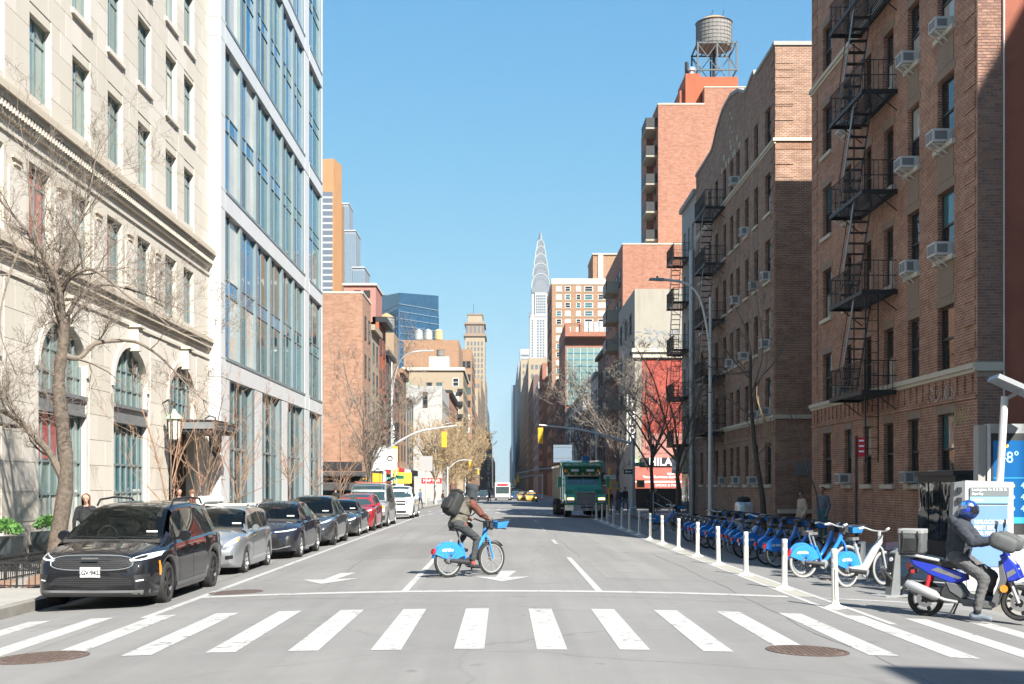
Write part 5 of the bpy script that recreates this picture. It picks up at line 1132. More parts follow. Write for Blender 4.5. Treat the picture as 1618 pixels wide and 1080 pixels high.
# water tower on steel frame
tx, ty, tz = Xp(1128, 131), 131.0, Zp(121, 131); r = 28*131/F
t = thing('water_tower', 'grey wooden water tower with tan cone roof on a steel frame above the brick block', 'water tower', (tx, ty, tz))
lg = 43*131/F; th = (78-36)*131/F; S = r*1.08
mb = MB(); mb.lathe([(r*0.98, lg+0.05), (r, lg+0.3), (r, lg+th)], n=32); mb.build('tank', 'tank_wood', t, smooth=True)
mb = MB(); mb.lathe([(r*1.05, lg+th-0.06), (r*0.6, lg+th+0.42), (0.03, lg+th+0.85)], n=32); mb.build('conical_roof', 'tank_roof', t)
for k in range(7): mb = MB(); mb.lathe([(r*1.01, lg+0.3+k*th/7.2-0.025), (r*1.01, lg+0.3+k*th/7.2+0.025)], n=32, cap=False); mb.build('hoop', 'dark_metal', t)
for k in range(28): a = 2*math.pi*k/28; mb = MB(); mb.bar((r*1.002*math.cos(a), r*1.002*math.sin(a), lg+0.1), (r*1.002*math.cos(a), r*1.002*math.sin(a), lg+th), 0.02); mb.build('stave_joint', 'dark_metal', t)
for sx in (-1, 0, 1):
 for sy in (-1, 1): mb = MB(); mb.bar((sx*S, sy*S, 0), (sx*S, sy*S, lg), 0.16); mb.build('post', 'tower_steel', t)
for sy in (-1, 1):
 for z in (0.05, lg): mb = MB(); mb.bar((-S-0.1, sy*S, z), (S+0.1, sy*S, z), 0.14); mb.build('beam', 'tower_steel', t)
 for x0, x1 in ((-S, 0), (0, S)):
  mb = MB(); mb.bar((x0, sy*S, 0.1), (x1, sy*S, lg-0.1), 0.07); mb.build('brace', 'tower_steel', t); mb = MB(); mb.bar((x1, sy*S, 0.1), (x0, sy*S, lg-0.1), 0.07); mb.build('brace', 'tower_steel', t)
for sx in (-1, 1):
 for z in (0.05, lg): mb = MB(); mb.bar((sx*S, -S, z), (sx*S, S, z), 0.12); mb.build('beam', 'tower_steel', t)
 mb = MB(); mb.bar((sx*S, -S, 0.1), (sx*S, S, lg-0.1), 0.07); mb.build('brace', 'tower_steel', t)
for k in range(9): mb = MB(); x = lerp(-S, S, k/8); mb.bar((x, -S*1.05, lg+0.1), (x, S*1.05, lg+0.1), 0.1, 0.14); mb.build('joist', 'dark_metal', t)
for dx in (-0.3, 0.9): mb = MB(); mb.tube([(dx, 0, lg+th+0.5), (dx+0.15, 0, lg+th+1.4)], 0.03, 5); mb.build('antenna', 'dark_metal', t)
mb = MB(); mb.tube([(0, 0, 0), (0, 0, lg)], 0.18, 8); mb.build('riser_pipe', 'dark_metal', t)
# other right side buildings
frr = fr_right(11.8)
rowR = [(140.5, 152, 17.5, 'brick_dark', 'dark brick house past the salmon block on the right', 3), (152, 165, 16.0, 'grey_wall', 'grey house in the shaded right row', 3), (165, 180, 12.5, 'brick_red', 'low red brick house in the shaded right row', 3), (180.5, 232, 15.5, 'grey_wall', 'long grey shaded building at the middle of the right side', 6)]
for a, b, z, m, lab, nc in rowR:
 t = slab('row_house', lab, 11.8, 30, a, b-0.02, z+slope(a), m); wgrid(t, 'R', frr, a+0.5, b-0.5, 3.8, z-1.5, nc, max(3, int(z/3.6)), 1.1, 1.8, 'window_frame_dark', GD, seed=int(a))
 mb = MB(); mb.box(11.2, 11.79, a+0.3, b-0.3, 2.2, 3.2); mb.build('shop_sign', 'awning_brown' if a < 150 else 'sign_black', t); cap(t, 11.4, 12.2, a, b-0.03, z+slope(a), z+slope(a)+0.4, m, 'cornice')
# glass fronted building and brick neighbours
Yf = 236.0; xf = Xp(893, Yf)
t = slab('glass_front_building', 'building with a green glass front inside a red brick frame on the right', xf, 34, Yf, 262, Zp(546, Yf), 'brick_red')
mb = MB(); mb.box(xf+0.25, 30, Yf-0.12, Yf-0.01, Zp(640, Yf), Zp(549, Yf)); mb.build('glass_front', 'glass_green', t)
for k in range(9): mb = MB(); mb.box(xf+0.25, 30, Yf-0.2, Yf-0.125, Zp(640, Yf)+k*1.25, Zp(640, Yf)+k*1.25+0.15); mb.build('glazing_band', 'far_teal', t)
for k in range(8): mb = MB(); mb.box(xf+0.3+k*1.3, xf+0.36+k*1.3, Yf-0.22, Yf-0.205, Zp(640, Yf), Zp(549, Yf)); mb.build('mullion', 'window_frame_white', t)
mb = MB(); mb.box(xf, 34, Yf+2, 262, Zp(546, Yf), Zp(531, Yf)); mb.build('recess', 'brick_dark', t); mb = MB(); mb.box(xf, xf+12, Yf-0.3, 262, Zp(531, Yf), Zp(524, Yf)); mb.build('roof_beam', 'brick_red', t); mb = MB(); mb.box(xf, xf+0.8, Yf-0.2, 262, Zp(524, Yf), Zp(510, Yf)); mb.box(xf+0.8, xf+2.8, Yf-0.2, Yf+0.3, Zp(512, Yf), Zp(510, Yf)); mb.box(xf+2.8, xf+3.2, Yf-0.2, Yf+3, Zp(524, Yf), Zp(510, Yf)); mb.build('roof_frame', 'brick_red', t)
for k in range(5): q = MB(); q.box(xf+3.6+k*1.0, xf+4.45+k*1.0, Yf, Yf+1, Zp(524, Yf)+0.02, Zp(508, Yf)); q.build('roof_unit', 'far_white', t)
wgrid(t, 'R', fr_right(xf), Yf+1, 261, 4, 26, 5, 6, 1.6, 2.0, 'window_frame_dark', GD)
Ya = 290.0; xa = Xp(872, Ya)
t = slab('apartment_tower', 'tan apartment tower with rows of wide windows on the right', xa, 40, Ya, 320, Zp(441, Ya), 'brick_tan')
cap(t, xa-0.1, 40, Ya-0.12, 320, Zp(449, Ya), Zp(440, Ya)+0.02, 'lintel', 'top_band')
cols_px = [(883, 9), (897, 9), (914, 7.5), (930, 14), (949, 8.5), (957, 7)]
for j in range(12):
 yy = 449 + 13.0*j
 for ci, (px, wp) in enumerate(cols_px):
  inst('window', wunit('window_frame_white', rnd.choice(['glass_dark','glass_teal','glass_blind','glass_blind']), 1), t, (Xp(px, Ya), Ya-0.01, Zp(yy+11, Ya)), 0, (wp*Ya/F, 1, 8.2*Ya/F))
 mb = MB(); mb.box(xa, 40, Ya-0.05, Ya-0.003, Zp(yy+12.6, Ya), Zp(yy+11.6, Ya)); mb.build('floor_band', 'cream_wall', t)
wgrid(t, 'R', fr_right(xa), Ya+1, 319, 4, 48, 5, 13, 1.8, 1.7, 'window_frame_dark', GD)
t = slab('apartment_tower', 'higher tan block with a pale stripe behind the apartment tower', Xp(937, 300+22), 45, 322, 340, Zp(402, 322), 'brick_tan'); mb = MB(); mb.box(Xp(945, 322), Xp(953, 322), 321.7, 321.98, 40, Zp(402, 322)); mb.build('pale_stripe', 'far_white', t); cap(t, Xp(936, 322), 45, 321.6, 341, Zp(402, 322), Zp(400, 322), 'lintel')
t = slab('brick_building', 'red brick building with one tall white framed window on the right', Xp(857, 370), 28, 370, 400, Zp(573, 370), 'brick_red'); wgrid(t, 'S', fr_south(370), Xp(864, 370), Xp(874, 370), Zp(600, 370), Zp(576, 370), 1, 1, 1.9, 3.6, 'window_frame_white', ('glass_teal',)); wgrid(t, 'R', fr_right(Xp(857, 370)), 371, 399, 5, 37, 5, 9, 2.2, 2.2, 'window_frame_dark', GD)
mb = MB(); mb.box(Xp(863, 370), 27, 368.9, 369.98, Zp(596, 370)-0.3, Zp(594, 370)); mb.build('sign_band', 'lintel', t)
t = slab('brick_building', 'bare salmon brick side wall in front of the red brick building on the right', Xp(880, 266), 30, 266, 289.5, Zp(598, 266), 'brick_salmon'); wgrid(t, 'R', fr_right(Xp(880, 266)), 267, 289, 4, 23, 4, 6, 1.6, 1.8, 'window_frame_dark', GD)
mb = MB(); mb.box(Xp(926, 266), Xp(932, 266), 265.6, 265.98, 4, Zp(610, 266)); mb.build('white_chimney', 'white_wall', t)
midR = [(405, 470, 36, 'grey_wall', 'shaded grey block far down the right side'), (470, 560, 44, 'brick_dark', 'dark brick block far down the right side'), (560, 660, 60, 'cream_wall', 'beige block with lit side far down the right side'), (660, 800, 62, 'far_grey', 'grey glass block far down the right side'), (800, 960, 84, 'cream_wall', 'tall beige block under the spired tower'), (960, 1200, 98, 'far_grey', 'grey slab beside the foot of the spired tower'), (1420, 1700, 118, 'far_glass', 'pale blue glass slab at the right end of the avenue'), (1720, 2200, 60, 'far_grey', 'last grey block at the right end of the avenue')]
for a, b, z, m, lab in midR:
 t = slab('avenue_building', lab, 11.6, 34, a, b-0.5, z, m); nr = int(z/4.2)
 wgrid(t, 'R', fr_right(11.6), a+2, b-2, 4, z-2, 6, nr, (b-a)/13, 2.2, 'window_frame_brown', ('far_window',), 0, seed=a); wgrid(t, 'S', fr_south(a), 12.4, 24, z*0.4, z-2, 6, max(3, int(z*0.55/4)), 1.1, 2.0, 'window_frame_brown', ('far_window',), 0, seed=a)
# the spired tower
Yc = 1330.0; t = thing('spired_tower', 'silver art deco skyscraper with stepped arched crown and needle spire', 'skyscraper', (Xp(854.5, Yc), Yc, -1.7), w=True)
xc = Xp(854.5, Yc); m_ = Yc/F
def cz(py): return Zp(py, Yc)
def cbox(name, hw, z0, z1, mt, dy=0.0): mb = MB(); mb.box(xc-hw, xc+hw, Yc+dy, Yc+2*hw-dy, z0, z1); return mb.build(name, mt, t)
cbox('base', 17.5*m_, -1.7, cz(497), 'far_white'); cbox('shaft', 14.5*m_, cz(497), cz(455), 'far_white', 1.0); cbox('centre_bay', 9.5*m_, cz(500), cz(462), 'far_white', -0.6)
for s in (-1, 1): mb = MB(); mb.box(xc+s*17.5*m_-1.2, xc+s*17.5*m_+1.2, Yc-1.2, Yc+1.2, cz(500), cz(494)); mb.build('corner_ornament', 'spire_steel', t)
crown = [(14.5, 455, 13.2, 432), (12.6, 436, 11.2, 415), (10.4, 419, 8.9, 400), (8.2, 404, 6.6, 387), (6.0, 391, 4.3, 377)]
for i, (w0, p0, w1, p1) in enumerate(crown):
 mb = MB(); n = 10; pts = []
 for k in range(n+1):
  a = math.pi*k/n; pts.append((xc - w0*m_*math.cos(a)*(1 if 0 < k < n else 1), cz(p0) + (cz(p1)-cz(p0))*math.sin(a)**0.7))
 poly = [(xc-w0*m_, cz(462))] + pts + [(xc+w0*m_, cz(462))]
 fcs = frame((0, Yc+ (14.5-w0)*m_*0.9 + 0.2*i, 0), (1,0,0), (0,-1,0)); mb.prism(poly, fcs, -2*w0*m_*0.9, 0.0); mb.build('arched_crown_tier', 'spire_steel', t)
 mb = MB()
 for k in range(n):
  (a, b), (c, d) = pts[k], pts[k+1]; mb.bar(fcs(a, b, 0.25), fcs(c, d, 0.25), 0.5, 0.7)
 mb.build('arch_rim', 'spire_rim', t)
 for k in range(1, 8 - i):
  a = math.pi*k/(8-i); x = xc - w0*m_*0.78*math.cos(a); z = cz(p0) + (cz(p1)-cz(p0))*0.72*math.sin(a)
  mb = MB(); fx = lambda u, v, d=0: fcs(u, v, d); mb.prism([(x-0.75, z-1.6), (x+0.75, z-1.6), (x, z+1.9)], fcs, 0.02, 0.3); mb.build('triangle_window', 'far_window', t)
mb = MB(); mb.lathe([(4.2*m_, 0), (2.6*m_, 12*m_), (1.2*m_, 22*m_), (0.75*m_, 34*m_), (0.3*m_, 46*m_), (0.05, 60*m_)], o=(xc, Yc+9, cz(414)), n=8); mb.build('needle_spire', 'spire_steel', t, smooth=False)
mb = MB(); mb.lathe([(5.0*m_, 0), (4.0*m_, 10*m_), (2.2*m_, 26*m_)], o=(xc, Yc+9, cz(392)), n=8); mb.build('spire_base', 'spire_steel', t)
mb = MB()
for i in range(-3, 4):
 if i in (-2, 2): continue
 for k in range(30):
  py = 505 + 4.3*k; mb.box(xc+i*4.4*m_-0.85, xc+i*4.4*m_+0.85, Yc-0.25, Yc-0.03, cz(py+2.6), cz(py))
for i in range(-2, 3):
 for k in range(7): py = 466 + 4.3*k; mb.box(xc+i*3.2*m_-0.75, xc+i*3.2*m_+0.75, Yc-0.9, Yc-0.63, cz(py+2.6), cz(py))
o = mb.build('windows', 'far_window', t); o['kind'] = 'stuff'
for a, b, top, y, m, lab in ((822, 837, 551, 1500, 'far_white', 'pale block just left of the spired tower'), (830, 845, 572, 1150, 'far_white', 'white block in front of the spired tower'), (808, 822, 608, 1800, 'far_glass', 'pale glass slab closing the right side of the avenue'), (818, 834, 628, 1210, 'cream_wall', 'beige stepped block left of the spired tower')):
 t = slab('far_building', lab, Xp(a, y), Xp(b, y), y, y+40, Zp(top, y), m)
 mb = MB()
 for k in range(int((Zp(top, y)-60)/5)): mb.box(Xp(a, y)+1, Xp(b, y)-1, y-0.4, y-0.05, 60+k*5, 62+k*5)
 o = mb.build('window_bands', 'far_window' if m != 'far_glass' else 'far_white', t); o['kind'] = 'stuff'


# ------------------------------------------------------------------ vehicles (front of the car at local y = 0, facing -y)
def wheel_meshes():
 out = {}
 for key, r, w, tm in (('car', 0.33, 0.215, 'rubber'),):
  mb = MB(); rr = r; h = w/2
  mb.lathe([(rr*0.66, -h*0.8), (rr*0.72, -h), (rr*0.9, -h), (rr*0.975, -h*0.8), (rr, -h*0.4), (rr, h*0.4), (rr*0.975, h*0.8), (rr*0.9, h), (rr*0.72, h), (rr*0.66, h*0.8)], axis=(1,0,0), n=36, cap=False)
  out['tyre'] = mb.mesh('wheel', 'rubber', smooth=True)
  for style, m in (('five', 'alloy'), ('five_dark', 'alloy_dark'), ('ten', 'alloy'), ('steel', 'galvanised')):
   mb = MB(); mb.lathe([(rr*0.67, -h*0.7), (rr*0.69, h*0.86), (rr*0.63, h*0.88), (rr*0.60, h*0.45)], axis=(1,0,0), n=36, cap=False)
   n = {'five':5, 'five_dark':6, 'ten':10, 'steel':0}[style]
   for k in range(n):
    a = 2*math.pi*k/n; w0 = 0.055 if n < 8 else 0.03
    for da in ((-0.16, 0.16) if n < 8 else (0,)):
     mb.bar((h*0.62, 0.045*math.cos(a), 0.045*math.sin(a)), (h*0.72, rr*0.64*math.cos(a+da), rr*0.64*math.sin(a+da)), w0*0.62, 0.03, (1,0,0))
   if n == 0: mb.lathe([(rr*0.62, h*0.4), (rr*0.4, h*0.65), (rr*0.2, h*0.55), (0.01, h*0.6)], axis=(1,0,0), n=30, cap=False)
   mb.lathe([(0.065, h*0.4), (0.06, h*0.78), (0.01, h*0.8)], axis=(1,0,0), n=14)
   mb.cur = 1; mb.lathe([(rr*0.62, h*0.1), (0.01, h*0.1)], axis=(1,0,0), n=24, cap=False)
   out[style] = mb.mesh('rim', [m, 'plastic_black'])
 return out
WH = wheel_meshes()
def add_wheel(parent, x, y, r, style, scw=1.0):
 s = r/0.33; flip = math.pi if x < 0 else 0
 o = inst('wheel', WH['tyre'], parent, (x, y, r), flip, (s*scw, s, s)); inst('rim', WH[style], o, (0,0,0)); return o
def patch(bvh, bot, top, org, dirn, off, nu=8, nv=4):
 """a skin laid over a body: bottom and top edge lines (lists of points) are interpolated and dropped onto the surface along dirn"""
 d = Vector(dirn).normalized(); pts = {}
 def line(L, a):
  s = a*(len(L)-1); i = min(int(s), len(L)-2); return Vector(L[i]).lerp(Vector(L[i+1]), s-i)
 mb = MB()
 def f(a, b):
  p = line(bot, a).lerp(line(top, a), b); h = bvh.ray_cast(p - d*4.0, d)
  return (h[0] - d*off) if h[0] is not None else p
 mb.grid(f, nu, nv); return mb
class Car:
 def __init__(s, name, label, cat, loc, rz, L, W, H, wb, fo, wr, top, hw, belt, roof, rhw, gx, paint, rim='five', bot=0.24, gb=0.06, group=None, roundness=0.6):
  s.t = thing(name, label, cat, loc, rz, group); s.L, s.W, s.H = L, W, H; s.paint = paint; s.wr = wr; s.y1, s.y2 = fo, fo + wb
  ftop, fhw, fbelt = pchip(top), pchip(hw), pchip(belt); froof, frhw = pchip(roof), pchip(rhw); s.belt = fbelt; s.hw = fhw; s.roof = froof; s.rhw = frhw
  ys = sorted(set([0, 0.02, 0.05, 0.09, 0.14, 0.2, 0.28, 0.38] + [L-q for q in (0, 0.02, 0.05, 0.1, 0.17, 0.26, 0.4)] + [0.5 + k*(L-1.0)/26 for k in range(27)] + [yw + wr*1.16*math.cos(math.pi*k/14) for yw in (s.y1, s.y2) for k in range(15)]))
  RA = wr*1.17
  fb = pchip([(0, bot+0.06), (0.12, bot-0.02), (0.5, bot-0.03), (L-0.5, bot-0.01), (L-0.1, bot+0.05), (L, bot+0.12)])
  mb = MB(); ring = []
  for y in ys:
   h = fhw(y)*W/2; b = fb(y); z_t = ftop(y); z_b = min(fbelt(y), z_t); arch = 0
   for yw in (s.y1, s.y2):
    if abs(y-yw) < RA: arch = max(arch, wr + math.sqrt(max(0, RA*RA-(y-yw)**2)))
   zb = max(b, arch); flare = 0.012 if arch > b else 0.0
   m = lerp(zb, z_b, 0.45)
   prof = [(0, max(b, 0.0) if arch == 0 else zb), (h*0.86, zb), (h*0.965+flare, zb+0.012), (h*0.992+flare, lerp(zb, z_b, 0.12)), (h+flare*0.6, m), (h*0.992, lerp(m, z_b, 0.55)), (h*0.965, z_b-0.015), (h*0.925, z_b+0.012), (h*0.80, lerp(z_b, z_t, 0.55)), (h*0.55, lerp(z_b, z_t, 0.86)), (h*0.28, lerp(z_b, z_t, 0.97)), (0, z_t)]
   ring.append([(x, y, z) for x, z in prof])
  n = len(ring[0])
  for sgn in (1, -1):
   base = len(mb.v)
   for r in ring: mb.v.extend([(sgn*x, y, z) for x, y, z in r])
   for i in range(len(ring)-1):
    for k in range(n-1):
     q = [base+i*n+k, base+i*n+k+1, base+(i+1)*n+k+1, base+(i+1)*n+k]; mb.f.append(q if sgn > 0 else q[::-1]); mb.mi.append(0)
   mb.f.append([base+k for k in range(n)] if sgn < 0 else [base+k for k in range(n)][::-1]); mb.mi.append(0)
   e = base+(len(ring)-1)*n; mb.f.append([e+k for k in range(n)] if sgn > 0 else [e+k for k in range(n)][::-1]); mb.mi.append(0)
  s.body = mb.build('body', paint, s.t, smooth=True, fix=True); s.bv = BVHTree.FromPolygons([Vector(v) for v in mb.v], mb.f)
  # cabin
  g0, g1 = gx; mb2 = MB(); ring = []; N_ = 40
  for k in range(N_+1):
   y = lerp(g0, g1, k/N_); h = (fhw(y)*W/2)*0.955 - gb*0.3; zb = min(fbelt(y), ftop(y)) - 0.05; zr = max(froof(y), zb+0.01); wr_ = min(frhw(y)*W/2, h)
   t = min(1.0, (zr-zb)/0.45); r0 = 0.10*t
   prof = [(h, zb), (lerp(h, wr_, 0.5), lerp(zb, zr-r0, 0.5)), (wr_, zr-r0), (wr_*0.94, zr-r0*0.42), (wr_*0.80, zr-r0*0.12), (wr_*0.45, zr+0.006*t), (0, zr+0.015*t)]
   ring.append([(x, y, z) for x, z in prof])
  n = len(ring[0])
  for sgn in (1, -1):
   base = len(mb2.v)
   for r in ring: mb2.v.extend([(sgn*x, y, z) for x, y, z in r])
   for i in range(N_):
    for k in range(n-1):
     q = [base+i*n+k, base+i*n+k+1, base+(i+1)*n+k+1, base+(i+1)*n+k]; mb2.f.append(q if sgn > 0 else q[::-1]); mb2.mi.append(0)
  s.cv = BVHTree.FromPolygons([Vector(v) for v in mb2.v], mb2.f); s.cabin_mb = mb2; s.gx = gx
  s.cab_done = False
  mb = MB(); mb.box(-W*0.36, W*0.36, 0.25, L-0.2, bot-0.02, bot+0.34); mb.build('underbody', 'underbody', s.t)
  for yw in (s.y1, s.y2):
   for sx in (-1, 1):
    add_wheel(s.t, sx*(fhw(yw)*W/2-0.118), yw, wr, rim)
 def cabin(s, open_front=None):
  """cabin skin; faces covered by clear windscreen are left open so that the inside shows"""
  mb = s.cabin_mb; q = MB(); q.v = mb.v
  for f, m in zip(mb.f, mb.mi):
   c = sum((Vector(mb.v[i]) for i in f), Vector())/len(f)
   if open_front and open_front(c): continue
   q.f.append(f); q.mi.append(0)
  q.build('cabin', s.paint, s.t, smooth=True, fix=True)
 def front(s, name, m, bot, top, off=0.006, nu=10, nv=4, bv=None, parent=None):
  b = [(x, 0, z) for x, z in bot]; t = [(x, 0, z) for x, z in top]
  q = patch(bv or s.bv, b, t, None, (0,1,0), off, nu, nv); o = q.build(name, m, parent or s.t, smooth=True); return o
 def side(s, name, m, bot, top, off=0.005, nu=10, nv=5, bv=None):
  for sg in (1, -1):
   b = [(0, y, z) for y, z in bot]; t = [(0, y, z) for y, z in top]
   q = patch(bv or s.cv, [(sg*0, y, z) for _, y, z in b], [(0, y, z) for _, y, z in t], None, (-sg, 0, 0), off, nu, nv); q.build(name, m, s.t, smooth=True)
 def windscreen(s, y0, y1, w0, w1, m='windscreen', off=0.004, rev=False, name='windscreen'):
  """between y0 (foot) and y1 (top edge), dropped from above"""
  b = [(-w0, y0, 0), (-w0*0.5, y0 - (0.05 if not rev else -0.05), 0), (0, y0 - (0.07 if not rev else -0.07), 0), (w0*0.5, y0 - (0.05 if not rev else -0.05), 0), (w0, y0, 0)]; t = [(-w1, y1, 0), (-w1*0.5, y1, 0), (0, y1, 0), (w1*0.5, y1, 0), (w1, y1, 0)]
  q = patch(s.cv, b, t, None, (0, 0.0001, -1), off, 16, 8); return q.build(name, m, s.t, smooth=True)
 def mirror(s, y, z, x, m='plastic_black', sc=1.0):
  for sg in (1, -1):
   q = MB(); q.lathe([(0.02, -0.08*sc), (0.075*sc, -0.05*sc), (0.085*sc, 0.02*sc), (0.07*sc, 0.05*sc)], o=(sg*(x+0.10*sc), y, z), axis=(0, -1, 0.0), n=14); q.bar((sg*(x-0.06), y+0.0, z-0.05*sc), (sg*(x+0.06*sc), y, z-0.02*sc), 0.04*sc)
   q.v = [(p[0] + (0 if True else 0), p[1], z + (p[2]-z)*0.9) for p in q.v]; q.build('mirror', m, s.t, smooth=True)
 def plate(s, y, z, txt=None, big=False):
  o = thing('license_plate', None, None, (0,0,0)); o.parent = s.t
  q = MB(); q.box(-0.155, 0.155, y-0.012, y, z-0.078, z+0.078); q.build('plate', 'plate', o)
  if txt:
   text(txt, o, 'ink', 0.105, (0, y-0.014, z-0.012), bold=0.004, sx=0.84); text('NEW YORK', o, 'sign_blue', 0.032, (0, y-0.014, z+0.055)); text('EMPIRE STATE', o, 'sign_blue', 0.024, (0, y-0.014, z-0.064))
  return o
 def seats(s, y, z, m='interior', w=0.42, x=0.37):
  for sx in (-1, 1):
   q = MB(); q.box(sx*x-w/2, sx*x+w/2, y, y+0.5, z-0.2, z+0.08); q.box(sx*x-w/2, sx*x+w/2, y+0.42, y+0.58, z+0.05, z+0.52); q.box(sx*x-0.13, sx*x+0.13, y+0.46, y+0.56, z+0.55, z+0.75); q.build('seat', m, s.t)
 def dash(s, y, z, w, m='interior'):
  q = MB(); q.box(-w, w, y-0.5, y+0.32, z-0.22, z); q.build('dashboard', m, s.t)
  q = MB(); pts = [(-0.36 + 0.17*math.cos(a), y+0.42 + 0.05*math.sin(a), z+0.02 + 0.17*math.sin(a)) for a in [2*math.pi*k/16 for k in range(17)]]; q.tube(pts, 0.016, 6, cap=False); q.build('steering_wheel', 'plastic_black', s.t)
 def tailend(s, z, w):
  for sx in (-1, 1):
   q = MB(); w = min(w, s.W*0.30); q.box(sx*w-0.12, sx*w+0.12, s.L-0.05, s.L+0.004, z-0.10, z+0.06); q.build('tail_light', 'lens_red', s.t)
LANE = -6.22
def grille_mesh(c, x0, x1, z0, z1, y, m='chrome', nx=22, nz=7, shape=None, name='grille_mesh'):
 """staggered bright dashes on a dark grille, lying on the nose"""
 q = MB()
 for j in range(nz):
  for i in range(nx):
   x = lerp(x0, x1, (i + 0.5*(j % 2) + 0.25)/nx); z = lerp(z0, z1, (j+0.5)/nz)
   if shape and not shape(x, z): continue
   h = c.bv.ray_cast(Vector((x, -3, z)), Vector((0, 1, 0)))
   if h[0] is None: continue
   p = h[0]; dx = (x1-x0)/nx*0.36; q.box(x-dx, x+dx, p.y-0.016, p.y-0.009, z-0.006, z+0.006)
 o = q.build(name, m, c.t); o['kind'] = 'stuff'; return o

# 1 --- black minivan, nearest
def minivan():
 L, W, H = 5.10, 1.92, 1.66
 c = Car('minivan', 'dusty black minivan with mesh grille parked nearest the crosswalk at the left kerb', 'minivan', (-6.40, 18.95, zroad(-6.40, 20)), 0, L, W, H, 3.08, 0.96, 0.355,
  top=[(0, 0.60), (0.06, 0.80), (0.2, 0.90), (0.6, 0.985), (1.05, 1.06), (1.3, 1.09), (3.0, 1.12), (4.7, 1.13), (5.0, 1.08), (5.1, 0.95)],
  hw=[(0, 0.72), (0.05, 0.80), (0.15, 0.88), (0.35, 0.945), (0.8, 0.99), (1.4, 1.0), (4.2, 1.0), (4.8, 0.96), (5.1, 0.86)],
  belt=[(0, 0.58), (0.1, 0.74), (0.4, 0.83), (1.0, 0.93), (1.6, 0.99), (3.0, 1.02), (4.6, 1.06), (5.1, 0.95)],
  roof=[(0.95, 1.00), (1.25, 1.14), (1.75, 1.42), (2.15, 1.585), (2.6, 1.64), (3.4, 1.66), (4.2, 1.63), (4.6, 1.56), (4.85, 1.35), (5.02, 1.05)],
  rhw=[(0.95, 0.90), (1.3, 0.88), (2.1, 0.72), (3.2, 0.73), (4.4, 0.70), (5.02, 0.72)], gx=(0.98, 5.02), paint='paint_black', rim='five_dark', bot=0.22)
 c.cabin(lambda p: 1.16 < p.y < 2.10 and p.z > c.roof(p.y)-0.10 and abs(p.x) < 0.80)
 c.windscreen(1.14, 2.13, 0.79, 0.62); c.dash(1.5, 1.06, 0.78); c.seats(2.3, 0.85); c.seats(3.3, 0.9)
 q = MB(); q.box(-0.72, 0.72, 2.7, 4.6, 0.3, 0.95); q.build('cabin_floor', 'interior', c.t)
 sh = lambda x, z: (abs(x)/0.62)**3 + (abs(z-0.745)/0.105)**3 < 1
 xs = [-0.63, -0.52, -0.3, 0, 0.3, 0.52, 0.63]
 c.front('grille', 'plastic_black', [(x, 0.745-0.115*(1-(abs(x)/0.66)**4)) for x in xs], [(x, 0.745+0.10*(1-(abs(x)/0.66)**6)) for x in xs], 0.004, 18, 5)
 grille_mesh(c, -0.60, 0.60, 0.645, 0.84, 0, 'plastic_dark', 20, 6, sh)
 q = MB(); pts = []
 for k in range(25):
  a = 2*math.pi*k/24; x = 0.64*math.copysign(abs(math.cos(a))**0.6, math.cos(a)); z = 0.742 + 0.115*math.copysign(abs(math.sin(a))**0.7, math.sin(a)); h = c.bv.ray_cast(Vector((x, -3, z)), Vector((0,1,0))); pts.append(h[0] + Vector((0,-0.008,0)) if h[0] else Vector((x, 0.03, z)))
 q.tube(pts, 0.009, 6, cap=False); q.build('grille_trim', 'grey_metal', c.t)
 q = MB(); q.bar((-0.13, -0.028, 0.815), (0.13, -0.028, 0.815), 0.02, 0.02); q.build('badge', 'chrome', c.t)
 c.front('lower_intake', 'plastic_black', [(-0.66, 0.40), (0, 0.36), (0.66, 0.40)], [(-0.5, 0.52), (0, 0.55), (0.5, 0.52)], 0.004, 14, 4)
 grille_mesh(c, -0.58, 0.58, 0.40, 0.51, 0, 'plastic_dark', 20, 4)
 for sx in (-1, 1):
  c.front('fog_pocket', 'plastic_black', [(sx*0.68, 0.44), (sx*0.86, 0.46)], [(sx*0.67, 0.55), (sx*0.87, 0.57)], 0.004, 6, 3); c.front('fog_lamp', 'lens_white', [(sx*0.70, 0.455), (sx*0.80, 0.465)], [(sx*0.70, 0.475), (sx*0.80, 0.487)], 0.009, 4, 2)
  hb = [(sx*0.60, 0.765), (sx*0.74, 0.775), (sx*0.86, 0.80), (sx*0.925, 0.83)]; ht = [(sx*0.575, 0.795), (sx*0.72, 0.855), (sx*0.86, 0.885), (sx*0.925, 0.895)]
  h = c.front('headlight', 'lens_white', hb, ht, 0.006, 12, 4); c.front('headlight_inner', 'alloy_dark', [(sx*0.66, 0.79), (sx*0.74, 0.80), (sx*0.80, 0.815)], [(sx*0.65, 0.815), (sx*0.74, 0.845), (sx*0.80, 0.86)], 0.010, 8, 3, parent=h)
 c.front('bumper_lip', 'plastic_grey', [(-0.86, 0.25), (0, 0.235), (0.86, 0.25)], [(-0.87, 0.32), (0, 0.315), (0.87, 0.32)], 0.012, 20, 2)
 c.plate(-0.02, 0.60, 'LGV\u00b79423')
 c.side('front_window', 'side_glass', [(1.66, 1.05), (2.5, 1.07)], [(1.95, 1.33), (2.5, 1.53)], 0.004); c.side('side_window', 'side_glass', [(2.56, 1.07), (3.55, 1.10)], [(2.56, 1.53), (3.55, 1.54)], 0.004); c.side('rear_window', 'side_glass', [(3.62, 1.10), (4.65, 1.16)], [(3.62, 1.54), (4.42, 1.48)], 0.004); c.side('quarter_window', 'side_glass', [(1.42, 1.06), (1.62, 1.06)], [(1.55, 1.13), (1.88, 1.28)], 0.004, 4, 3)
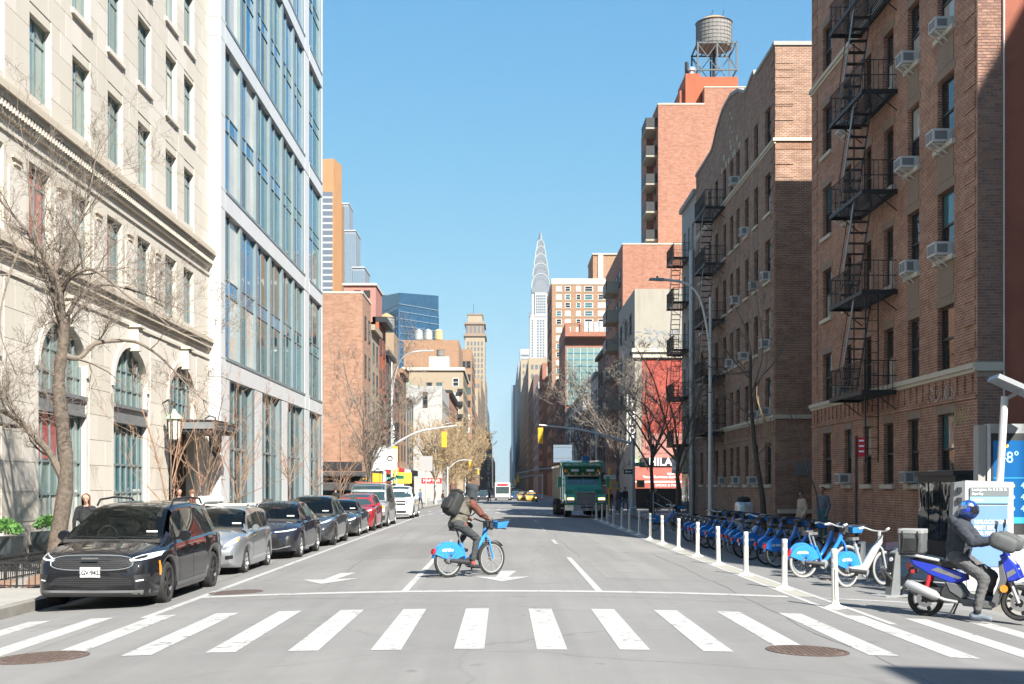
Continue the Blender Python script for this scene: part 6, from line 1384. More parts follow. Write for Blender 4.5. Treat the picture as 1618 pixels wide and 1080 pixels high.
 c.side('sill_trim', 'plastic_grey', [(1.45, 0.27), (3.5, 0.27)], [(1.45, 0.34), (3.5, 0.36)], 0.006, bv=c.bv); c.side('side_marker', 'lens_amber', [(0.50, 0.52), (0.57, 0.52)], [(0.50, 0.74), (0.545, 0.76)], 0.006, 3, 4, bv=c.bv)
 for y in (1.62, 2.54, 3.6): c.side('door_gap', 'underbody', [(y, 0.36), (y+0.012, 0.36)], [(y, 1.0), (y+0.012, 1.0)], 0.0025, 1, 12, bv=c.bv)
 for y in (2.30, 2.72): c.side('door_handle', 'paint_black', [(y, 0.90), (y+0.2, 0.905)], [(y, 0.93), (y+0.2, 0.935)], 0.03, 4, 2, bv=c.bv)
 c.mirror(1.72, 1.10, 0.90, 'paint_black', 1.25)
 for sx in (-1, 1): q = MB(); q.tube([(sx*0.64, 2.25, 1.60), (sx*0.64, 2.4, 1.70), (sx*0.645, 3.2, 1.735), (sx*0.64, 4.2, 1.70), (sx*0.63, 4.4, 1.60)], 0.018, 6); q.build('roof_rail', 'plastic_black', c.t)
 q = MB(); q.bar((0.06, 1.10, 1.085), (-0.70, 1.2, 1.105), 0.02); q.bar((0.7, 1.10, 1.085), (0.05, 1.16, 1.10), 0.02); q.build('wiper', 'plastic_black', c.t)
 q = MB(); q.box(0.50, 0.68, 1.262, 1.268, 1.172, 1.20); q.build('sticker', 'paper_white', c.t); c.tailend(1.0, 0.78)
minivan()
def generic(name, label, cat, y, W, L, H, paint, kind, x=LANE, rim='five', rz=0, lamp=None, group=None, hood=None, txt=False):
 """cars further along the kerb: hatchback, saloon, crossover, pick-up, panel van"""
 z = zroad(x, y+1)
 k = {'hatch': dict(fo=0.78, wb=2.5, wr=0.30, hood=(0.66, 0.84, 0.97), foot=0.98, topy=1.75, rear=L-0.25, tail=L-0.05, bh=0.92, rr=0.70),
         'saloon': dict(fo=0.92, wb=2.85, wr=0.335, hood=(0.62, 0.76, 0.93), foot=1.42, topy=2.2, rear=L-1.5, tail=L-0.35, bh=0.90, rr=0.66),
         'cross': dict(fo=0.88, wb=2.85, wr=0.35, hood=(0.66, 0.82, 0.98), foot=1.25, topy=2.1, rear=L-0.95, tail=L-0.10, bh=0.96, rr=0.66),
         'suv': dict(fo=0.90, wb=2.75, wr=0.35, hood=(0.78, 0.98, 1.08), foot=1.32, topy=1.95, rear=L-0.35, tail=L-0.04, bh=1.04, rr=0.70),
         'van': dict(fo=0.90, wb=3.5, wr=0.37, hood=(0.88, 1.05, 1.20), foot=0.80, topy=1.55, rear=L-0.15, tail=L-0.02, bh=1.16, rr=0.80),
         'pickup': dict(fo=0.95, wb=3.7, wr=0.40, hood=(0.98, 1.14, 1.20), foot=1.45, topy=2.05, rear=3.55, tail=3.80, bh=1.14, rr=0.72)}[kind]
 h0, h1, h2 = k['hood']; ft, ty, re, ta, bh = k['foot'], k['topy'], k['rear'], k['tail'], k['bh']
 deck = bh+0.06 if kind != 'pickup' else 1.14
 c = Car(name, label, cat, (x, y, z), rz, L, W, H, k['wb'], k['fo'], k['wr'],
  top=[(0, h0*0.88), (0.06, h0), (0.22, h1), (ft*0.75, h2), (ft+0.3, h2+0.04), (L-0.9, deck), (L-0.15, deck-0.02), (L, deck-0.14)],
  hw=[(0, 0.72), (0.06, 0.81), (0.18, 0.885), (0.4, 0.95), (0.9, 0.995), (L*0.5, 1.0), (L-0.7, 0.985), (L-0.15, 0.90), (L, 0.82)],
  belt=[(0, h0*0.86), (0.1, h0*0.97), (0.5, h1*0.99), (ft, bh-0.06), (ft+0.8, bh), (L-0.4, bh+0.03), (L, bh-0.08)],
  roof=[(ft-0.05, h2-0.02), (ft+0.1, h2+0.05), (lerp(ft, ty, 0.55), lerp(h2, H, 0.68)), (ty, H-0.05), (ty+0.45, H), (lerp(ty, re, 0.6), H-0.005), (re, H-0.06 if kind not in ('saloon', 'cross') else H-0.16), (lerp(re, ta, 0.5), lerp(H, bh, 0.5)), (ta, bh+0.02)],
  rhw=[(ft, 0.88), (ty, k['rr']), (lerp(ty, re, 0.6), k['rr']+0.01), (ta, 0.74)], gx=(ft, ta), paint=paint, rim=rim, bot=0.20 if kind in ('hatch','saloon') else 0.25, group=group)
 near = y < 50
 c.cabin((lambda p: ft+0.1 < p.y < ty-0.02 and p.z > c.roof(p.y)-0.09 and abs(p.x) < W*0.40) if near else None)
 c.windscreen(ft+0.10, ty, W*0.40, W*0.5*k['rr']-0.06, 'windscreen' if near else 'glass_shop')
 if near:
  c.dash(ft+0.42, h2+0.04, W*0.39); c.seats(ty+0.15, bh-0.16, 'interior_tan' if 'silver' in paint else 'interior'); q = MB(); q.box(-W*0.38, W*0.38, ty+0.6, ta-0.5, 0.3, bh-0.1); q.build('cabin_floor', 'interior', c.t)
  q = MB(); q.box(0.40, 0.60, lerp(ft, ty, 0.2), lerp(ft, ty, 0.2)+0.004, h2+0.12, h2+0.15); q.build('sticker', 'paper_white', c.t)
 zt = H-0.12; m1 = lerp(ty, re, 0.5) if kind != 'pickup' else 2.75
 gm = 'side_glass' if near else 'glass_shop'
 c.side('front_window', gm, [(lerp(ft, ty, 0.55), bh+0.05), (m1-0.04, bh+0.06)], [(lerp(ft, ty, 0.98), lerp(bh, zt, 0.80)), (m1-0.04, zt)], 0.004)
 if kind != 'van': c.side('rear_window', gm, [(m1+0.04, bh+0.06), (re+0.05, bh+0.08)], [(m1+0.04, zt), (re-0.25, zt-0.05)], 0.004)
 if kind in ('hatch', 'van'): c.side('quarter_window', gm, [(ft+0.30, bh+0.02), (lerp(ft, ty, 0.5), bh+0.05)], [(lerp(ft, ty, 0.52), bh+0.14), (lerp(ft, ty, 0.9), lerp(bh, zt, 0.68))], 0.004, 4, 3)
 for yy in (lerp(ft, ty, 0.5), m1): c.side('door_gap', 'underbody', [(yy, 0.36), (yy+0.012, 0.36)], [(yy, bh-0.02), (yy+0.012, bh-0.02)], 0.0025, 1, 10, bv=c.bv)
 for yy in (m1-0.28, m1+0.75): c.side('door_handle', paint, [(yy, bh-0.12), (yy+0.18, bh-0.115)], [(yy, bh-0.09), (yy+0.18, bh-0.085)], 0.025, 3, 2, bv=c.bv)
 c.mirror(lerp(ft, ty, 0.62), bh+0.08, W*0.46, paint if kind != 'van' else 'plastic_black', 1.0 if kind not in ('van', 'pickup') else 1.45)
 c.tailend(bh-0.08, W*0.36)
 return c, k
# 2 --- silver hatchback with a roof rack
c, k = generic('hatchback', 'silver hatchback with white pipe on its roof rack behind the black minivan', 'hatchback', 26.0, 1.66, 4.1, 1.46, 'paint_silver', 'hatch', rim='ten', x=-6.42)
for sx in (-1, 1):
 h = c.front('headlight', 'lens_white', [(sx*0.44, 0.63), (sx*0.58, 0.66), (sx*0.72, 0.74)], [(sx*0.50, 0.70), (sx*0.62, 0.79), (sx*0.73, 0.85)], 0.008, 10, 4); c.front('turn_signal', 'lens_amber', [(sx*0.69, 0.73), (sx*0.735, 0.76)], [(sx*0.70, 0.80), (sx*0.735, 0.85)], 0.013, 4, 3, parent=h); c.front('fog_lamp', 'alloy_dark', [(sx*0.50, 0.36), (sx*0.66, 0.38)], [(sx*0.50, 0.44), (sx*0.66, 0.46)], 0.006, 6, 3)
c.front('grille', 'plastic_black', [(-0.42, 0.60), (0, 0.58), (0.42, 0.60)], [(-0.45, 0.66), (0, 0.655), (0.45, 0.66)], 0.006, 10, 2); c.front('lower_intake', 'plastic_black', [(-0.42, 0.29), (0.42, 0.29)], [(-0.36, 0.43), (0.36, 0.43)], 0.006, 10, 3)
for z in (0.33, 0.37, 0.41): c.front('intake_slat', 'plastic_grey', [(-0.38, z), (0.38, z)], [(-0.38, z+0.012), (0.38, z+0.012)], 0.012, 8, 1)
c.front('bumper_lip', 'paint_silver', [(-0.70, 0.22), (0, 0.20), (0.70, 0.22)], [(-0.72, 0.27), (0, 0.255), (0.72, 0.27)], 0.03, 14, 2); c.plate(-0.01, 0.50)
for yy in (1.95, 3.0): q = MB(); q.bar((-0.62, yy, 1.50), (0.62, yy, 1.50), 0.03); q.bar((-0.58, yy, 1.44), (-0.58, yy, 1.50), 0.03); q.bar((0.58, yy, 1.44), (0.58, yy, 1.50), 0.03); q.build('rack_bar', 'ac_white', c.t)
q = MB(); q.tube([(-0.46, 1.75, 1.60), (-0.40, 3.4, 1.60)], 0.10, 14); q.build('roof_pipe', 'paper_white', c.t, smooth=True)
for sx in (-1, 1): q = MB(); q.bar((sx*0.60, 1.8, 1.53), (sx*0.60, 3.3, 1.53), 0.03); q.build('rack_rail', 'ac_white', c.t)
# 3 --- glossy blue black raised saloon
c, k = generic('raised_saloon', 'glossy blue black raised saloon with chrome lip third from the crosswalk', 'car', 31.45, 1.80, 4.9, 1.49, 'paint_blueblack', 'cross', rim='ten')
for sx in (-1, 1): c.front('headlight', 'lens_white', [(sx*0.30, 0.715), (sx*0.6, 0.735), (sx*0.82, 0.78)], [(sx*0.30, 0.735), (sx*0.6, 0.765), (sx*0.82, 0.815)], 0.008, 10, 2); c.front('side_vent', 'plastic_black', [(sx*0.60, 0.38), (sx*0.80, 0.42)], [(sx*0.64, 0.62), (sx*0.80, 0.66)], 0.006, 6, 4)
c.front('light_bar', 'chrome', [(-0.32, 0.72), (0.32, 0.72)], [(-0.32, 0.735), (0.32, 0.735)], 0.009, 8, 1); c.front('grille', 'plastic_black', [(-0.58, 0.36), (0.58, 0.36)], [(-0.36, 0.68), (0.36, 0.68)], 0.006, 12, 5); grille_mesh(c, -0.45, 0.45, 0.38, 0.66, 0, 'alloy_dark', 16, 10)
c.front('chrome_lip', 'chrome', [(-0.74, 0.36), (-0.4, 0.28), (0, 0.27), (0.4, 0.28), (0.74, 0.36)], [(-0.74, 0.39), (-0.4, 0.305), (0, 0.295), (0.4, 0.305), (0.74, 0.39)], 0.014, 20, 1)
# 4 --- matt grey electric crossover
c, k = generic('crossover', 'smooth dark grey crossover with a closed nose fourth from the crosswalk', 'car', 37.9, 1.82, 4.75, 1.60, 'paint_grey', 'cross', rim='five_dark')
for sx in (-1, 1): c.front('headlight', 'lens_white', [(sx*0.52, 0.74), (sx*0.68, 0.77), (sx*0.82, 0.84)], [(sx*0.54, 0.77), (sx*0.68, 0.83), (sx*0.83, 0.91)], 0.008, 10, 3); c.front('bumper_corner', 'plastic_black', [(sx*0.55, 0.33), (sx*0.76, 0.37)], [(sx*0.60, 0.40), (sx*0.78, 0.44)], 0.006, 6, 2)
c.front('lower_intake', 'plastic_black', [(-0.5, 0.30), (0.5, 0.30)], [(-0.46, 0.38), (0.46, 0.38)], 0.006, 10, 2)
# 5 --- small dark saloon
c, k = generic('saloon', 'low dark grey saloon parked between the grey crossover and the red car', 'car', 44.8, 1.74, 4.55, 1.40, 'paint_darkgrey', 'saloon')
for sx in (-1, 1): h = c.front('headlight', 'lens_white', [(sx*0.50, 0.63), (sx*0.64, 0.65), (sx*0.76, 0.70)], [(sx*0.50, 0.67), (sx*0.64, 0.71), (sx*0.77, 0.76)], 0.008, 8, 3)
c.front('grille', 'plastic_black', [(-0.48, 0.55), (0.48, 0.55)], [(-0.5, 0.64), (0.5, 0.64)], 0.006, 10, 2); c.front('lower_intake', 'plastic_black', [(-0.5, 0.30), (0.5, 0.30)], [(-0.4, 0.42), (0.4, 0.42)], 0.006, 8, 2)
# 6 --- red SUV
c, k = generic('suv', 'bright red SUV with black grille sixth in the parked row', 'SUV', 50.1, 1.80, 4.5, 1.58, 'paint_red', 'suv', rim='five_dark')
for sx in (-1, 1): c.front('headlight', 'lens_white', [(sx*0.50, 0.84), (sx*0.66, 0.86), (sx*0.80, 0.90)], [(sx*0.50, 0.88), (sx*0.66, 0.91), (sx*0.80, 0.955)], 0.008, 8, 2); c.front('lower_lamp', 'plastic_black', [(sx*0.62, 0.60), (sx*0.76, 0.62)], [(sx*0.62, 0.76), (sx*0.76, 0.78)], 0.007, 4, 3)
c.front('grille', 'plastic_black', [(-0.42, 0.56), (0.42, 0.56)], [(-0.52, 0.80), (0.52, 0.80)], 0.006, 10, 4); c.front('lower_intake', 'plastic_black', [(-0.6, 0.34), (0.6, 0.34)], [(-0.5, 0.46), (0.5, 0.46)], 0.006, 8, 2)
# 7 --- silver work van
c, k = generic('panel_van', 'dusty silver panel van towering behind the red SUV', 'van', 55.2, 1.95, 5.7, 2.02, 'paint_vansilver', 'van', rim='steel')
for sx in (-1, 1): c.front('headlight', 'lens_white', [(sx*0.60, 0.72), (sx*0.84, 0.74)], [(sx*0.60, 0.86), (sx*0.84, 0.88)], 0.008, 6, 3); c.front('turn_signal', 'lens_amber', [(sx*0.60, 0.88), (sx*0.84, 0.90)], [(sx*0.60, 0.98), (sx*0.84, 1.00)], 0.008, 6, 2)
c.front('grille', 'plastic_grey', [(-0.55, 0.70), (0.55, 0.70)], [(-0.55, 0.98), (0.55, 0.98)], 0.006, 10, 4); c.front('bumper', 'plastic_dark', [(-0.86, 0.36), (0, 0.36), (0.86, 0.36)], [(-0.88, 0.56), (0, 0.56), (0.88, 0.56)], 0.05, 14, 2)
q = MB(); q.bar((-0.7, 1.9, 2.10), (-0.7, 5.3, 2.10), 0.04); q.bar((0.7, 1.9, 2.10), (0.7, 5.3, 2.10), 0.04)
for yy in (2.0, 3.5, 5.0): q.bar((-0.75, yy, 2.06), (0.75, yy, 2.06), 0.04)
o = q.build('roof_rack', 'lens_amber', c.t); o.data.materials.clear(); o.data.materials.append(MAT['rust_wall'])
# 8 --- white pick-up
c, k = generic('pickup_truck', 'clean white pick-up truck parked farthest by the cross street', 'pickup', 68.6, 1.98, 5.6, 1.88, 'paint_white', 'pickup', rim='five', x=-6.05)
for sx in (-1, 1): c.front('headlight', 'lens_white', [(sx*0.64, 0.86), (sx*0.88, 0.88)], [(sx*0.64, 1.08), (sx*0.86, 1.08)], 0.008, 5, 3); c.front('lamp_surround', 'chrome', [(sx*0.58, 0.84), (sx*0.635, 0.85)], [(sx*0.58, 1.08), (sx*0.635, 1.08)], 0.01, 2, 3)
c.front('grille', 'alloy_dark', [(-0.56, 0.80), (0.56, 0.80)], [(-0.56, 1.05), (0.56, 1.05)], 0.008, 10, 4); c.front('grille_bar', 'galvanised', [(-0.54, 0.91), (0.54, 0.91)], [(-0.54, 0.95), (0.54, 0.95)], 0.016, 8, 1)
c.front('bumper', 'paint_white', [(-0.88, 0.50), (0, 0.50), (0.88, 0.50)], [(-0.9, 0.70), (0, 0.70), (0.9, 0.70)], 0.04, 14, 2); c.front('lower_intake', 'plastic_black', [(-0.6, 0.36), (0.6, 0.36)], [(-0.6, 0.48), (0.6, 0.48)], 0.008, 8, 2)
q = MB(); q.box(-0.82, 0.82, 3.95, 5.4, 1.146, 1.16); q.build('bed', 'plastic_black', c.t)
# ---- moving traffic far ahead
def far_car(label, px, y, kind, paint, W, L, H, name='car', x=None):
 xx = Xp(px, y) if x is None else x
 c, k = generic(name, label, 'car' if name != 'taxi' else 'taxi', y, W, L, H, paint, kind, x=xx, rim='five_dark')
 h0 = k['hood'][0]
 for sx in (-1, 1): c.front('headlight', 'lamp_on' if name == 'taxi' else 'lens_white', [(sx*W*0.28, h0-0.06), (sx*W*0.42, h0-0.04)], [(sx*W*0.28, h0+0.04), (sx*W*0.42, h0+0.07)], 0.01, 4, 2)
 c.front('grille', 'plastic_black', [(-W*0.25, h0-0.25), (W*0.25, h0-0.25)], [(-W*0.25, h0-0.02), (W*0.25, h0-0.02)], 0.01, 6, 2)
 return c
far_car('dark SUV with pale bumper crossing far ahead left of the bus', 763, 192, 'suv', 'paint_darkgrey', 1.9, 4.7, 1.75, 'suv')
c = far_car('yellow taxi with lit headlights driving towards the camera right of the bus', 840, 190, 'saloon', 'paint_taxi', 1.88, 4.8, 1.55, 'taxi')
q = MB(); q.box(-0.3, 0.3, 2.3, 2.5, 1.56, 1.72); q.build('roof_sign', 'sign_white', c.t)
far_car('second yellow taxi just behind the first one', 827, 198, 'saloon', 'paint_taxi', 1.85, 4.7, 1.5, 'taxi')
far_car('navy car waiting between the bus and the taxis', 815, 206, 'cross', 'paint_navy', 1.85, 4.7, 1.6)
far_car('white car on the left far behind the cyclist', 738, 188, 'saloon', 'paint_white', 1.8, 4.6, 1.45)
# white city bus
yb = 202.0; xb = Xp(794, yb); t = thing('city_bus', 'white city bus coming down the middle of the avenue in the distance', 'bus', (xb, yb, zroad(xb, yb)))
q = MB(); q.box(-1.27, 1.27, 0.12, 12, 0.32, 2.95); q.hexa([(-1.2,0,0.38),(1.2,0,0.38),(1.27,0.12,0.38),(-1.27,0.12,0.38),(-1.15,0.02,2.85),(1.15,0.02,2.85),(1.27,0.12,2.95),(-1.27,0.12,2.95)]); q.build('body', 'paint_white', t, fix=False)
q = MB(); q.box(-1.1, 1.1, -0.02, 0.015, 1.15, 2.3); q.build('windscreen', 'glass_shop', t); q = MB(); q.box(-0.9, 0.9, -0.02, 0.015, 2.42, 2.78); q.build('destination_sign', 'sign_red', t); q = MB(); q.box(-1.2, 1.2, -0.04, 0.0, 0.36, 0.62); q.build('bumper', 'plastic_grey', t)
for sx in (-1, 1):
 q = MB(); q.box(sx*0.85-0.2, sx*0.85+0.2, -0.025, 0.0, 0.72, 0.9); q.build('headlight', 'lens_white', t); q = MB(); q.box(sx*1.42-0.1, sx*1.42+0.1, 0.0, 0.1, 1.7, 2.1); q.build('mirror', 'plastic_black', t)
 q = MB(); q.box(sx*1.272-0.004, sx*1.272+0.004, 0.6, 11.6, 1.3, 2.3); q.build('side_window', 'glass_dark', t)
 for yy in (2.6, 8.8): add_wheel(t, sx*1.12, yy, 0.46, 'steel')
# green dump truck
yt = 69.0; t = thing('garbage_truck', 'green garbage truck with chrome grille and bumper waiting in the right lane', 'truck', (4.72, yt, zroad(4.7, yt)), R(2.0))
def TP(name, m, fn, par=None, sm=False): q = MB(); fn(q); return q.build(name, m, par or t, smooth=sm)
TP('chassis', 'plastic_black', lambda q: [q.box(-0.45, 0.45, 0.5, 9.2, 0.62, 0.92), q.box(-1.0, 1.0, 2.5, 3.2, 0.5, 0.9)])
hoodp = [(0.32, 0.80), (0.30, 1.40), (0.36, 1.52), (1.75, 1.72), (1.75, 0.80)]
fx = lambda w: frame((0,0,0), (0,1,0), (1,0,0))
def hood(q): q.prism(hoodp, frame((0,0,0), (0,1,0), (1,0,0)), -0.56, 0.56)
TP('hood', 'paint_green', hood)
for sx in (-1, 1):
 TP('fender', 'paint_green', lambda q: q.prism([(0.35, 0.72), (0.33, 1.12), (0.55, 1.34), (1.35, 1.36), (1.85, 1.15), (1.9, 0.72), (1.66, 0.72), (1.5, 1.06), (0.85, 1.06), (0.66, 0.72)], frame((0,0,0), (0,1,0), (1,0,0)), sx*0.56 if sx > 0 else -1.14, 1.14 if sx > 0 else -0.56))
 h = TP('headlight', 'chrome', lambda q: q.box(sx*0.86-0.2, sx*0.86+0.2, 0.27, 0.34, 0.86, 1.02)); TP('turn_signal', 'lamp_on', lambda q: q.box(sx*0.88-0.18, sx*0.88+0.18, 0.26, 0.33, 1.03, 1.15), h)
 add_wheel(t, sx*0.98, 1.15, 0.52, 'steel', 1.15)
 for yy in (6.6, 7.85): add_wheel(t, sx*0.95, yy, 0.52, 'steel', 2.0)
 TP('mirror', 'paint_green', lambda q: [q.box(sx*1.42-0.1, sx*1.42+0.1, 1.7, 1.78, 1.75, 2.35), q.bar((sx*1.1, 1.9, 2.2), (sx*1.42, 1.75, 2.2), 0.03), q.bar((sx*1.1, 1.9, 1.85), (sx*1.42, 1.75, 1.85), 0.03)])
 TP('exhaust_stack', 'chrome', lambda q: q.tube([(sx*1.08, 3.05, 0.9), (sx*1.08, 3.05, 3.0), (sx*1.08, 3.2, 3.2)], 0.075, 10), sm=True)
 TP('step', 'galvanised', lambda q: [q.box(sx*1.1-0.14, sx*1.1+0.14, 2.2, 2.8, z, z+0.05) for z in (0.5, 0.8, 1.1)])
TP('grille', 'plastic_grey', lambda q: q.box(-0.5, 0.5, 0.27, 0.33, 0.74, 1.42))
for k in range(9): TP('grille_bar', 'galvanised', lambda q: q.box(-0.47, 0.47, 0.25, 0.272, 0.80+k*0.068, 0.815+k*0.068))
TP('grille_surround', 'chrome', lambda q: [q.box(-0.55, -0.5, 0.25, 0.36, 0.72, 1.45), q.box(0.5, 0.55, 0.25, 0.36, 0.72, 1.45), q.box(-0.55, 0.55, 0.25, 0.36, 1.42, 1.48), q.box(-0.015, 0.015, 0.24, 0.3, 0.74, 1.42)])
TP('bumper', 'chrome', lambda q: [q.box(-0.75, 0.75, 0.02, 0.22, 0.42, 0.74), q.hexa([(0.75,0.02,0.44),(1.18,0.3,0.44),(1.18,0.45,0.44),(0.75,0.22,0.44),(0.75,0.02,0.74),(1.18,0.3,0.74),(1.18,0.45,0.74),(0.75,0.22,0.74)]), q.hexa([(-1.18,0.3,0.44),(-0.75,0.02,0.44),(-0.75,0.22,0.44),(-1.18,0.45,0.44),(-1.18,0.3,0.74),(-0.75,0.02,0.74),(-0.75,0.22,0.74),(-1.18,0.45,0.74)])])
TP('bumper_intake', 'plastic_black', lambda q: q.box(-0.35, 0.35, 0.01, 0.03, 0.58, 0.66))
TP('cab', 'paint_green', lambda q: [q.prism([(1.75, 0.75), (1.75, 1.62), (2.12, 2.42), (3.0, 2.48), (3.0, 0.75)], frame((0,0,0), (0,1,0), (1,0,0)), -1.05, 1.05)])
TP('windscreen', 'glass_shop', lambda q: [q.face([(-0.95, 1.79, 1.70), (0.95, 1.79, 1.70), (0.88, 2.08, 2.35), (-0.88, 2.08, 2.35)])]); TP('windscreen_post', 'paint_green', lambda q: q.bar((0, 1.765, 1.68), (0, 2.07, 2.38), 0.05))
for sx in (-1, 1): TP('side_window', 'glass_dark', lambda q: q.face([(sx*1.054, 2.0, 1.7), (sx*1.054, 2.8, 1.7), (sx*1.054, 2.8, 2.3), (sx*1.054, 2.2, 2.3)]))
TP('sun_visor', 'chrome', lambda q: q.hexa([(-1.0,1.85,2.38),(1.0,1.85,2.38),(1.0,2.12,2.45),(-1.0,2.12,2.45),(-1.0,1.85,2.46),(1.0,1.85,2.46),(1.0,2.12,2.5),(-1.0,2.12,2.5)]))
for k in range(5): TP('roof_marker', 'lens_amber', lambda q: q.box(-0.8+k*0.4-0.06, -0.8+k*0.4+0.06, 2.2, 2.3, 2.5, 2.58))
TP('compactor_body', 'sign_beige', lambda q: [q.box(-1.2, 1.2, 3.3, 9.4, 1.05, 2.95)])
TP('front_bulkhead', 'paint_green', lambda q: [q.box(-1.22, 1.22, 3.12, 3.295, 0.95, 2.98), q.hexa([(-1.22,2.35,2.95),(1.22,2.35,2.95),(1.22,3.3,2.95),(-1.22,3.3,2.95),(-1.22,2.35,3.2),(1.22,2.35,3.2),(1.22,3.3,3.32),(-1.22,3.3,3.32)])])
text('NEW YORK CITY DISPOSAL', t, 'white_ink', 0.17, (0, 2.345, 3.07))
for k in range(6): TP('body_rib', 'sign_beige', lambda q: [q.box(-1.27, -1.2, 3.9+k*1.0, 4.05+k*1.0, 1.05, 2.9)]); TP('body_rib', 'sign_beige', lambda q: [q.box(1.2, 1.27, 3.9+k*1.0, 4.05+k*1.0, 1.05, 2.9)])
TP('top_rail', 'paint_green', lambda q: [q.box(-1.28, -1.15, 3.3, 9.4, 2.92, 3.05), q.box(1.15, 1.28, 3.3, 9.4, 2.92, 3.05)])
for sx in (-1, 1): TP('beacon', 'lens_amber', lambda q: q.lathe([(0.09, 0), (0.09, 0.14), (0.03, 0.2)], o=(sx*0.95, 2.5, 2.62), n=10)); TP('work_lamp', 'lens_white', lambda q: q.box(sx*0.45-0.22, sx*0.45+0.22, 2.3, 2.4, 2.66, 2.8))
TP('tarp', 'sign_blue', lambda q: q.box(0.1, 0.5, 3.4, 3.9, 3.33, 3.6))


# ------------------------------------------------------------------ trees and plants
def catmull(pts, k=4):
 pts = [Vector(p) for p in pts]; out = []
 for i in range(len(pts)-1):
  p0, p1, p2, p3 = pts[max(i-1, 0)], pts[i], pts[i+1], pts[min(i+2, len(pts)-1)]
  for j in range(k):
   t = j/k; out.append(0.5*((2*p1) + (-p0+p2)*t + (2*p0-5*p1+4*p2-p3)*t*t + (-p0+3*p1-3*p2+p3)*t**3))
 return out + [pts[-1]]
def rdir(r, base, spread, up=0.0):
 v = Vector((r.gauss(0,1), r.gauss(0,1), r.gauss(0,1))).normalized()
 d = (base.normalized() + v*spread + Vector((0,0,up)))
 return d.normalized() if d.length > 1e-6 else base
def twig(mb, r, p, d, length, rad, level, P):
 n = max(2, P.get('seg', 4) - level//2); pts = [p.copy()]; rads = [rad]; q = p.copy(); dd = d.copy()
 for i in range(n):
  dd = rdir(r, dd, P['wob'], P['up']); q = q + dd*length/n; pts.append(q.copy()); rads.append(max(P['min'], rad*(1-(i+1)/n*0.75)))
 mb.tube(pts, rads, 4 if rad > 0.02 else 3, cap=False)
 if level >= P['levels']: return
 for k in range(P['kids'][min(level, len(P['kids'])-1)]):
  t = r.uniform(0.2, 1.0); i = min(int(t*n), n-1); s = pts[i].lerp(pts[i+1], t*n-i)
  twig(mb, r, s, rdir(r, dd, P['spread'], P['up']*1.5), length*r.uniform(0.42, 0.72), max(P['min'], rads[i]*0.6), level+1, P)
def bare_tree(label, base, limbs, seed, trunk_m='bark', twig_m='twig', P=None, dens=2.2, tl=1.3, group=None, name='bare_tree', from_limb=0, tr=0.022):
 """limbs: list of (points, r0, r1); first one is the trunk"""
 r = random.Random(seed); base = Vector(base); t = thing(name, label, 'tree', base, 0, group)
 P = {**dict(wob=0.28, up=0.05, spread=0.85, levels=3, kids=[4, 3, 2], min=0.004, seg=4), **(P or {})}
 trunk = MB(); crown = MB()
 for li, (pts, r0, r1) in enumerate(limbs):
  c = catmull([Vector(p) - base for p in pts], 4); n = len(c)
  rads = [lerp(r0, r1, (i/(n-1))**0.8) * r.uniform(0.92, 1.08) for i in range(n)]
  if li == 0: rads[0] *= 1.35; rads[1] *= 1.12
  (trunk if li == 0 else crown).tube(c, rads, 12 if li == 0 else 8)
  if li < from_limb: continue
  length = sum((c[i+1]-c[i]).length for i in range(n-1))
  for k in range(max(2, int(length*dens*(0.6 if li == 0 else 1.0)))):
   t0 = r.uniform(0.55 if li == 0 else 0.12, 1.0); i = min(int(t0*(n-1)), n-2); s = c[i].lerp(c[i+1], t0*(n-1)-i)
   d = (c[i+1]-c[i]).normalized()
   twig(crown, r, s, rdir(r, d, 0.9, 0.15), tl*r.uniform(0.5, 1.15), min(tr, rads[i]*0.5), 0, P)
  twig(crown, r, c[-1], (c[-1]-c[-2]).normalized(), tl, min(tr, r1), 0, P)
 trunk.build('trunk', trunk_m, t, smooth=True)
 o = crown.build('crown', twig_m, t, smooth=True); return t
def pxl(pts, y, r=None, dy=0.0):
 out = []
 for i, (px, py) in enumerate(pts):
  yy = y + dy*i/max(1, len(pts)-1); out.append((Xp(px, yy), yy, Zp(py, yy)))
 return out
# big tree by the left kerb, behind the minivan
Yt1 = 24.0
limbs = [(pxl([(84, 915), (90, 860), (101, 790), (104, 735), (97, 660), (93, 600), (100, 540), (103, 500)], Yt1), 0.19, 0.10),
 (pxl([(99, 755), (78, 715), (55, 690), (34, 668), (5, 650), (-45, 640)], Yt1, dy=-0.8), 0.085, 0.04), (pxl([(40, 672), (10, 672), (-30, 660)], Yt1, dy=-1.0), 0.05, 0.03),
 (pxl([(100, 545), (92, 490), (75, 445), (62, 415), (35, 395), (5, 390)], Yt1, dy=1.2), 0.085, 0.025), (pxl([(101, 530), (96, 470), (86, 430), (70, 405), (52, 350), (44, 270)], Yt1, dy=-0.6), 0.075, 0.015),
 (pxl([(98, 560), (125, 565), (150, 543), (190, 538), (220, 542), (255, 565), (288, 600)], Yt1, dy=0.9), 0.06, 0.018), (pxl([(95, 465), (110, 440), (140, 425), (170, 440), (205, 470), (250, 500)], Yt1, dy=-1.0), 0.055, 0.012),
 (pxl([(86, 430), (105, 390), (128, 345), (142, 300), (150, 255)], Yt1, dy=1.0), 0.05, 0.010), (pxl([(103, 505), (125, 470), (160, 450), (215, 460), (290, 490)], Yt1, dy=1.6), 0.05, 0.012), (pxl([(70, 405), (30, 350), (-5, 310), (-40, 270)], Yt1, dy=-0.5), 0.04, 0.012),
 (pxl([(30, 395), (10, 450), (0, 520), (25, 590)], Yt1, dy=-0.8), 0.03, 0.01)]
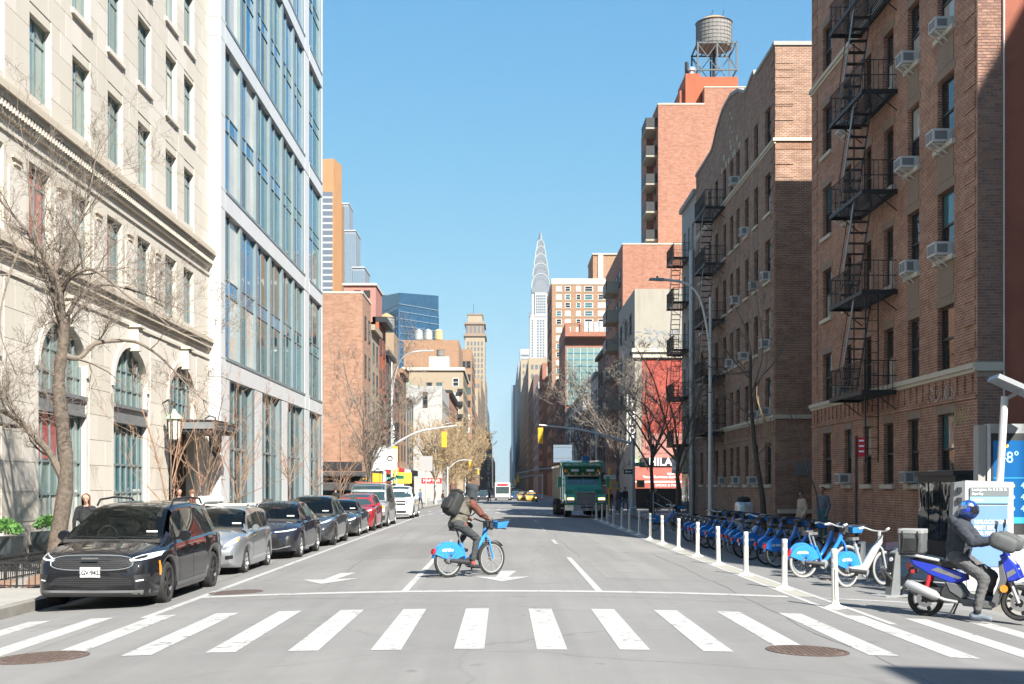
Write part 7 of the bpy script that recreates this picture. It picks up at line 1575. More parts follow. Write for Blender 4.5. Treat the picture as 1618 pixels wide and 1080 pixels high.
bare_tree('large bare tree with forked trunk standing behind the black minivan', (Xp(84, Yt1), Yt1, -0.09), limbs, 11, 'bark', 'twig', dict(levels=4, kids=[5, 4, 3, 2], min=0.0024, spread=0.95), dens=2.9, tl=1.2)
# young trees with reddish shoots along the left pavement
def young(label, x, y, h, seed, twig_m='twig_red', dark=False, lean=0.0, group='young trees on the left pavement', wide=1.0):
 r = random.Random(seed); z = zwalk(y); limbs = [([(x, y, z), (x+0.03, y, z+h*0.25), (x+lean*0.3, y, z+h*0.55), (x+lean, y, z+h)], 0.06, 0.012)]
 for k in range(7):
  a = r.uniform(0, 6.28); s = r.uniform(0.15, 0.5)*h; e = r.uniform(0.45, 0.95)*h; d = r.uniform(0.25, 0.6)*h*0.5*wide
  limbs.append(([(x, y, z+s), (x+d*0.4*math.cos(a), y+d*0.4*math.sin(a), z+lerp(s, e, 0.5)), (x+d*math.cos(a), y+d*math.sin(a), z+e)], 0.022, 0.006))
 return bare_tree(label, (x, y, z), limbs, seed, 'bark', twig_m, dict(levels=2, kids=[3, 2], min=0.0035, spread=0.6, up=0.12), dens=2.0, tl=0.65, group=group, tr=0.012, name='young_tree')
young('young tree with reddish shoots in front of the lower arched window', -8.6, 31.6, 4.6, 21); young('young tree with long orange shoots before the hotel entrance', -8.5, 34.5, 4.4, 22, lean=0.6, wide=1.9); young('thin bare tree in front of the first shop window of the white building', -8.6, 39.4, 4.6, 23); young('thin bare tree in front of the middle shop window of the white building', -8.6, 48.8, 4.8, 24); young('thin bare tree near the far corner of the white building', -8.6, 56.5, 4.8, 25); young('thin reddish tree by the far left corner under the orange brick wall', -8.8, 66.0, 4.8, 26, wide=1.6)
def street_tree(label, x, y, h, seed, trunk_m='bark_dark', twig_m='twig', spread=0.45, fork=0.32, nl=7, dens=1.5, tl=1.6, lv=3, group=None, bias=(0,0), mn=0.007, r0=0.16):
 r = random.Random(seed); z = zwalk(y); b = Vector((x, y, z)); limbs = [([b, b+Vector((0.05, 0, h*0.18)), b+Vector((0.0, 0.1, h*fork)), b+Vector((0.15+bias[0]*0.2, 0.1, h*(fork+0.18)))], r0, r0*0.6)]
 for k in range(nl):
  a = 2*math.pi*k/nl + r.uniform(-0.5, 0.5); s = b + Vector((0.02, 0.05, h*(fork + r.uniform(-0.02, 0.15)))); rd = h*spread*r.uniform(0.6, 1.1)
  e = s + Vector((rd*math.cos(a)+bias[0]*h*0.3, rd*math.sin(a)+bias[1]*h*0.3, h*(1-fork)*r.uniform(0.45, 0.95)))
  m1 = s.lerp(e, 0.35) + Vector((r.uniform(-.2,.2), r.uniform(-.2,.2), h*0.04)); m2 = s.lerp(e, 0.7) + Vector((r.uniform(-.3,.3), r.uniform(-.3,.3), h*0.04))
  limbs.append(([s, m1, m2, e], r0*0.45, 0.02))
 return bare_tree(label, b, limbs, seed, trunk_m, twig_m, dict(levels=lv, kids=[4, 3, 2], min=mn), dens=dens, tl=tl, group=group, tr=0.02)
street_tree('bare dark tree with two stems before the orange brick wall across the left cross street', -8.9, 80.5, 9.8, 31, spread=0.34, fork=0.22, dens=2.2, tl=1.7, mn=0.008)
# right pavement
Y5 = 44.0
bare_tree('slim bare tree in front of the gap between the brown brick buildings', (Xp(1207, Y5), Y5, -0.09), [(pxl([(1207, 850), (1205, 790), (1196, 730), (1190, 680), (1186, 620), (1186, 560)], Y5), 0.12, 0.05), (pxl([(1188, 640), (1200, 600), (1225, 570), (1240, 540)], Y5, dy=0.6), 0.04, 0.01), (pxl([(1186, 585), (1165, 590), (1140, 588), (1115, 575), (1098, 560)], Y5, dy=-0.8), 0.04, 0.01), (pxl([(1187, 560), (1178, 520), (1160, 480), (1150, 440)], Y5, dy=0.5), 0.035, 0.008), (pxl([(1196, 720), (1215, 700), (1232, 690)], Y5, dy=-0.5), 0.03, 0.01), (pxl([(1186, 600), (1160, 570), (1145, 550), (1135, 530)], Y5, dy=-1.2), 0.035, 0.01), (pxl([(1190, 660), (1150, 630), (1120, 620), (1095, 640)], Y5, dy=-0.8), 0.035, 0.01), (pxl([(1188, 620), (1205, 560), (1200, 500), (1190, 440)], Y5, dy=0.8), 0.03, 0.008)], 41, 'bark_dark', 'twig', dict(levels=2, kids=[3, 2], min=0.005), dens=1.5, tl=0.9)
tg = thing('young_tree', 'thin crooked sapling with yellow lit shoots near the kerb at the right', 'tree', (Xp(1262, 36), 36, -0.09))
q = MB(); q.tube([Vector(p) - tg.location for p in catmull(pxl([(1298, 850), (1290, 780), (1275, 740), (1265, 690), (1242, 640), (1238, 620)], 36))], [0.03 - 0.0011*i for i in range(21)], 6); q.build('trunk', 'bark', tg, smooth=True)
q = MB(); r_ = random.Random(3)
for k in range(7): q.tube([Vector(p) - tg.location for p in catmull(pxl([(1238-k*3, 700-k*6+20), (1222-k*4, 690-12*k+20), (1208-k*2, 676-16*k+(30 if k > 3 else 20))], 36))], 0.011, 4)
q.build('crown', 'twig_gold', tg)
street_tree('bare tree with pale sunlit limbs leaning over the pavement before the red painted wall', 9.5, 66.5, 9.2, 43, twig_m='twig', spread=0.42, fork=0.26, bias=(-0.25, 0), dens=1.6, tl=1.5)
street_tree('dark slim bare tree right in front of the red painted wall', 9.3, 76.5, 8.6, 44, spread=0.40, fork=0.34, bias=(-0.2, 0), dens=1.5, tl=1.6)
street_tree('bare tree at the corner past the red awning', 9.0, 96.0, 10.5, 45, spread=0.45, fork=0.25, bias=(-0.15, 0), dens=1.5, tl=1.9, mn=0.010)
street_tree('dark bare tree behind the green truck', 9.2, 133, 12.0, 46, spread=0.36, fork=0.25, dens=1.3, tl=2.2, mn=0.013); street_tree('bare tree far up the right pavement', 9.2, 160, 11.5, 47, spread=0.36, fork=0.3, dens=1.2, tl=2.2, mn=0.014)
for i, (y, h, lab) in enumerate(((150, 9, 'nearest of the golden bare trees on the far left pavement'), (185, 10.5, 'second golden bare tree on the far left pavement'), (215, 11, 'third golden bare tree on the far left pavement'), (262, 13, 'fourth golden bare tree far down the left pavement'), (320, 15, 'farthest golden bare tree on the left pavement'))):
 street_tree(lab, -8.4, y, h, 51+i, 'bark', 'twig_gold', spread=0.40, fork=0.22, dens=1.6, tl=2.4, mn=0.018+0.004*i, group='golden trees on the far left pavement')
# planters with bright green shrubs against the limestone wall
for px, y, lab in ((4, 26.6, 'dark planter with bright green shrub at the left edge of the picture'), (79, 29.6, 'dark planter with bright green shrub between wall and tree trunk')):
 x = Xp(px, y); t = thing('planter', lab, 'planter', (x, y, -0.085))
 q = MB(); q.hexa([(-0.26,-0.26,0),(0.26,-0.26,0),(0.26,0.26,0),(-0.26,0.26,0),(-0.34,-0.34,0.74),(0.34,-0.34,0.74),(0.34,0.34,0.74),(-0.34,0.34,0.74)]); q.build('pot', 'planter', t)
 r = random.Random(px); q = MB()
 for k in range(420):
  d = Vector((r.gauss(0,1), r.gauss(0,1), abs(r.gauss(0,1)))).normalized(); p = Vector((0,0,0.82)) + Vector((d.x*0.36, d.y*0.36, d.z*0.30))*r.uniform(0.5, 1.05); a = rdir(r, d, 0.8); b = a.orthogonal().normalized()*0.03; l = a*0.09
  q.face([p-b*0.2, p+l*0.5+b, p+l, p+l*0.5-b])
 o = q.build('foliage', 'leaf_light', t)
# tree pit with iron fence
t = thing('tree_pit_fence', 'low black iron fence around the soil bed at the left kerb', 'fence', (-8.75, 21.9, -0.085)); s0 = (-0.85, 0.80); D_ = 3.7
def rail_side(a, b):
 a = Vector(a); b = Vector(b); n = int((b-a).length/0.105)
 for z in (0.06, 0.34, 0.47): q = MB(); q.bar(a+Vector((0,0,z)), b+Vector((0,0,z)), 0.022 if z < 0.4 else 0.035); q.build('rail', 'iron', t)
 for k in range(n+1): q = MB(); p = a.lerp(b, k/n); q.bar(p+Vector((0,0,0.03)), p+Vector((0,0,0.47)), 0.014 if k % 8 else 0.03); q.build('baluster', 'iron', t)
 for k in range(n): q = MB(); p = a.lerp(b, (k+0.5)/n); d = (b-a).normalized(); q.tube([p+d*0.035*math.cos(u)+Vector((0,0,0.40+0.035*math.sin(u))) for u in [2*math.pi*i/8 for i in range(9)]], 0.007, 4, cap=False); q.build('ring', 'iron', t)
rail_side((s0[0], 0, 0), (s0[1], 0, 0)); rail_side((s0[0], 0, 0), (s0[0], D_, 0)); rail_side((s0[1], 0, 0), (s0[1], D_, 0))
q = MB(); q.grid(lambda a, b: (lerp(-9.55, -8.0, a), lerp(21.95, 25.5, b), -0.085 + 0.035 + 0.03*math.sin(9*a+7*b)), 8, 12); struct(q.build('soil_bed', 'soil'))


# ------------------------------------------------------------------ hire bikes (heading +x, rear axle over the origin)
def bike_meshes(frame_m, skirt_m, tyre_m, pale=False):
 B = {}; r = 0.335; wb = 1.08
 def add(name, mats, fn, sm=False): q = MB(); fn(q); B[name] = q.mesh(name, mats, smooth=sm)
 add('wheel', tyre_m, lambda q: q.lathe([(r-0.05, -0.02), (r-0.02, -0.026), (r-0.004, -0.016), (r, 0), (r-0.004, 0.016), (r-0.02, 0.026), (r-0.05, 0.02)], axis=(0,1,0), n=40, cap=False), True)
 def rim(q):
  q.lathe([(r-0.075, -0.012), (r-0.05, -0.016), (r-0.05, 0.016), (r-0.075, 0.012)], axis=(0,1,0), n=40, cap=False); q.lathe([(0.045, -0.045), (0.045, 0.045)], axis=(0,1,0), n=12)
  for k in range(20): a = 2*math.pi*k/20; q.bar((0.04*math.cos(a+0.3), 0.03*(-1)**k, 0.04*math.sin(a+0.3)), ((r-0.06)*math.cos(a), 0, (r-0.06)*math.sin(a)), 0.004)
 add('rim', 'galvanised' if not pale else 'alloy', rim)
 if frame_m == 'paint_ebike':
  def fr_(q):
   q.tube([(wb-0.10, 0, 0.86), (wb-0.30, 0, 0.66), (0.52, 0, 0.36), (0.40, 0, 0.32)], [0.055, 0.075, 0.085, 0.08], 10); q.tube([(0.48, 0, 0.34), (0.2, 0, 0.345), (0.0, 0, 0.345)], [0.10, 0.085, 0.06], 10, flat=0.9); q.tube([(0.42, 0, 0.36), (0.24, 0, 0.82)], 0.035, 8)
   q.tube([(wb-0.12, 0, 0.80), (wb-0.09, 0, 0.98)], 0.05, 8)
 else:
  def fr_(q):
   q.tube(catmull([(wb-0.15, 0, 0.92), (wb-0.23, 0, 0.72), (0.62, 0, 0.44), (0.46, 0, 0.29)], 4), 0.042, 10); q.tube([(0.46, 0, 0.29), (0.30, 0, 0.66)], 0.032, 8); q.tube([(0.46, 0, 0.28), (0.0, 0.06, r)], 0.022, 7); q.tube([(0.46, 0, 0.28), (0.0, -0.06, r)], 0.022, 7)
   q.tube([(0.34, 0, 0.58), (0.0, 0.06, r)], 0.02, 7); q.tube([(0.34, 0, 0.58), (0.0, -0.06, r)], 0.02, 7); q.tube([(wb-0.17, 0, 0.76), (wb-0.12, 0, 0.98)], 0.036, 8)
 add('frame', frame_m, fr_, True)
 def skirt(q):
  n = 18; R0 = r+0.028
  for s in (-1, 1):
   P = [(math.cos(lerp(R(12), R(160), k/n))*R0, s*0.048, r+math.sin(lerp(R(12), R(160), k/n))*R0) for k in range(n+1)]
   inner = [(0.10, s*0.052, r+0.02)]
   for k in range(n): q.face([P[k], P[k+1], (-0.05+0.16*(1-k/n), s*0.054, r+0.10*math.sin(math.pi*k/n)), (-0.05+0.16*(1-(k)/n), s*0.054, r+0.10*math.sin(math.pi*max(k-1, 0)/n))])
  for k in range(n):
   a, b = lerp(R(0), R(172), k/n), lerp(R(0), R(172), (k+1)/n); q.face([(math.cos(a)*R0, -0.05, r+math.sin(a)*R0), (math.cos(b)*R0, -0.05, r+math.sin(b)*R0), (math.cos(b)*R0, 0.05, r+math.sin(b)*R0), (math.cos(a)*R0, 0.05, r+math.sin(a)*R0)])
 add('rear_fender', skirt_m, skirt)
 def ff(q):
  n = 14; R0 = r+0.025
  for k in range(n):
   a, b = lerp(R(40), R(185), k/n), lerp(R(40), R(185), (k+1)/n); q.face([(wb+math.cos(a)*R0, -0.035, r+math.sin(a)*R0), (wb+math.cos(b)*R0, -0.035, r+math.sin(b)*R0), (wb+math.cos(b)*R0, 0.035, r+math.sin(b)*R0), (wb+math.cos(a)*R0, 0.035, r+math.sin(a)*R0)])
 add('front_fender', 'plastic_dark', ff)
 def fork(q):
  q.tube([(wb-0.14, 0, 0.84), (wb-0.13, 0, 0.78), (wb-0.10, 0.055, 0.70), (wb, 0.055, r)], 0.02, 7); q.tube([(wb-0.13, 0, 0.78), (wb-0.10, -0.055, 0.70), (wb, -0.055, r)], 0.02, 7)
 add('fork', frame_m, fork, True)
 def bars(q):
  q.tube(catmull([(wb-0.32, 0.33, 1.10), (wb-0.22, 0.30, 1.12), (wb-0.12, 0.14, 1.06), (wb-0.12, -0.14, 1.06), (wb-0.22, -0.30, 1.12), (wb-0.32, -0.33, 1.10)], 3), 0.017, 7); q.tube([(wb-0.12, 0, 0.96), (wb-0.12, 0, 1.06)], 0.04, 8)
 add('handlebar', 'plastic_black' if not pale else 'paint_ebike', bars, True)
 def grips(q):
  for s in (-1, 1): q.tube([(wb-0.33, s*0.335, 1.10), (wb-0.22, s*0.30, 1.12)], 0.024, 8)
 add('grips', 'plastic_grey' if not pale else 'ac_white', grips, True)
 add('basket', skirt_m, lambda q: [q.hexa([(wb+0.02,-0.17,0.93),(wb+0.26,-0.14,0.93),(wb+0.26,0.14,0.93),(wb+0.02,0.17,0.93),(wb+0.0,-0.2,1.06),(wb+0.32,-0.18,1.08),(wb+0.32,0.18,1.08),(wb+0.0,0.2,1.06)])])
 add('basket_frame', 'plastic_dark', lambda q: [q.tube([(wb-0.1, 0.1, 0.95), (wb+0.28, 0.12, 0.91)], 0.012, 5), q.tube([(wb-0.1, -0.1, 0.95), (wb+0.28, -0.12, 0.91)], 0.012, 5), q.tube([(wb+0.0, 0.2, 1.07), (wb+0.33, 0.18, 1.09), (wb+0.33, -0.18, 1.09), (wb+0.0, -0.2, 1.07)], 0.014, 5), q.box(wb-0.16, wb-0.02, -0.07, 0.07, 0.90, 1.05)])
 def saddle(q):
  pr = [(-0.13, 0.02), (-0.12, 0.085), (-0.04, 0.088), (0.05, 0.04), (0.13, 0.026), (0.15, 0.01)]
  for i in range(len(pr)-1):
   (a, wa), (b, wb_) = pr[i], pr[i+1]; q.hexa([(0.2+a,-wa,0.90),(0.2+b,-wb_,0.90),(0.2+b,wb_,0.90),(0.2+a,wa,0.90),(0.2+a,-wa*0.85,0.96),(0.2+b,-wb_*0.85,0.955),(0.2+b,wb_*0.85,0.955),(0.2+a,wa*0.85,0.96)])
 add('saddle', 'plastic_black' if not pale else 'plastic_grey', saddle)
 add('seat_post', 'galvanised' if pale else 'plastic_grey', lambda q: q.tube([(0.31, 0, 0.63), (0.21, 0, 0.91)], 0.018, 8), True)
 def crank(q):
  q.lathe([(0.10, -0.012), (0.10, 0.012)], o=(0.46, -0.065, 0.28), axis=(0,1,0), n=20); q.bar((0.46, -0.085, 0.28), (0.46+0.05, -0.095, 0.28-0.155), 0.022); q.bar((0.46, 0.085, 0.28), (0.46-0.05, 0.095, 0.28+0.155), 0.022); q.box(0.46-0.02+0.05-0.045, 0.46+0.05+0.05, -0.19, -0.10, 0.11, 0.135); q.box(0.46-0.05-0.05, 0.46-0.05+0.05, 0.10, 0.19, 0.425, 0.45)
 add('crank', 'plastic_dark' if not pale else 'galvanised', crank)
 add('chain_case', 'plastic_dark', lambda q: q.tube([(0.46, -0.062, 0.28), (0.0, -0.062, r)], [0.05, 0.04], 8, flat=1.0))
 add('hub', 'plastic_grey', lambda q: q.lathe([(0.055, -0.06), (0.075, -0.03), (0.075, 0.03), (0.055, 0.06)], o=(0, 0, r), axis=(0,1,0), n=16))
 add('tail_light', 'lens_red', lambda q: [q.box(-0.385, -0.345, -0.04, 0.04, r+0.13, r+0.20), q.box(-0.37, -0.32, -0.035, 0.035, r+0.18, r+0.23)])
 return B, r, wb
BIKES = {}
def bike(kind, label, loc, rz, group=None, name='hire_bike', lean=0.0, basket=True):
 if kind not in BIKES: BIKES[kind] = bike_meshes(*{'blue': ('paint_bike', 'paint_bike', 'rubber'), 'light': ('paint_bike', 'paint_bike_light', 'tyre_pale', True), 'ride': ('paint_bike_light', 'paint_bike_light', 'rubber'), 'ebike': ('paint_ebike', 'paint_bike_light', 'tyre_pale', True)}[kind])
 B, r, wb = BIKES[kind]
 t = thing(name, label, 'bicycle', loc, rz, group)
 for x in (0, wb): w = inst('wheel', B['wheel'], t, (x, 0, r)); inst('rim', B['rim'], w, (0,0,0))
 for k in B:
  if k in ('wheel', 'rim'): continue
  if not basket and k.startswith('basket'): continue
  inst(k, B[k], t, (0,0,0))
 for s in (-1, 1): text('citi bike', t, 'white_ink', 0.085, (-0.05, s*0.0565 + (-0.001 if s < 0 else 0.001), r+0.2), (R(90), R(12) if s > 0 else R(-12)*-1*0, 0 if s < 0 else R(180)), bold=0.002)
 return t
def dock(x, y, rz, label, group):
 t = thing('bike_dock', label, 'bike dock', (x, y, zroad(x, y)), rz, group)
 if 'dock' not in BIKES:
  d = {}
  q = MB(); q.hexa([(-0.09,-0.075,0.02),(0.13,-0.075,0.02),(0.13,0.075,0.02),(-0.09,0.075,0.02),(0.02,-0.075,0.78),(0.13,-0.075,0.82),(0.13,0.075,0.82),(0.02,0.075,0.78)]); d['post'] = q.mesh('post', 'grey_metal')
  q = MB(); q.hexa([(-0.098,-0.06,0.18),(-0.085,-0.06,0.18),(-0.085,0.06,0.18),(-0.098,0.06,0.18),(0.005,-0.06,0.76),(0.018,-0.06,0.76),(0.018,0.06,0.76),(0.005,0.06,0.76)]); d['front_panel'] = q.mesh('front_panel', 'sign_black')
  q = MB(); q.box(-0.35, 0.3, -0.22, 0.22, 0.0, 0.03); d['base_plate'] = q.mesh('base_plate', 'galvanised')
  q = MB(); q.lathe([(0.04, 0), (0.04, 0.008)], o=(-0.012, 0, 0.66), axis=(-0.98, 0, 0.18), n=16); q.box(-0.075, -0.065, -0.04, 0.04, 0.40, 0.42); d['marks'] = q.mesh('marks', 'white_ink')
  q = MB(); q.tube([(-0.08, 0.09, 0.3), (-0.22, 0.06, 0.45)], 0.03, 6); q.tube([(-0.08, -0.09, 0.3), (-0.22, -0.06, 0.45)], 0.03, 6); d['clamp'] = q.mesh('clamp', 'plastic_dark')
  BIKES['dock'] = d
 for k, me in BIKES['dock'].items(): inst(k, me, t, (0,0,0))
 return t
HD = R(27)
slots = [(23.35, 'ebike'), (25.55, 'light'), (26.75, 'light'), (28.9, 'blue'), (29.9, 'blue'), (31.8, 'blue'), (32.6, 'blue'), (34.1, 'light'), (35.0, 'ebike'), (36.7, 'blue'), (37.6, 'blue'), (39.4, 'blue'), (40.3, 'light'), (42.0, 'blue'), (51.5, 'light')]
ORDB = ['first', 'second', 'third', 'fourth', 'fifth', 'sixth', 'seventh', 'eighth', 'ninth', 'tenth', 'eleventh', 'twelfth', 'thirteenth', 'fourteenth', 'fifteenth']
rb_ = random.Random(2)
for i, (y, kd) in enumerate(slots):
 x = 6.42 + rb_.uniform(-0.16, 0.16); a = HD + rb_.uniform(-0.16, 0.14)
 lab = {0: 'grey electric hire bike with blue fender nearest in the dock row', 1: 'blue hire bike with pale tyres right behind the grey electric one', 2: 'blue hire bike with pale tyres, third from the near end of the docks', 7: 'pale tyred blue bike beside the shaded grey electric one', 8: 'grey electric hire bike among the shaded blue bikes', 12: 'pale tyred blue bike near the far end of the shaded group', 14: 'lone light blue hire bike at the far end of the dock row'}.get(i, 'blue docked hire bike in the shade, %s from the near end' % ORDB[i])
 bike(kd, lab, (x, y, zroad(x, y)+0.002), a, 'hire bikes in the dock row', basket=not (kd == 'ebike'))
 xd, yd = x + 1.36*math.cos(a), y + 1.36*math.sin(a)
 dock(xd, yd, a, 'black and grey dock post holding the %s docked bike' % ORDB[i], 'bike docks')
dock(6.92, 21.75, HD, 'empty dock post nearest the crosswalk, in front of the delivery box', 'bike docks')
for k, y in enumerate([44.3+1.15*j for j in range(9)]):
 dock(7.5, y, HD, '%s empty dock post in the shaded row past the blue bikes' % ORDB[k], 'bike docks')
q = MB(); q.hexa([(7.75, 24.6, zroad(7.75, 24.6)+0.3), (7.95, 24.6, zroad(7.75, 24.6)+0.3), (7.95, 24.63, zroad(7.75, 24.6)+0.3), (7.75, 24.63, zroad(7.75, 24.6)+0.3), (7.72, 24.6, 0.62), (7.98, 24.6, 0.64), (7.98, 24.63, 0.64), (7.72, 24.63, 0.62)])
o = q.build('notice_board', 'pink'); tag(o, 'small pink board behind the docked electric bike', 'board')

# ------------------------------------------------------------------ people: one closed skin each, grown from a posed skeleton
PEOPLE = []
def capsule(mb, a, b, ra, rb, n=10):
 a = Vector(a); b = Vector(b); d = b-a; l = d.length
 if l < 1e-6: d = Vector((0,0,1)); l = 1e-4
 prof = [(ra*math.sin(t), -ra*math.cos(t)) for t in (0.25, 0.6, 1.0, 1.35)] + [(ra, 0), (rb, l)] + [(rb*math.cos(t), l+rb*math.sin(t)) for t in (0.25, 0.6, 1.0, 1.32)]
 mb.lathe(prof, a, d, n)
def person(label, loc, rz, bones, voxel=0.016, group=None, kids=None, smooth=5):
 t = thing('person', label, 'person', loc, rz, group)
 mb = MB()
 for a, b, ra, rb, m in bones: capsule(mb, a, b, ra, rb)
 me = mb.mesh('body', 'cloth_black'); o = bpy.data.objects.new('body', me); COL.objects.link(o); o.parent = t
 rm = o.modifiers.new('r', 'REMESH'); rm.mode = 'VOXEL'; rm.voxel_size = voxel; sm = o.modifiers.new('s', 'SMOOTH'); sm.factor = 0.5; sm.iterations = smooth
 PEOPLE.append((o, bones)); return t
def hand(bones, w, d, curl, m='skin', side=1, sc=1.0, lat=None):
 """palm and five fingers from wrist w along d, closing towards curl"""
 w = Vector(w); d = Vector(d).normalized(); c = Vector(curl).normalized(); lat = Vector(lat).normalized() if lat is not None else d.cross(c).normalized()
 k = w + d*0.085*sc; bones.append((w, k, 0.026*sc, 0.034*sc, m))
 for i, (o, l) in enumerate(((-0.033, 0.075), (-0.011, 0.085), (0.011, 0.08), (0.031, 0.062))):
  p = k + lat*o*sc; q1 = p + (d*0.75 + c*0.6).normalized()*l*0.5*sc; q2 = q1 + (c*0.9 - d*0.25).normalized()*l*0.55*sc
  bones.append((p, q1, 0.0115*sc, 0.0105*sc, m)); bones.append((q1, q2, 0.0105*sc, 0.009*sc, m))
 p = w + d*0.03*sc - lat*0.03*sc*side; q1 = p + (d*0.6 - lat*0.6*side + c*0.4).normalized()*0.05*sc; q2 = q1 + (d*0.5 + c*0.8).normalized()*0.04*sc
 bones.append((p, q1, 0.014*sc, 0.012*sc, m)); bones.append((q1, q2, 0.012*sc, 0.010*sc, m))
def head_bones(bones, c, f, m='skin', s=1.0):
 c = Vector(c); f = Vector(f).normalized(); u = Vector((0,0,1)); u = (u - f*u.dot(f)).normalized(); l = u.cross(f)
 bones += [(c + u*0.03*s - f*0.015*s, c + u*0.035*s + f*0.02*s, 0.088*s, 0.082*s, m), (c - u*0.02*s + f*0.015*s, c - u*0.075*s + f*0.045*s, 0.068*s, 0.042*s, m), (c + f*0.088*s - u*0.005*s, c + f*0.108*s - u*0.032*s, 0.012*s, 0.016*s, m)]
 for sg in (-1, 1): bones.append((c + l*sg*0.082*s - u*0.02*s, c + l*sg*0.088*s + u*0.015*s, 0.014*s, 0.016*s, m))
 return u, l
def face_parts(t, c, f, s=1.0, shades=False):
 c = Vector(c); f = Vector(f).normalized(); u = Vector((0,0,1)); u = (u - f*u.dot(f)).normalized(); l = u.cross(f)
 for sg in (-1, 1):
  q = MB(); q.lathe([(0.001, -0.009*s), (0.010*s, 0), (0.001, 0.009*s)], o=c + f*0.088*s + l*sg*0.033*s + u*0.012*s, axis=f, n=8); q.build('eye', 'ink', t)
 q = MB(); q.tube([c + f*0.092*s - u*0.062*s + l*0.022*s, c + f*0.099*s - u*0.060*s, c + f*0.092*s - u*0.062*s - l*0.022*s], 0.006*s, 6); q.build('mouth', 'lips', t)
 if shades:
  q = MB(); q.bar(c + f*0.10*s + l*0.07*s + u*0.014*s, c + f*0.10*s - l*0.07*s + u*0.014*s, 0.012*s, 0.032*s); q.build('sunglasses', 'visor', t)
mat('lips', (0.30, 0.10, 0.085), 0.5)
def hair_cap(t, c, f, m, s=1.0, long=0.0, hood=False):
 c = Vector(c); f = Vector(f).normalized(); u = Vector((0,0,1)); l = u.cross(f).normalized(); n, k = 14, 8; q = MB()
 def g(a, b):
  ph = lerp(0.0, 1.75 if not long else 1.9, b); hr = lerp(3.14, 2.2, min(1, max(0, (ph-0.75)/0.4))); th = lerp(-hr, hr, a) + math.pi
  rad = 0.103*s; p = c + u*0.03*s - f*0.012*s
  d = (f*math.cos(th) + l*math.sin(th))*math.sin(ph) + u*math.cos(ph)
  p = p + d*rad
  if b > 0.8 and long: p = p - u*long*(b-0.8)/0.2
  return p
 q.grid(g, n, k); return q.build('hair', m, t, smooth=True)
def standing(label, loc, rz, h, top, bottom, shoe='cloth_black', skin='skin', hair='hair_dark', bulk=1.0, group=None, seed=1, walk=0.0, voxel=0.018, arms=0.0, long=0.0, shades=False, near=True, look=0.0):
 """faces local +x"""
 s = h/1.75; r = random.Random(seed); B = []
 hz = 0.92*s; sz = 1.42*s; k = bulk
 def V(x, y, z): return Vector((x, y, z*1.0))
 B += [(V(0,0.05*s,hz), V(0,-0.05*s,hz), 0.125*s*k, 0.125*s*k, bottom), (V(0,0,hz+0.08*s), V(0.01,0,1.15*s), 0.135*s*k, 0.14*s*k, top), (V(0.01,0.06*s,1.18*s), V(0.0,0.09*s,1.36*s), 0.115*s*k, 0.10*s*k, top), (V(0.01,-0.06*s,1.18*s), V(0.0,-0.09*s,1.36*s), 0.115*s*k, 0.10*s*k, top), (V(0,0.14*s,sz), V(0,-0.14*s,sz), 0.075*s*k, 0.075*s*k, top), (V(0,0,1.42*s), V(0.02*s,0,1.56*s), 0.055*s, 0.052*s, skin)]
 hc = V(0.03*s, 0, 1.645*s); f = Vector((math.cos(look), math.sin(look), -0.05)); head_bones(B, hc, f, skin, s)
 for sg in (-1, 1):
  st = walk*sg; kn = V(0.03*s + 0.22*s*st, sg*0.10*s, 0.50*s); an = V(-0.02*s + 0.36*s*st, sg*0.10*s, 0.085*s + (0.06*s if st < 0 else 0)); hp = V(0, sg*0.095*s, hz)
  B += [(hp, kn, 0.095*s*k, 0.066*s*k, bottom), (kn, an, 0.064*s*k, 0.05*s*k, bottom), (V(an.x-0.05*s, an.y, 0.045*s+(an.z-0.085*s)), V(an.x+0.15*s, an.y+sg*0.02*s, 0.035*s+(an.z-0.085*s)*0.6), 0.042*s, 0.035*s, shoe)]
  sh = V(0, sg*0.185*s, 1.41*s); el = V(-0.03*s - 0.12*s*st, sg*(0.235+0.02*k)*s, 1.13*s); wr = V(0.06*s - 0.2*s*st + arms*0.12*s, sg*0.235*s - sg*arms*0.08*s, 0.88*s + arms*0.16*s)
  B += [(sh, el, 0.062*s*k, 0.052*s*k, top), (el, wr, 0.05*s*k, 0.04*s*k, top)]; d = (wr-el).normalized(); hand(B, wr, d, Vector((0.6, -sg*0.6, -0.3)), skin, sg, s)
 t = person(label, loc, rz, B, voxel, group)
 hair_cap(t, hc, f, hair, s, long)
 if near: face_parts(t, hc, f, s, shades)
 return t
# cyclist crossing in the middle of the road
CA = R(40); cyc = (-1.06, 23.55, zroad(-1.06, 23.6))
bk = bike('ride', 'bright blue hire bike being ridden across the middle of the road', cyc, CA, None, 'ridden_bike')
B = []
hip = Vector((0.20, 0, 1.02)); chest = Vector((0.40, 0, 1.36)); neck = Vector((0.50, 0, 1.53)); hd = Vector((0.60, 0, 1.66))
B += [(hip+Vector((0,0.06,0)), hip+Vector((0,-0.06,0)), 0.135, 0.135, 'cloth_charcoal'), (hip+Vector((0.03,0,0.06)), hip.lerp(chest, 0.5), 0.165, 0.175, 'cloth_olive'), (hip.lerp(chest, 0.5), chest, 0.175, 0.17, 'cloth_olive'), (chest+Vector((0.02,0.15,0.06)), chest+Vector((0.02,-0.15,0.06)), 0.095, 0.095, 'cloth_olive'), (chest+Vector((0.04,0,0.08)), neck, 0.09, 0.075, 'cloth_olive'), (neck, hd-Vector((0.02,0,0.06)), 0.06, 0.055, 'skin_brown')]
fdir = Vector((0.95, -0.1, -0.22)); head_bones(B, hd, fdir, 'skin_brown', 1.0)
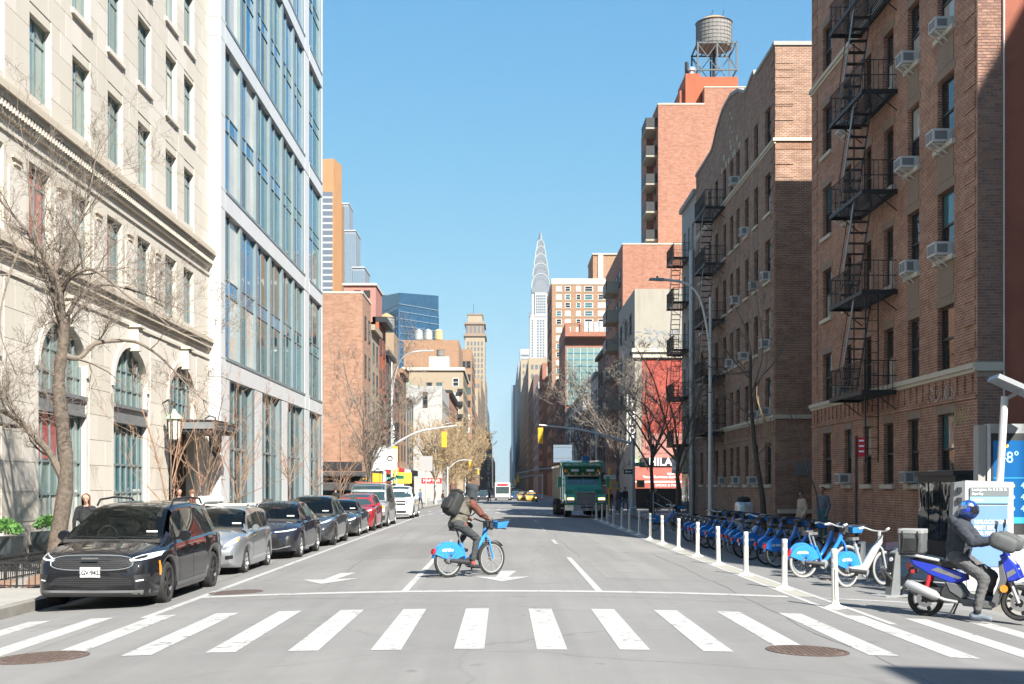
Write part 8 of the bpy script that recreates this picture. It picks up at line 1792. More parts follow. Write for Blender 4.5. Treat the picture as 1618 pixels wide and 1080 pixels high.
for sg in (-1, 1):
 kn = Vector((0.66, sg*0.12, 0.86)) if sg < 0 else Vector((0.62, sg*0.13, 0.98)); an = Vector((0.50, sg*0.14, 0.22)) if sg < 0 else Vector((0.40, sg*0.14, 0.54))
 if sg < 0: kn = Vector((0.62, -0.12, 0.74))
 B += [(hip+Vector((0,sg*0.09,-0.01)), kn, 0.105, 0.075, 'cloth_charcoal'), (kn, an+Vector((0,0,0.12)), 0.072, 0.055, 'cloth_charcoal'), (an+Vector((0,0,0.12)), an+Vector((0,0,0.03)), 0.042, 0.04, 'cloth_red'), (an+Vector((-0.05,0,0.0)), an+Vector((0.16,0,-0.035)), 0.047, 0.038, 'cloth_black')]
 sh = chest + Vector((0.03, sg*0.20, 0.07)); wr = Vector((0.70, sg*0.30, 1.15)); el = sh.lerp(wr, 0.52) + Vector((-0.02, sg*0.07, -0.05))
 B += [(sh, el, 0.085, 0.07, 'cloth_rust'), (el, wr, 0.07, 0.052, 'cloth_rust')]; hand(B, wr, Vector((0.92, 0, -0.25)), (0.1, 0, -1), 'skin_brown', -sg, 1.0, lat=(0, 1, 0))
# hem of the rust coloured shirt below the vest
B += [(hip+Vector((-0.02,0.1,-0.0)), hip+Vector((0.10,0.11,-0.02)), 0.085, 0.075, 'cloth_rust'), (hip+Vector((-0.02,-0.1,-0.0)), hip+Vector((0.10,-0.11,-0.02)), 0.085, 0.075, 'cloth_rust')]
cy = person('cyclist in olive vest, rust sleeves and dark hood riding a blue bike', cyc, CA, B, 0.014, smooth=6)
face_parts(cy, hd, fdir)
q = MB()
def hoodf(a, b):
 ph = lerp(0.0, 2.35, b); hr = lerp(3.14, 2.0, min(1, max(0, (ph-0.9)/0.3))); th = lerp(-hr, hr, a) + math.pi; l = Vector((0,0,1)).cross(fdir).normalized(); f2 = fdir.normalized()
 d = (f2*math.cos(th) + l*math.sin(th))*math.sin(ph) + Vector((0,0,1))*math.cos(ph); w = 0.128 + 0.02*math.sin(ph*1.7) + (0.05*(b-0.75)*4 if b > 0.75 else 0)
 p = hd + Vector((-0.005,0,0.02)) + d*w*Vector((1,1,1)).length/1.732
 if b > 0.72: p = p + Vector((-0.03, 0, -0.10))*(b-0.72)/0.28
 return p
q.grid(hoodf, 18, 12); q.build('hood', 'cloth_slate_dark', cy, smooth=True)
bp = thing('backpack', 'black roll top backpack on the back of the cyclist', 'backpack', cyc, CA)
def roundbox(q, c, ax, ay, az, sx, sy, sz, p=0.28, n=14):
 c = Vector(c); ax, ay, az = Vector(ax).normalized(), Vector(ay).normalized(), Vector(az).normalized()
 def g(a, b):
  u = lerp(-math.pi, math.pi, a); v = lerp(-math.pi/2, math.pi/2, b); se = lambda x: math.copysign(abs(x)**p, x)
  return c + ax*sx*se(math.cos(v))*se(math.cos(u)) + ay*sy*se(math.cos(v))*se(math.sin(u)) + az*sz*se(math.sin(v))
 q.grid(g, n*2, n)
ud = (chest-hip).normalized(); bd = Vector((-ud.z, 0, ud.x))
q = MB(); roundbox(q, hip.lerp(chest, 0.78) + bd*0.27, bd, (0,1,0), ud, 0.12, 0.16, 0.24, 0.45); q.build('pack_body', 'pack_black', bp, smooth=True)
q = MB(); roundbox(q, hip.lerp(chest, 0.62) + bd*0.40, bd, (0,1,0), ud, 0.05, 0.13, 0.13, 0.5); q.build('front_pocket', 'pack_black', bp, smooth=True)
for sg in (-1, 1): q = MB(); q.tube(catmull([hip.lerp(chest, 1.15)+bd*0.2+Vector((0,sg*0.11,0)), chest+ud*0.10+Vector((0.03,sg*0.13,0.10)), chest+Vector((0.19,sg*0.14,-0.02)), hip.lerp(chest, 0.5)+Vector((0.12,sg*0.17,0)), hip.lerp(chest, 0.45)+bd*0.2+Vector((0,sg*0.14,0))], 4), 0.022, 6, flat=0.5); q.build('strap', 'pack_black', bp, smooth=True)
q = MB(); roundbox(q, hip.lerp(chest, 0.78) + bd*0.30 + ud*0.25, bd, (0,1,0), ud, 0.07, 0.15, 0.04, 0.5); q.build('rolled_top', 'pack_black', bp, smooth=True)

# scooter with rider and delivery box at the right edge
SA = R(-31); sc0 = (6.28, 18.15, zroad(6.3, 18.1)); st = thing('motor_scooter', 'bright blue motor scooter with silver exhaust stopped at the right edge', 'scooter', sc0, SA)
def SP(name, m, fn, sm=True, par=None): q = MB(); fn(q); return q.build(name, m, par or st, smooth=sm)
wbS, rS = 1.30, 0.26
for x in (0, wbS):
 w = SP('wheel', 'rubber', lambda q: q.lathe([(rS-0.07, -0.05), (rS-0.03, -0.06), (rS-0.006, -0.04), (rS, 0), (rS-0.006, 0.04), (rS-0.03, 0.06), (rS-0.07, 0.05)], o=(x, 0, rS), axis=(0,1,0), n=36, cap=False))
 def rims(q):
  q.lathe([(rS-0.08, -0.05), (rS-0.08, 0.05)], o=(x, 0, rS), axis=(0,1,0), n=30, cap=False)
  for k in range(5): a = 2*math.pi*k/5; q.bar((x, 0, rS), (x+(rS-0.08)*math.cos(a), 0, rS+(rS-0.08)*math.sin(a)), 0.05, 0.035, (0,1,0))
  q.lathe([(0.05, -0.06), (0.05, 0.06)], o=(x, 0, rS), axis=(0,1,0), n=12)
 SP('rim', 'alloy_dark', rims, False, w); SP('brake_disc', 'alloy', lambda q: q.lathe([(0.12, -0.066), (0.12, -0.062), (0.06, -0.062), (0.06, -0.066)], o=(x, 0, rS), axis=(0,1,0), n=24, cap=False), False, w)
fS = frame((0,0,0), (1,0,0), (0,1,0))
def yprof(q, pts, w0, w1=None):   # side outline (x, z), bevelled slab across y
 w1 = w1 or w0*0.7; n = len(pts); cx = sum(p[0] for p in pts)/n; cz_ = sum(p[1] for p in pts)/n
 rings = [(-w0, 0.86), (-w0*0.82, 1.0), (w0*0.82, 1.0), (w0, 0.86)]; vs = []
 for y, s_ in rings: vs += [(cx+(px-cx)*s_, y, cz_+(pz-cz_)*s_) for px, pz in pts]
 fs = [[i for i in range(n)], [3*n+i for i in range(n)][::-1]]
 for k in range(3):
  for i in range(n): fs.append([k*n+i, (k+1)*n+i, (k+1)*n+(i+1) % n, k*n+(i+1) % n])
 q.polys(vs, fs)
SP('tail_panel', 'paint_scooter', lambda q: yprof(q, [(-0.22, 0.86), (-0.08, 0.83), (0.30, 0.74), (0.58, 0.66), (0.60, 0.56), (0.42, 0.50), (0.10, 0.62), (-0.18, 0.78)], 0.15), False)
SP('side_stripe', 'alloy', lambda q: [q.face([(0.10, s*0.152, 0.70), (0.48, s*0.152, 0.58), (0.54, s*0.152, 0.60), (0.20, s*0.152, 0.74)]) for s in (-1, 1)], False)
SP('lower_cover', 'plastic_grey', lambda q: yprof(q, [(0.30, 0.54), (0.52, 0.50), (0.62, 0.34), (0.55, 0.28), (0.36, 0.40)], 0.16), False)
SP('engine', 'plastic_dark', lambda q: [q.box(0.05, 0.42, -0.10, 0.12, 0.22, 0.44), q.lathe([(0.13, -0.15), (0.12, -0.10)], o=(0.38, 0, 0.36), axis=(0,1,0), n=18), q.box(0.3, 0.5, -0.09, 0.09, 0.40, 0.56)], False)
SP('exhaust', 'galvanised', lambda q: [q.tube([(0.48, -0.15, 0.24), (0.30, -0.17, 0.27), (0.20, -0.18, 0.31)], 0.025, 8), q.tube([(0.22, -0.185, 0.30), (0.16, -0.19, 0.33), (-0.18, -0.20, 0.47), (-0.24, -0.20, 0.50)], [0.045, 0.075, 0.078, 0.05], 12)])
SP('shock_absorber', 'sign_red', lambda q: [q.tube([(0.02, -0.12, 0.36), (0.08, -0.12, 0.62)], 0.03, 8)] + [q.tube([(0.02, 0.12, 0.36), (0.08, 0.12, 0.62)], 0.03, 8)])
SP('seat', 'plastic_black', lambda q: yprof(q, [(-0.16, 0.86), (0.10, 0.85), (0.45, 0.80), (0.62, 0.78), (0.66, 0.70), (0.3, 0.74), (-0.1, 0.82)], 0.14), False)
SP('grab_rail', 'ac_white', lambda q: [q.tube([(0.22, s*0.15, 0.84), (-0.10, s*0.16, 0.90), (-0.30, s*0.06, 0.92)], 0.022, 7) for s in (-1, 1)])
SP('tail_light', 'lens_red', lambda q: q.box(-0.26, -0.20, -0.07, 0.07, 0.70, 0.78), False); SP('rear_indicator', 'lens_red', lambda q: [q.lathe([(0.035, -0.02), (0.035, 0.02)], o=(-0.16, s*0.13, 0.66), axis=(1,0,0), n=12) for s in (-1, 1)], False)
SP('rear_mudguard', 'plastic_dark', lambda q: q.hexa([(-0.36,-0.08,0.30),(-0.34,-0.08,0.30),(-0.34,0.08,0.30),(-0.36,0.08,0.30),(-0.22,-0.09,0.72),(-0.18,-0.09,0.72),(-0.18,0.09,0.72),(-0.22,0.09,0.72)]), False)
SP('footboard', 'plastic_grey', lambda q: yprof(q, [(0.50, 0.30), (0.98, 0.27), (1.02, 0.22), (0.95, 0.17), (0.55, 0.19)], 0.17), False)
SP('leg_shield', 'plastic_grey', lambda q: yprof(q, [(0.94, 0.24), (1.00, 0.20), (1.16, 0.60), (1.10, 0.86), (1.04, 0.86), (1.06, 0.60)], 0.20), False)
SP('front_fairing', 'paint_scooter', lambda q: yprof(q, [(1.05, 0.94), (1.12, 0.98), (1.28, 0.78), (1.34, 0.62), (1.28, 0.58), (1.17, 0.56), (1.13, 0.68)], 0.19), False)
SP('fairing_stripe', 'alloy', lambda q: [q.face([(1.16, s*0.193, 0.62), (1.28, s*0.193, 0.70), (1.25, s*0.193, 0.76), (1.15, s*0.193, 0.70)]) for s in (-1, 1)], False)
SP('front_mudguard', 'paint_scooter', lambda q: [q.face([(wbS+0.30*math.cos(a), y, rS+0.30*math.sin(a)) for a, y in ((a0, -0.07), (a1, -0.07), (a1, 0.07), (a0, 0.07))]) for a0, a1 in [(R(20+k*14), R(34+k*14)) for k in range(9)]], False)
SP('fork', 'galvanised', lambda q: [q.tube([(1.16, s*0.07, 0.62), (wbS, s*0.085, rS)], 0.025, 8) for s in (-1, 1)])
SP('indicator', 'lens_amber', lambda q: [q.lathe([(0.055, -0.02), (0.05, 0.015)], o=(1.12, s*0.20, 0.47), axis=(0,1,0), n=16) for s in (-1, 1)], False)
SP('headlight', 'lens_white', lambda q: q.hexa([(1.24,-0.10,0.80),(1.30,-0.06,0.74),(1.30,0.06,0.74),(1.24,0.10,0.80),(1.16,-0.10,0.93),(1.18,-0.06,0.93),(1.18,0.06,0.93),(1.16,0.10,0.93)]), False)
SP('handlebar', 'plastic_black', lambda q: [q.tube(catmull([(0.98, -0.36, 1.14), (1.04, -0.2, 1.12), (1.08, 0, 1.06), (1.04, 0.2, 1.12), (0.98, 0.36, 1.14)], 3), 0.018, 7), q.tube([(1.08, 0, 1.06), (1.12, 0, 0.90)], 0.03, 8), q.tube([(1.08, -0.08, 1.05), (1.16, -0.02, 0.80)], 0.02, 6)])
for s in (-1, 1): SP('hand_muff', 'bag_grey', lambda q: roundbox(q, (1.12, s*0.30, 1.13), (0.93, 0, -0.36), (0,1,0), (0.36,0,0.93), 0.20, 0.10, 0.12, 0.6, 10))
for s in (-1, 1):
 mo = SP('rear_mirror', 'plastic_black', lambda q: [q.tube([(1.02, s*0.26, 1.14), (1.04, s*0.34, 1.34)], 0.010, 5), q.lathe([(0.06, -0.012), (0.065, 0.01)], o=(1.04, s*0.36, 1.38), axis=(-1, 0, 0.1), n=16)])
 SP('mirror_glass', 'mirror', lambda q: q.lathe([(0.055, 0.0101), (0.055, 0.0122)], o=(1.04, s*0.36, 1.38), axis=(-1, 0, 0.1), n=16), False, mo)
SP('stand', 'plastic_dark', lambda q: [q.tube([(0.45, s*0.1, 0.24), (0.36, s*0.16, 0.04)], 0.014, 5) for s in (-1, 1)])
db = thing('delivery_box', 'grey insulated delivery box strapped on the rear rack of the scooter', 'delivery box', sc0, SA)
q = MB(); roundbox(q, (-0.28, 0, 1.14), (1,0,0), (0,1,0), (0,0,1), 0.235, 0.235, 0.21, 0.16, 16); q.build('bag_body', 'bag_grey', db, smooth=True)
q = MB(); roundbox(q, (-0.28, 0, 1.335), (1,0,0), (0,1,0), (0,0,1), 0.245, 0.245, 0.045, 0.2, 12); q.build('lid', 'bag_light', db, smooth=True)
q = MB(); q.grid(lambda a, b: (-0.28 + lerp(-0.16, 0.16, a), -0.243 - 0.012*math.sin(math.pi*a), 1.12 + lerp(-0.13, 0.09, b)), 8, 4); q.build('net_pocket', 'pack_black', db)
for x in (-0.42, -0.14): q = MB(); q.tube([(x, -0.25, 1.34), (x+0.02, -0.256, 1.2), (x, -0.25, 0.95)], 0.012, 5); q.build('strap', 'pack_black', db)
q = MB(); q.box(-0.50, -0.06, -0.2, 0.2, 0.905, 0.93); q.build('rack_plate', 'plastic_dark', db)
for ch in db.children: ch.scale = (0.78, 0.78, 0.82); ch.location = (0.03, 0, 0.165)
B = []
hip = Vector((0.46, 0, 0.90)); chest = Vector((0.50, 0, 1.26)); hd = Vector((0.60, 0, 1.56))
B += [(hip+Vector((0,0.07,0)), hip+Vector((0,-0.07,0)), 0.14, 0.14, 'cloth_grey'), (hip+Vector((0,0,0.08)), hip.lerp(chest, 0.6), 0.18, 0.19, 'cloth_slate'), (hip.lerp(chest, 0.6), chest+Vector((0,0,0.03)), 0.19, 0.18, 'cloth_slate'), (chest+Vector((0.0,0.15,0.08)), chest+Vector((0.0,-0.15,0.08)), 0.10, 0.10, 'cloth_slate'), (chest+Vector((-0.04,0,0.13)), chest+Vector((0.04,0,0.20)), 0.09, 0.075, 'cloth_slate'), (chest+Vector((-0.11,0.04,0.17)), chest+Vector((-0.11,-0.04,0.17)), 0.075, 0.075, 'cloth_slate'), (chest+Vector((0.05,0,0.15)), hd, 0.06, 0.06, 'skin')]
hf = Vector((0.96, 0.2, -0.1)); head_bones(B, hd, hf, 'skin', 1.0)
for sg in (-1, 1):
 sh = chest + Vector((0.01, sg*0.20, 0.09)); wr = Vector((1.00, sg*0.30, 1.16)); el = Vector((0.72, sg*0.33, 1.12)) if sg < 0 else Vector((0.72, sg*0.30, 1.10))
 B += [(sh, el, 0.095, 0.078, 'cloth_slate'), (el, wr, 0.078, 0.06, 'cloth_slate')]; hand(B, wr-Vector((0.02,0,0)), Vector((0.9, 0, -0.1)), (0.1, 0, -1), 'cloth_black', -sg, 1.1, lat=(0,1,0))
 if sg < 0: kn = Vector((0.86, -0.24, 0.60)); an = Vector((0.78, -0.33, 0.13))
 else: kn = Vector((0.90, 0.20, 0.62)); an = Vector((0.86, 0.18, 0.36))
 B += [(hip+Vector((0.02,sg*0.10,-0.02)), kn, 0.115, 0.085, 'cloth_grey'), (kn, an+Vector((0,0,0.06)), 0.082, 0.065, 'cloth_grey'), (an, an+Vector((0,0,0.1)), 0.055, 0.06, 'cloth_black'), (an+Vector((-0.06,0,-0.06)), an+Vector((0.17,-0.02 if sg < 0 else 0,-0.085)), 0.055, 0.042, 'cloth_greyblue')]
sr = person('rider in dark padded jacket and blue helmet sitting on the scooter', sc0, SA, B, 0.014, smooth=6)
q = MB()
def helm(a, b):
 u = lerp(-math.pi, math.pi, a); v = lerp(-1.0, math.pi/2, b); return hd + Vector((0.0,0,0.02)) + Vector((math.cos(v)*math.cos(u)*0.148, math.cos(v)*math.sin(u)*0.128, math.sin(v)*0.150))
q.grid(helm, 28, 14); q.build('helmet', 'helmet_blue', sr, smooth=True)
q = MB(); q.grid(lambda a, b: hd + Vector((0.0,0,0.02)) + Vector((math.cos(lerp(-0.35, 0.45, b))*math.cos(lerp(-1.2, 1.2, a))*0.153, math.cos(lerp(-0.35, 0.45, b))*math.sin(lerp(-1.2, 1.2, a))*0.133, math.sin(lerp(-0.35, 0.45, b))*0.155)), 12, 5); q.build('visor', 'visor', sr, smooth=True)
for k, (u0, v0, s_, m) in enumerate(((-1.9, 0.35, 0.05, 'alloy'), (-2.5, 0.1, 0.04, 'alloy'), (-1.5, 0.0, 0.035, 'paint_scooter'), (-2.1, 0.7, 0.045, 'paint_bike_light'), (-1.2, 0.62, 0.04, 'alloy'))):
 q = MB(); q.grid(lambda a, b: hd + Vector((0.0,0,0.02)) + Vector((math.cos(v0+(b-0.5)*s_*9)*math.cos(u0+(a-0.5)*s_*14)*0.1495, math.cos(v0+(b-0.5)*s_*9)*math.sin(u0+(a-0.5)*s_*14)*0.1295, math.sin(v0+(b-0.5)*s_*9)*0.1515)), 6, 4); q.build('helmet_graphic', m, sr, smooth=True)
# pedestrians
standing('person in beige jacket with sunglasses standing by the brown brick wall', (Xp(1267, 43.5), 43.5, zwalk(43)), R(200), 1.60, 'cloth_beige', 'cloth_beige', skin='skin', hair='hair_dark', bulk=1.25, seed=2, shades=True, look=0.3)
standing('person in grey blue jacket and teal trousers beside the beige jacketed one', (Xp(1300, 42.0), 42.0, zwalk(43)), R(215), 1.78, 'cloth_greyblue', 'cloth_teal', skin='skin', hair='hair_dark', bulk=1.22, seed=3, look=0.2)
standing('person with long reddish brown hair on the left pavement behind the minivan', (Xp(136, 26.8), 26.8, zwalk(26)), R(-80), 1.66, 'cloth_black', 'cloth_black', skin='skin_light', hair='hair_brown', seed=4, long=0.22, walk=0.6)
standing('person in dark coat walking past the hotel entrance', (Xp(283, 40.5), 40.5, zwalk(40)), R(-60), 1.72, 'cloth_black', 'cloth_black', skin='skin', seed=5, walk=0.5, voxel=0.022)
standing('person with brown hair standing under the hotel canopy', (Xp(305, 41.5), 41.5, zwalk(40)), R(170), 1.70, 'cloth_rust', 'cloth_black', skin='skin_light', hair='hair_brown', seed=6, voxel=0.022)
for px, y, top, bot, h, lab, rz in ((963, 86, 'cloth_black', 'cloth_denim', 1.75, 'person in black coat standing right of the green truck', -90), (979, 84, 'cloth_slate', 'cloth_denim', 1.72, 'person in dark jacket and jeans next to the black coated one', -120), (988, 85.5, 'cloth_black', 'cloth_denim', 1.8, 'tall person in black jacket rightmost of the group by the truck', -60), (1028, 92, 'cloth_black', 'cloth_black', 1.7, 'dark dressed person on the left of the pair before the red awning', -90), (1036, 92.5, 'cloth_black', 'cloth_charcoal', 1.74, 'dark dressed person on the right of the pair before the red awning', -100),
 (773, 160, 'cloth_black', 'cloth_black', 1.8, 'dark pedestrian crossing just left of the bus', 0), (530, 72, 'cloth_black', 'cloth_black', 1.7, 'person in black on the pavement above the dark grey saloon', 60), (700, 120, 'cloth_rust', 'cloth_denim', 1.7, 'person in rust jacket crossing behind the cyclist at the left', 20), (664, 112, 'cloth_denim', 'cloth_black', 1.72, 'person in blue jacket waiting on the far left corner', -30)):
 x = Xp(px, y); standing(lab, (x, y, zwalk(y) if abs(x) > 7.6 else zroad(x, y)), R(rz), h, top, bot, seed=px, walk=0.5, voxel=0.03, near=False)


# ------------------------------------------------------------------ street furniture
# white flexible posts along the bike dock buffer
pm = {}
q = MB(); q.lathe([(0.17, 0.0), (0.165, 0.015), (0.12, 0.03), (0.065, 0.06), (0.058, 0.10)], n=18); pm['base'] = q.mesh('base', 'bollard_white', smooth=True)
q = MB(); q.lathe([(0.05, 0.08), (0.05, 0.90), (0.042, 0.91)], n=16); pm['post'] = q.mesh('post', 'bollard_white', smooth=True)
bands_ = []
for z in (0.62, 0.76): q = MB(); q.lathe([(0.0515, z), (0.0515, z+0.085)], n=16, cap=False); bands_.append(q.mesh('reflective_band', 'reflective_band', smooth=True))
q = MB(); q.box(-0.007, 0.007, -0.055, -0.0495, 0.12, 0.6); pm['groove'] = q.mesh('groove', 'plastic_grey')
ORDP = ['nearest', 'second', 'third', 'fourth', 'fifth', 'sixth', 'seventh', 'eighth', 'ninth', 'tenth', 'eleventh', 'twelfth', 'thirteenth', 'fourteenth', 'fifteenth', 'sixteenth']
for k in range(16):
 y = 18.75 + 3.42*k; x = 5.12 + rnd.uniform(-0.04, 0.04)
 t = thing('bollard', 'white plastic bollard with grey bands, %s from the crosswalk' % ORDP[k] if k else 'white plastic bollard with grey bands, nearest the crosswalk', 'bollard', (x, y, zroad(x, y)), rnd.uniform(-0.3, 0.3), 'white bollards along the buffer line')
 t.rotation_euler = (rnd.uniform(-0.02, 0.02), rnd.uniform(-0.02, 0.02), t.rotation_euler[2])
 for n_, me in pm.items(): inst(n_, me, t, (0,0,0))
 for me in bands_: inst('reflective_band', me, t, (0,0,0))
# payment kiosk with poster and solar mast
ky = 21.5; kx = Xp(1526, ky); t = thing('bike_kiosk', 'white bike hire kiosk with blue poster and tilted solar panel on a mast', 'kiosk', (kx, ky, -0.2), R(-9))
def KP(name, m, fn): q = MB(); fn(q); return q.build(name, m, t)
KP('cabinet', 'ac_white', lambda q: q.hexa([(-0.05,0.0,0),(0.80,0.0,0),(0.80,0.34,0),(-0.05,0.34,0),(-0.0,0.02,2.06),(0.80,0.02,2.03),(0.80,0.34,2.03),(-0.0,0.34,2.06)]))
KP('side_column', 'grey_metal', lambda q: q.hexa([(-0.30,0.05,0),(-0.052,-0.02,0),(-0.052,0.36,0),(-0.30,0.36,0),(-0.18,0.05,2.02),(-0.005,-0.0,2.05),(-0.005,0.36,2.05),(-0.18,0.36,2.02)]))
KP('poster', 'poster_blue', lambda q: q.box(0.09, 0.70, -0.012, 0.012, 0.55, 1.62)); KP('header', 'poster_grey', lambda q: q.box(0.07, 0.72, -0.012, 0.012, 1.78, 1.94)); KP('header_band', 'poster_cyan', lambda q: q.box(0.07, 0.72, -0.013, 0.012, 1.66, 1.775))
KP('lower_panel', 'ac_white', lambda q: q.box(0.02, 0.78, -0.015, 0.012, 0.1, 0.5))
for z in (1.90, 1.72, 1.5): KP('keypad', 'plastic_black', lambda q: q.box(-0.14, -0.07, -0.02, 0.05, z-0.05, z+0.04))
text('Lexington Av & E 26 St', t, 'white_ink', 0.062, (0.10, -0.016, 1.90), align='LEFT', bold=0.001); text('Kips Bay', t, 'white_ink', 0.055, (0.10, -0.016, 1.825), align='LEFT', bold=0.001); text('citi bike', t, 'white_ink', 0.06, (0.10, -0.017, 1.715), align='LEFT', bold=0.001)
for i, s in enumerate(('UNLOCK YOUR', 'FIRST BIKE', 'FOR FREE')): text(s, t, 'white_ink', 0.095, (0.14, -0.016, 1.33-0.10*i), align='LEFT', bold=0.003, sx=0.85)
KP('mast', 'ac_white', lambda q: q.tube([(0.62, 0.25, 1.9), (0.72, 0.28, 3.55)], 0.065, 10))
KP('solar_panel', 'solar_panel', lambda q: q.hexa([(0.52,-0.05,3.86),(1.45,-0.05,3.42),(1.45,0.75,3.42),(0.52,0.75,3.86),(0.56,-0.05,3.93),(1.49,-0.05,3.49),(1.49,0.75,3.49),(0.56,0.75,3.93)]))
KP('panel_bracket', 'galvanised', lambda q: q.bar((0.72, 0.28, 3.5), (0.95, 0.3, 3.62), 0.06))
# digital information pillar
ly = 22.5; lx = Xp(1562, ly); t = thing('information_pillar', 'tall grey information pillar with bright blue weather screen at the right edge', 'information pillar', (lx, ly, -0.085), R(-3)); t.scale = (0.9, 0.9, 0.965)
KP('housing', 'galvanised', lambda q: [q.box(0.0, 1.25, 0.0, 0.32, 0.0, 3.10)]); KP('edge_trim', 'ac_white', lambda q: q.box(-0.03, 0.03, -0.03, 0.0, 0.02, 3.1)); KP('side_face', 'stucco_grey', lambda q: q.box(-0.20, -0.031, 0.02, 0.32, 0.0, 3.08))
KP('bezel', 'plastic_dark', lambda q: q.box(0.05, 1.2, -0.015, -0.002, 1.0, 2.92)); KP('screen', 'screen_blue', lambda q: q.box(0.09, 1.16, -0.022, -0.016, 1.20, 2.78)); KP('screen_bar', 'screen_bar', lambda q: q.box(0.09, 1.16, -0.026, -0.0225, 1.20, 1.32)); KP('screen_line', 'screen_bar', lambda q: q.box(0.09, 1.16, -0.026, -0.0225, 2.06, 2.075))
KP('base', 'ac_white', lambda q: q.box(0.03, 1.22, -0.02, -0.003, 0.06, 0.72)); KP('base_band', 'stucco_grey', lambda q: q.box(0.03, 1.22, -0.022, -0.003, 0.74, 0.98))
text('48\u00b0', t, 'screen_text', 0.30, (0.40, -0.028, 2.45)); text('Link', t, 'white_ink', 0.16, (0.88, -0.004, 3.0), bold=0.004)
for i, s in enumerate(('49', '47', '45')): text(s, t, 'screen_text', 0.17, (0.72, -0.028, 1.92-0.22*i)); KP('weather_icon', 'screen_sun' if i == 0 else 'screen_text', lambda q: q.lathe([(0.04, 0), (0.04, 0.004)], o=(0.48, -0.026, 1.92-0.22*i), axis=(0,-1,0), n=12))
KP('sun_icon', 'screen_sun', lambda q: q.lathe([(0.035, 0), (0.035, 0.004)], o=(0.36, -0.026, 2.68), axis=(0,-1,0), n=12))
# red sign on a dark post
y = 29.6; t = thing('street_sign', 'small red parking sign on a tall dark post by the right kerb', 'sign', (Xp(1353, y), y, -0.085))
KP('post', 'dark_metal', lambda q: q.tube([(0,0,0), (0,0,3.05)], 0.035, 8)); KP('sign_plate', 'sign_red', lambda q: q.box(0.02, 0.20, -0.045, -0.035, 2.55, 3.02)); KP('sign_text_bar', 'white_ink', lambda q: [q.box(0.05, 0.17, -0.048, -0.046, 2.66+0.13*k, 2.70+0.13*k) for k in range(3)])
# street lamp in front of the gabled building
def lamp(label, x, y, h, arm, name='street_lamp', pm='steel_pole', r=0.10):
 z = zwalk(y); t = thing(name, label, 'street lamp', (x, y, z))
 q = MB(); q.lathe([(0.22, 0), (0.2, 0.5), (0.13, 0.6), (r, 0.8), (r*0.62, h*0.93)], n=12); q.build('pole', pm, t, smooth=True)
 q = MB(); q.tube(catmull([(0, 0, h*0.68), (arm*0.06, 0, h*0.80), (arm*0.22, 0, h*0.93), (arm*0.5, 0, h*0.985), (arm, 0, h)], 5), [0.055]*21, 8); q.build('arm', pm, t, smooth=True)
 q = MB(); q.hexa([(arm*0.92,-0.13,h-0.06),(arm*1.22,-0.10,h-0.04),(arm*1.22,0.10,h-0.04),(arm*0.92,0.13,h-0.06),(arm*0.92,-0.10,h+0.05),(arm*1.2,-0.08,h+0.05),(arm*1.2,0.08,h+0.05),(arm*0.92,0.10,h+0.05)]); q.build('lamp_head', 'grey_metal', t)
 q = MB(); q.lathe([(0.04, 0.05), (0.04, 0.14)], o=(arm*1.05, 0, h), n=8); q.build('photocell', 'dark_metal', t); return t
lamp('grey street lamp with long curved arm before the gabled brick building', 8.6, 50.7, 10.4, -2.1)
lamp('tall street lamp on the left pavement behind the parked pick-up', -8.3, 91, 12.0, 2.6); lamp('far street lamp beside the golden trees on the left', -8.3, 150, 10, 2.4)
# traffic signals
def signal_head(par, x, y, z, ph=True, rz=0.0, nm='signal_head'):
 o = thing(nm, None, None, (x, y, z), rz); o.parent = par
 q = MB(); q.box(-0.17, 0.17, -0.12, 0.10, -0.52, 0.52); q.build('housing', 'signal_yellow', o)
 for k in range(3):
  q = MB(); n = 8
  for i in range(n):
   a, b = R(-20)+R(220)*i/n, R(-20)+R(220)*(i+1)/n; q.face([(0.13*math.cos(a), 0.10, 0.34-0.34*k+0.13*math.sin(a)), (0.13*math.cos(b), 0.10, 0.34-0.34*k+0.13*math.sin(b)), (0.13*math.cos(b), 0.34, 0.34-0.34*k+0.13*math.sin(b)-0.03), (0.13*math.cos(a), 0.34, 0.34-0.34*k+0.13*math.sin(a)-0.03)])
  q.build('visor', 'signal_yellow', o)
 return o
def mast_signal(label, x, y, h, tip, zt, heads, r=0.13, ped=None, mid=None):
 z = zwalk(y); t = thing('traffic_signal', label, 'traffic light', (x, y, z))
 q = MB(); q.lathe([(r*2.0, 0), (r*1.9, 0.4), (r*1.2, 0.5), (r, h)], n=12); q.build('pole', 'steel_pole', t, smooth=True)
 q = MB(); m = mid or (x + (tip-x)*0.45, lerp(h, zt, 0.62)); q.tube(catmull([(0, 0, h*0.92), (m[0]-x, 0, m[1]-z), (tip-x, 0, zt-z)], 5), [0.085]*4 + [0.07]*3 + [0.055]*4, 8); q.build('mast_arm', 'steel_pole', t, smooth=True)
 for hx, hz in heads: signal_head(t, hx-x, 0.0, hz-z)
 if ped:
  q = MB(); q.box(ped[0], ped[0]+0.5, -0.15, 0.12, ped[1], ped[1]+0.5); q.build('walk_box', 'signal_yellow', t); q = MB(); q.box(ped[0]+0.08, ped[0]+0.42, -0.16, -0.151, ped[1]+0.08, ped[1]+0.42); q.build('walk_lens', 'plastic_grey', t)
 return t
ys_ = 83.0
t = mast_signal('traffic signal with long mast arm on the left corner of the cross street', Xp(607, ys_), ys_, 4.6, Xp(722, ys_), Zp(672, ys_), [(Xp(702, ys_), Zp(694, ys_)), (Xp(627, ys_)-0.1, Zp(717, ys_))], 0.14, (-1.55, 1.9))
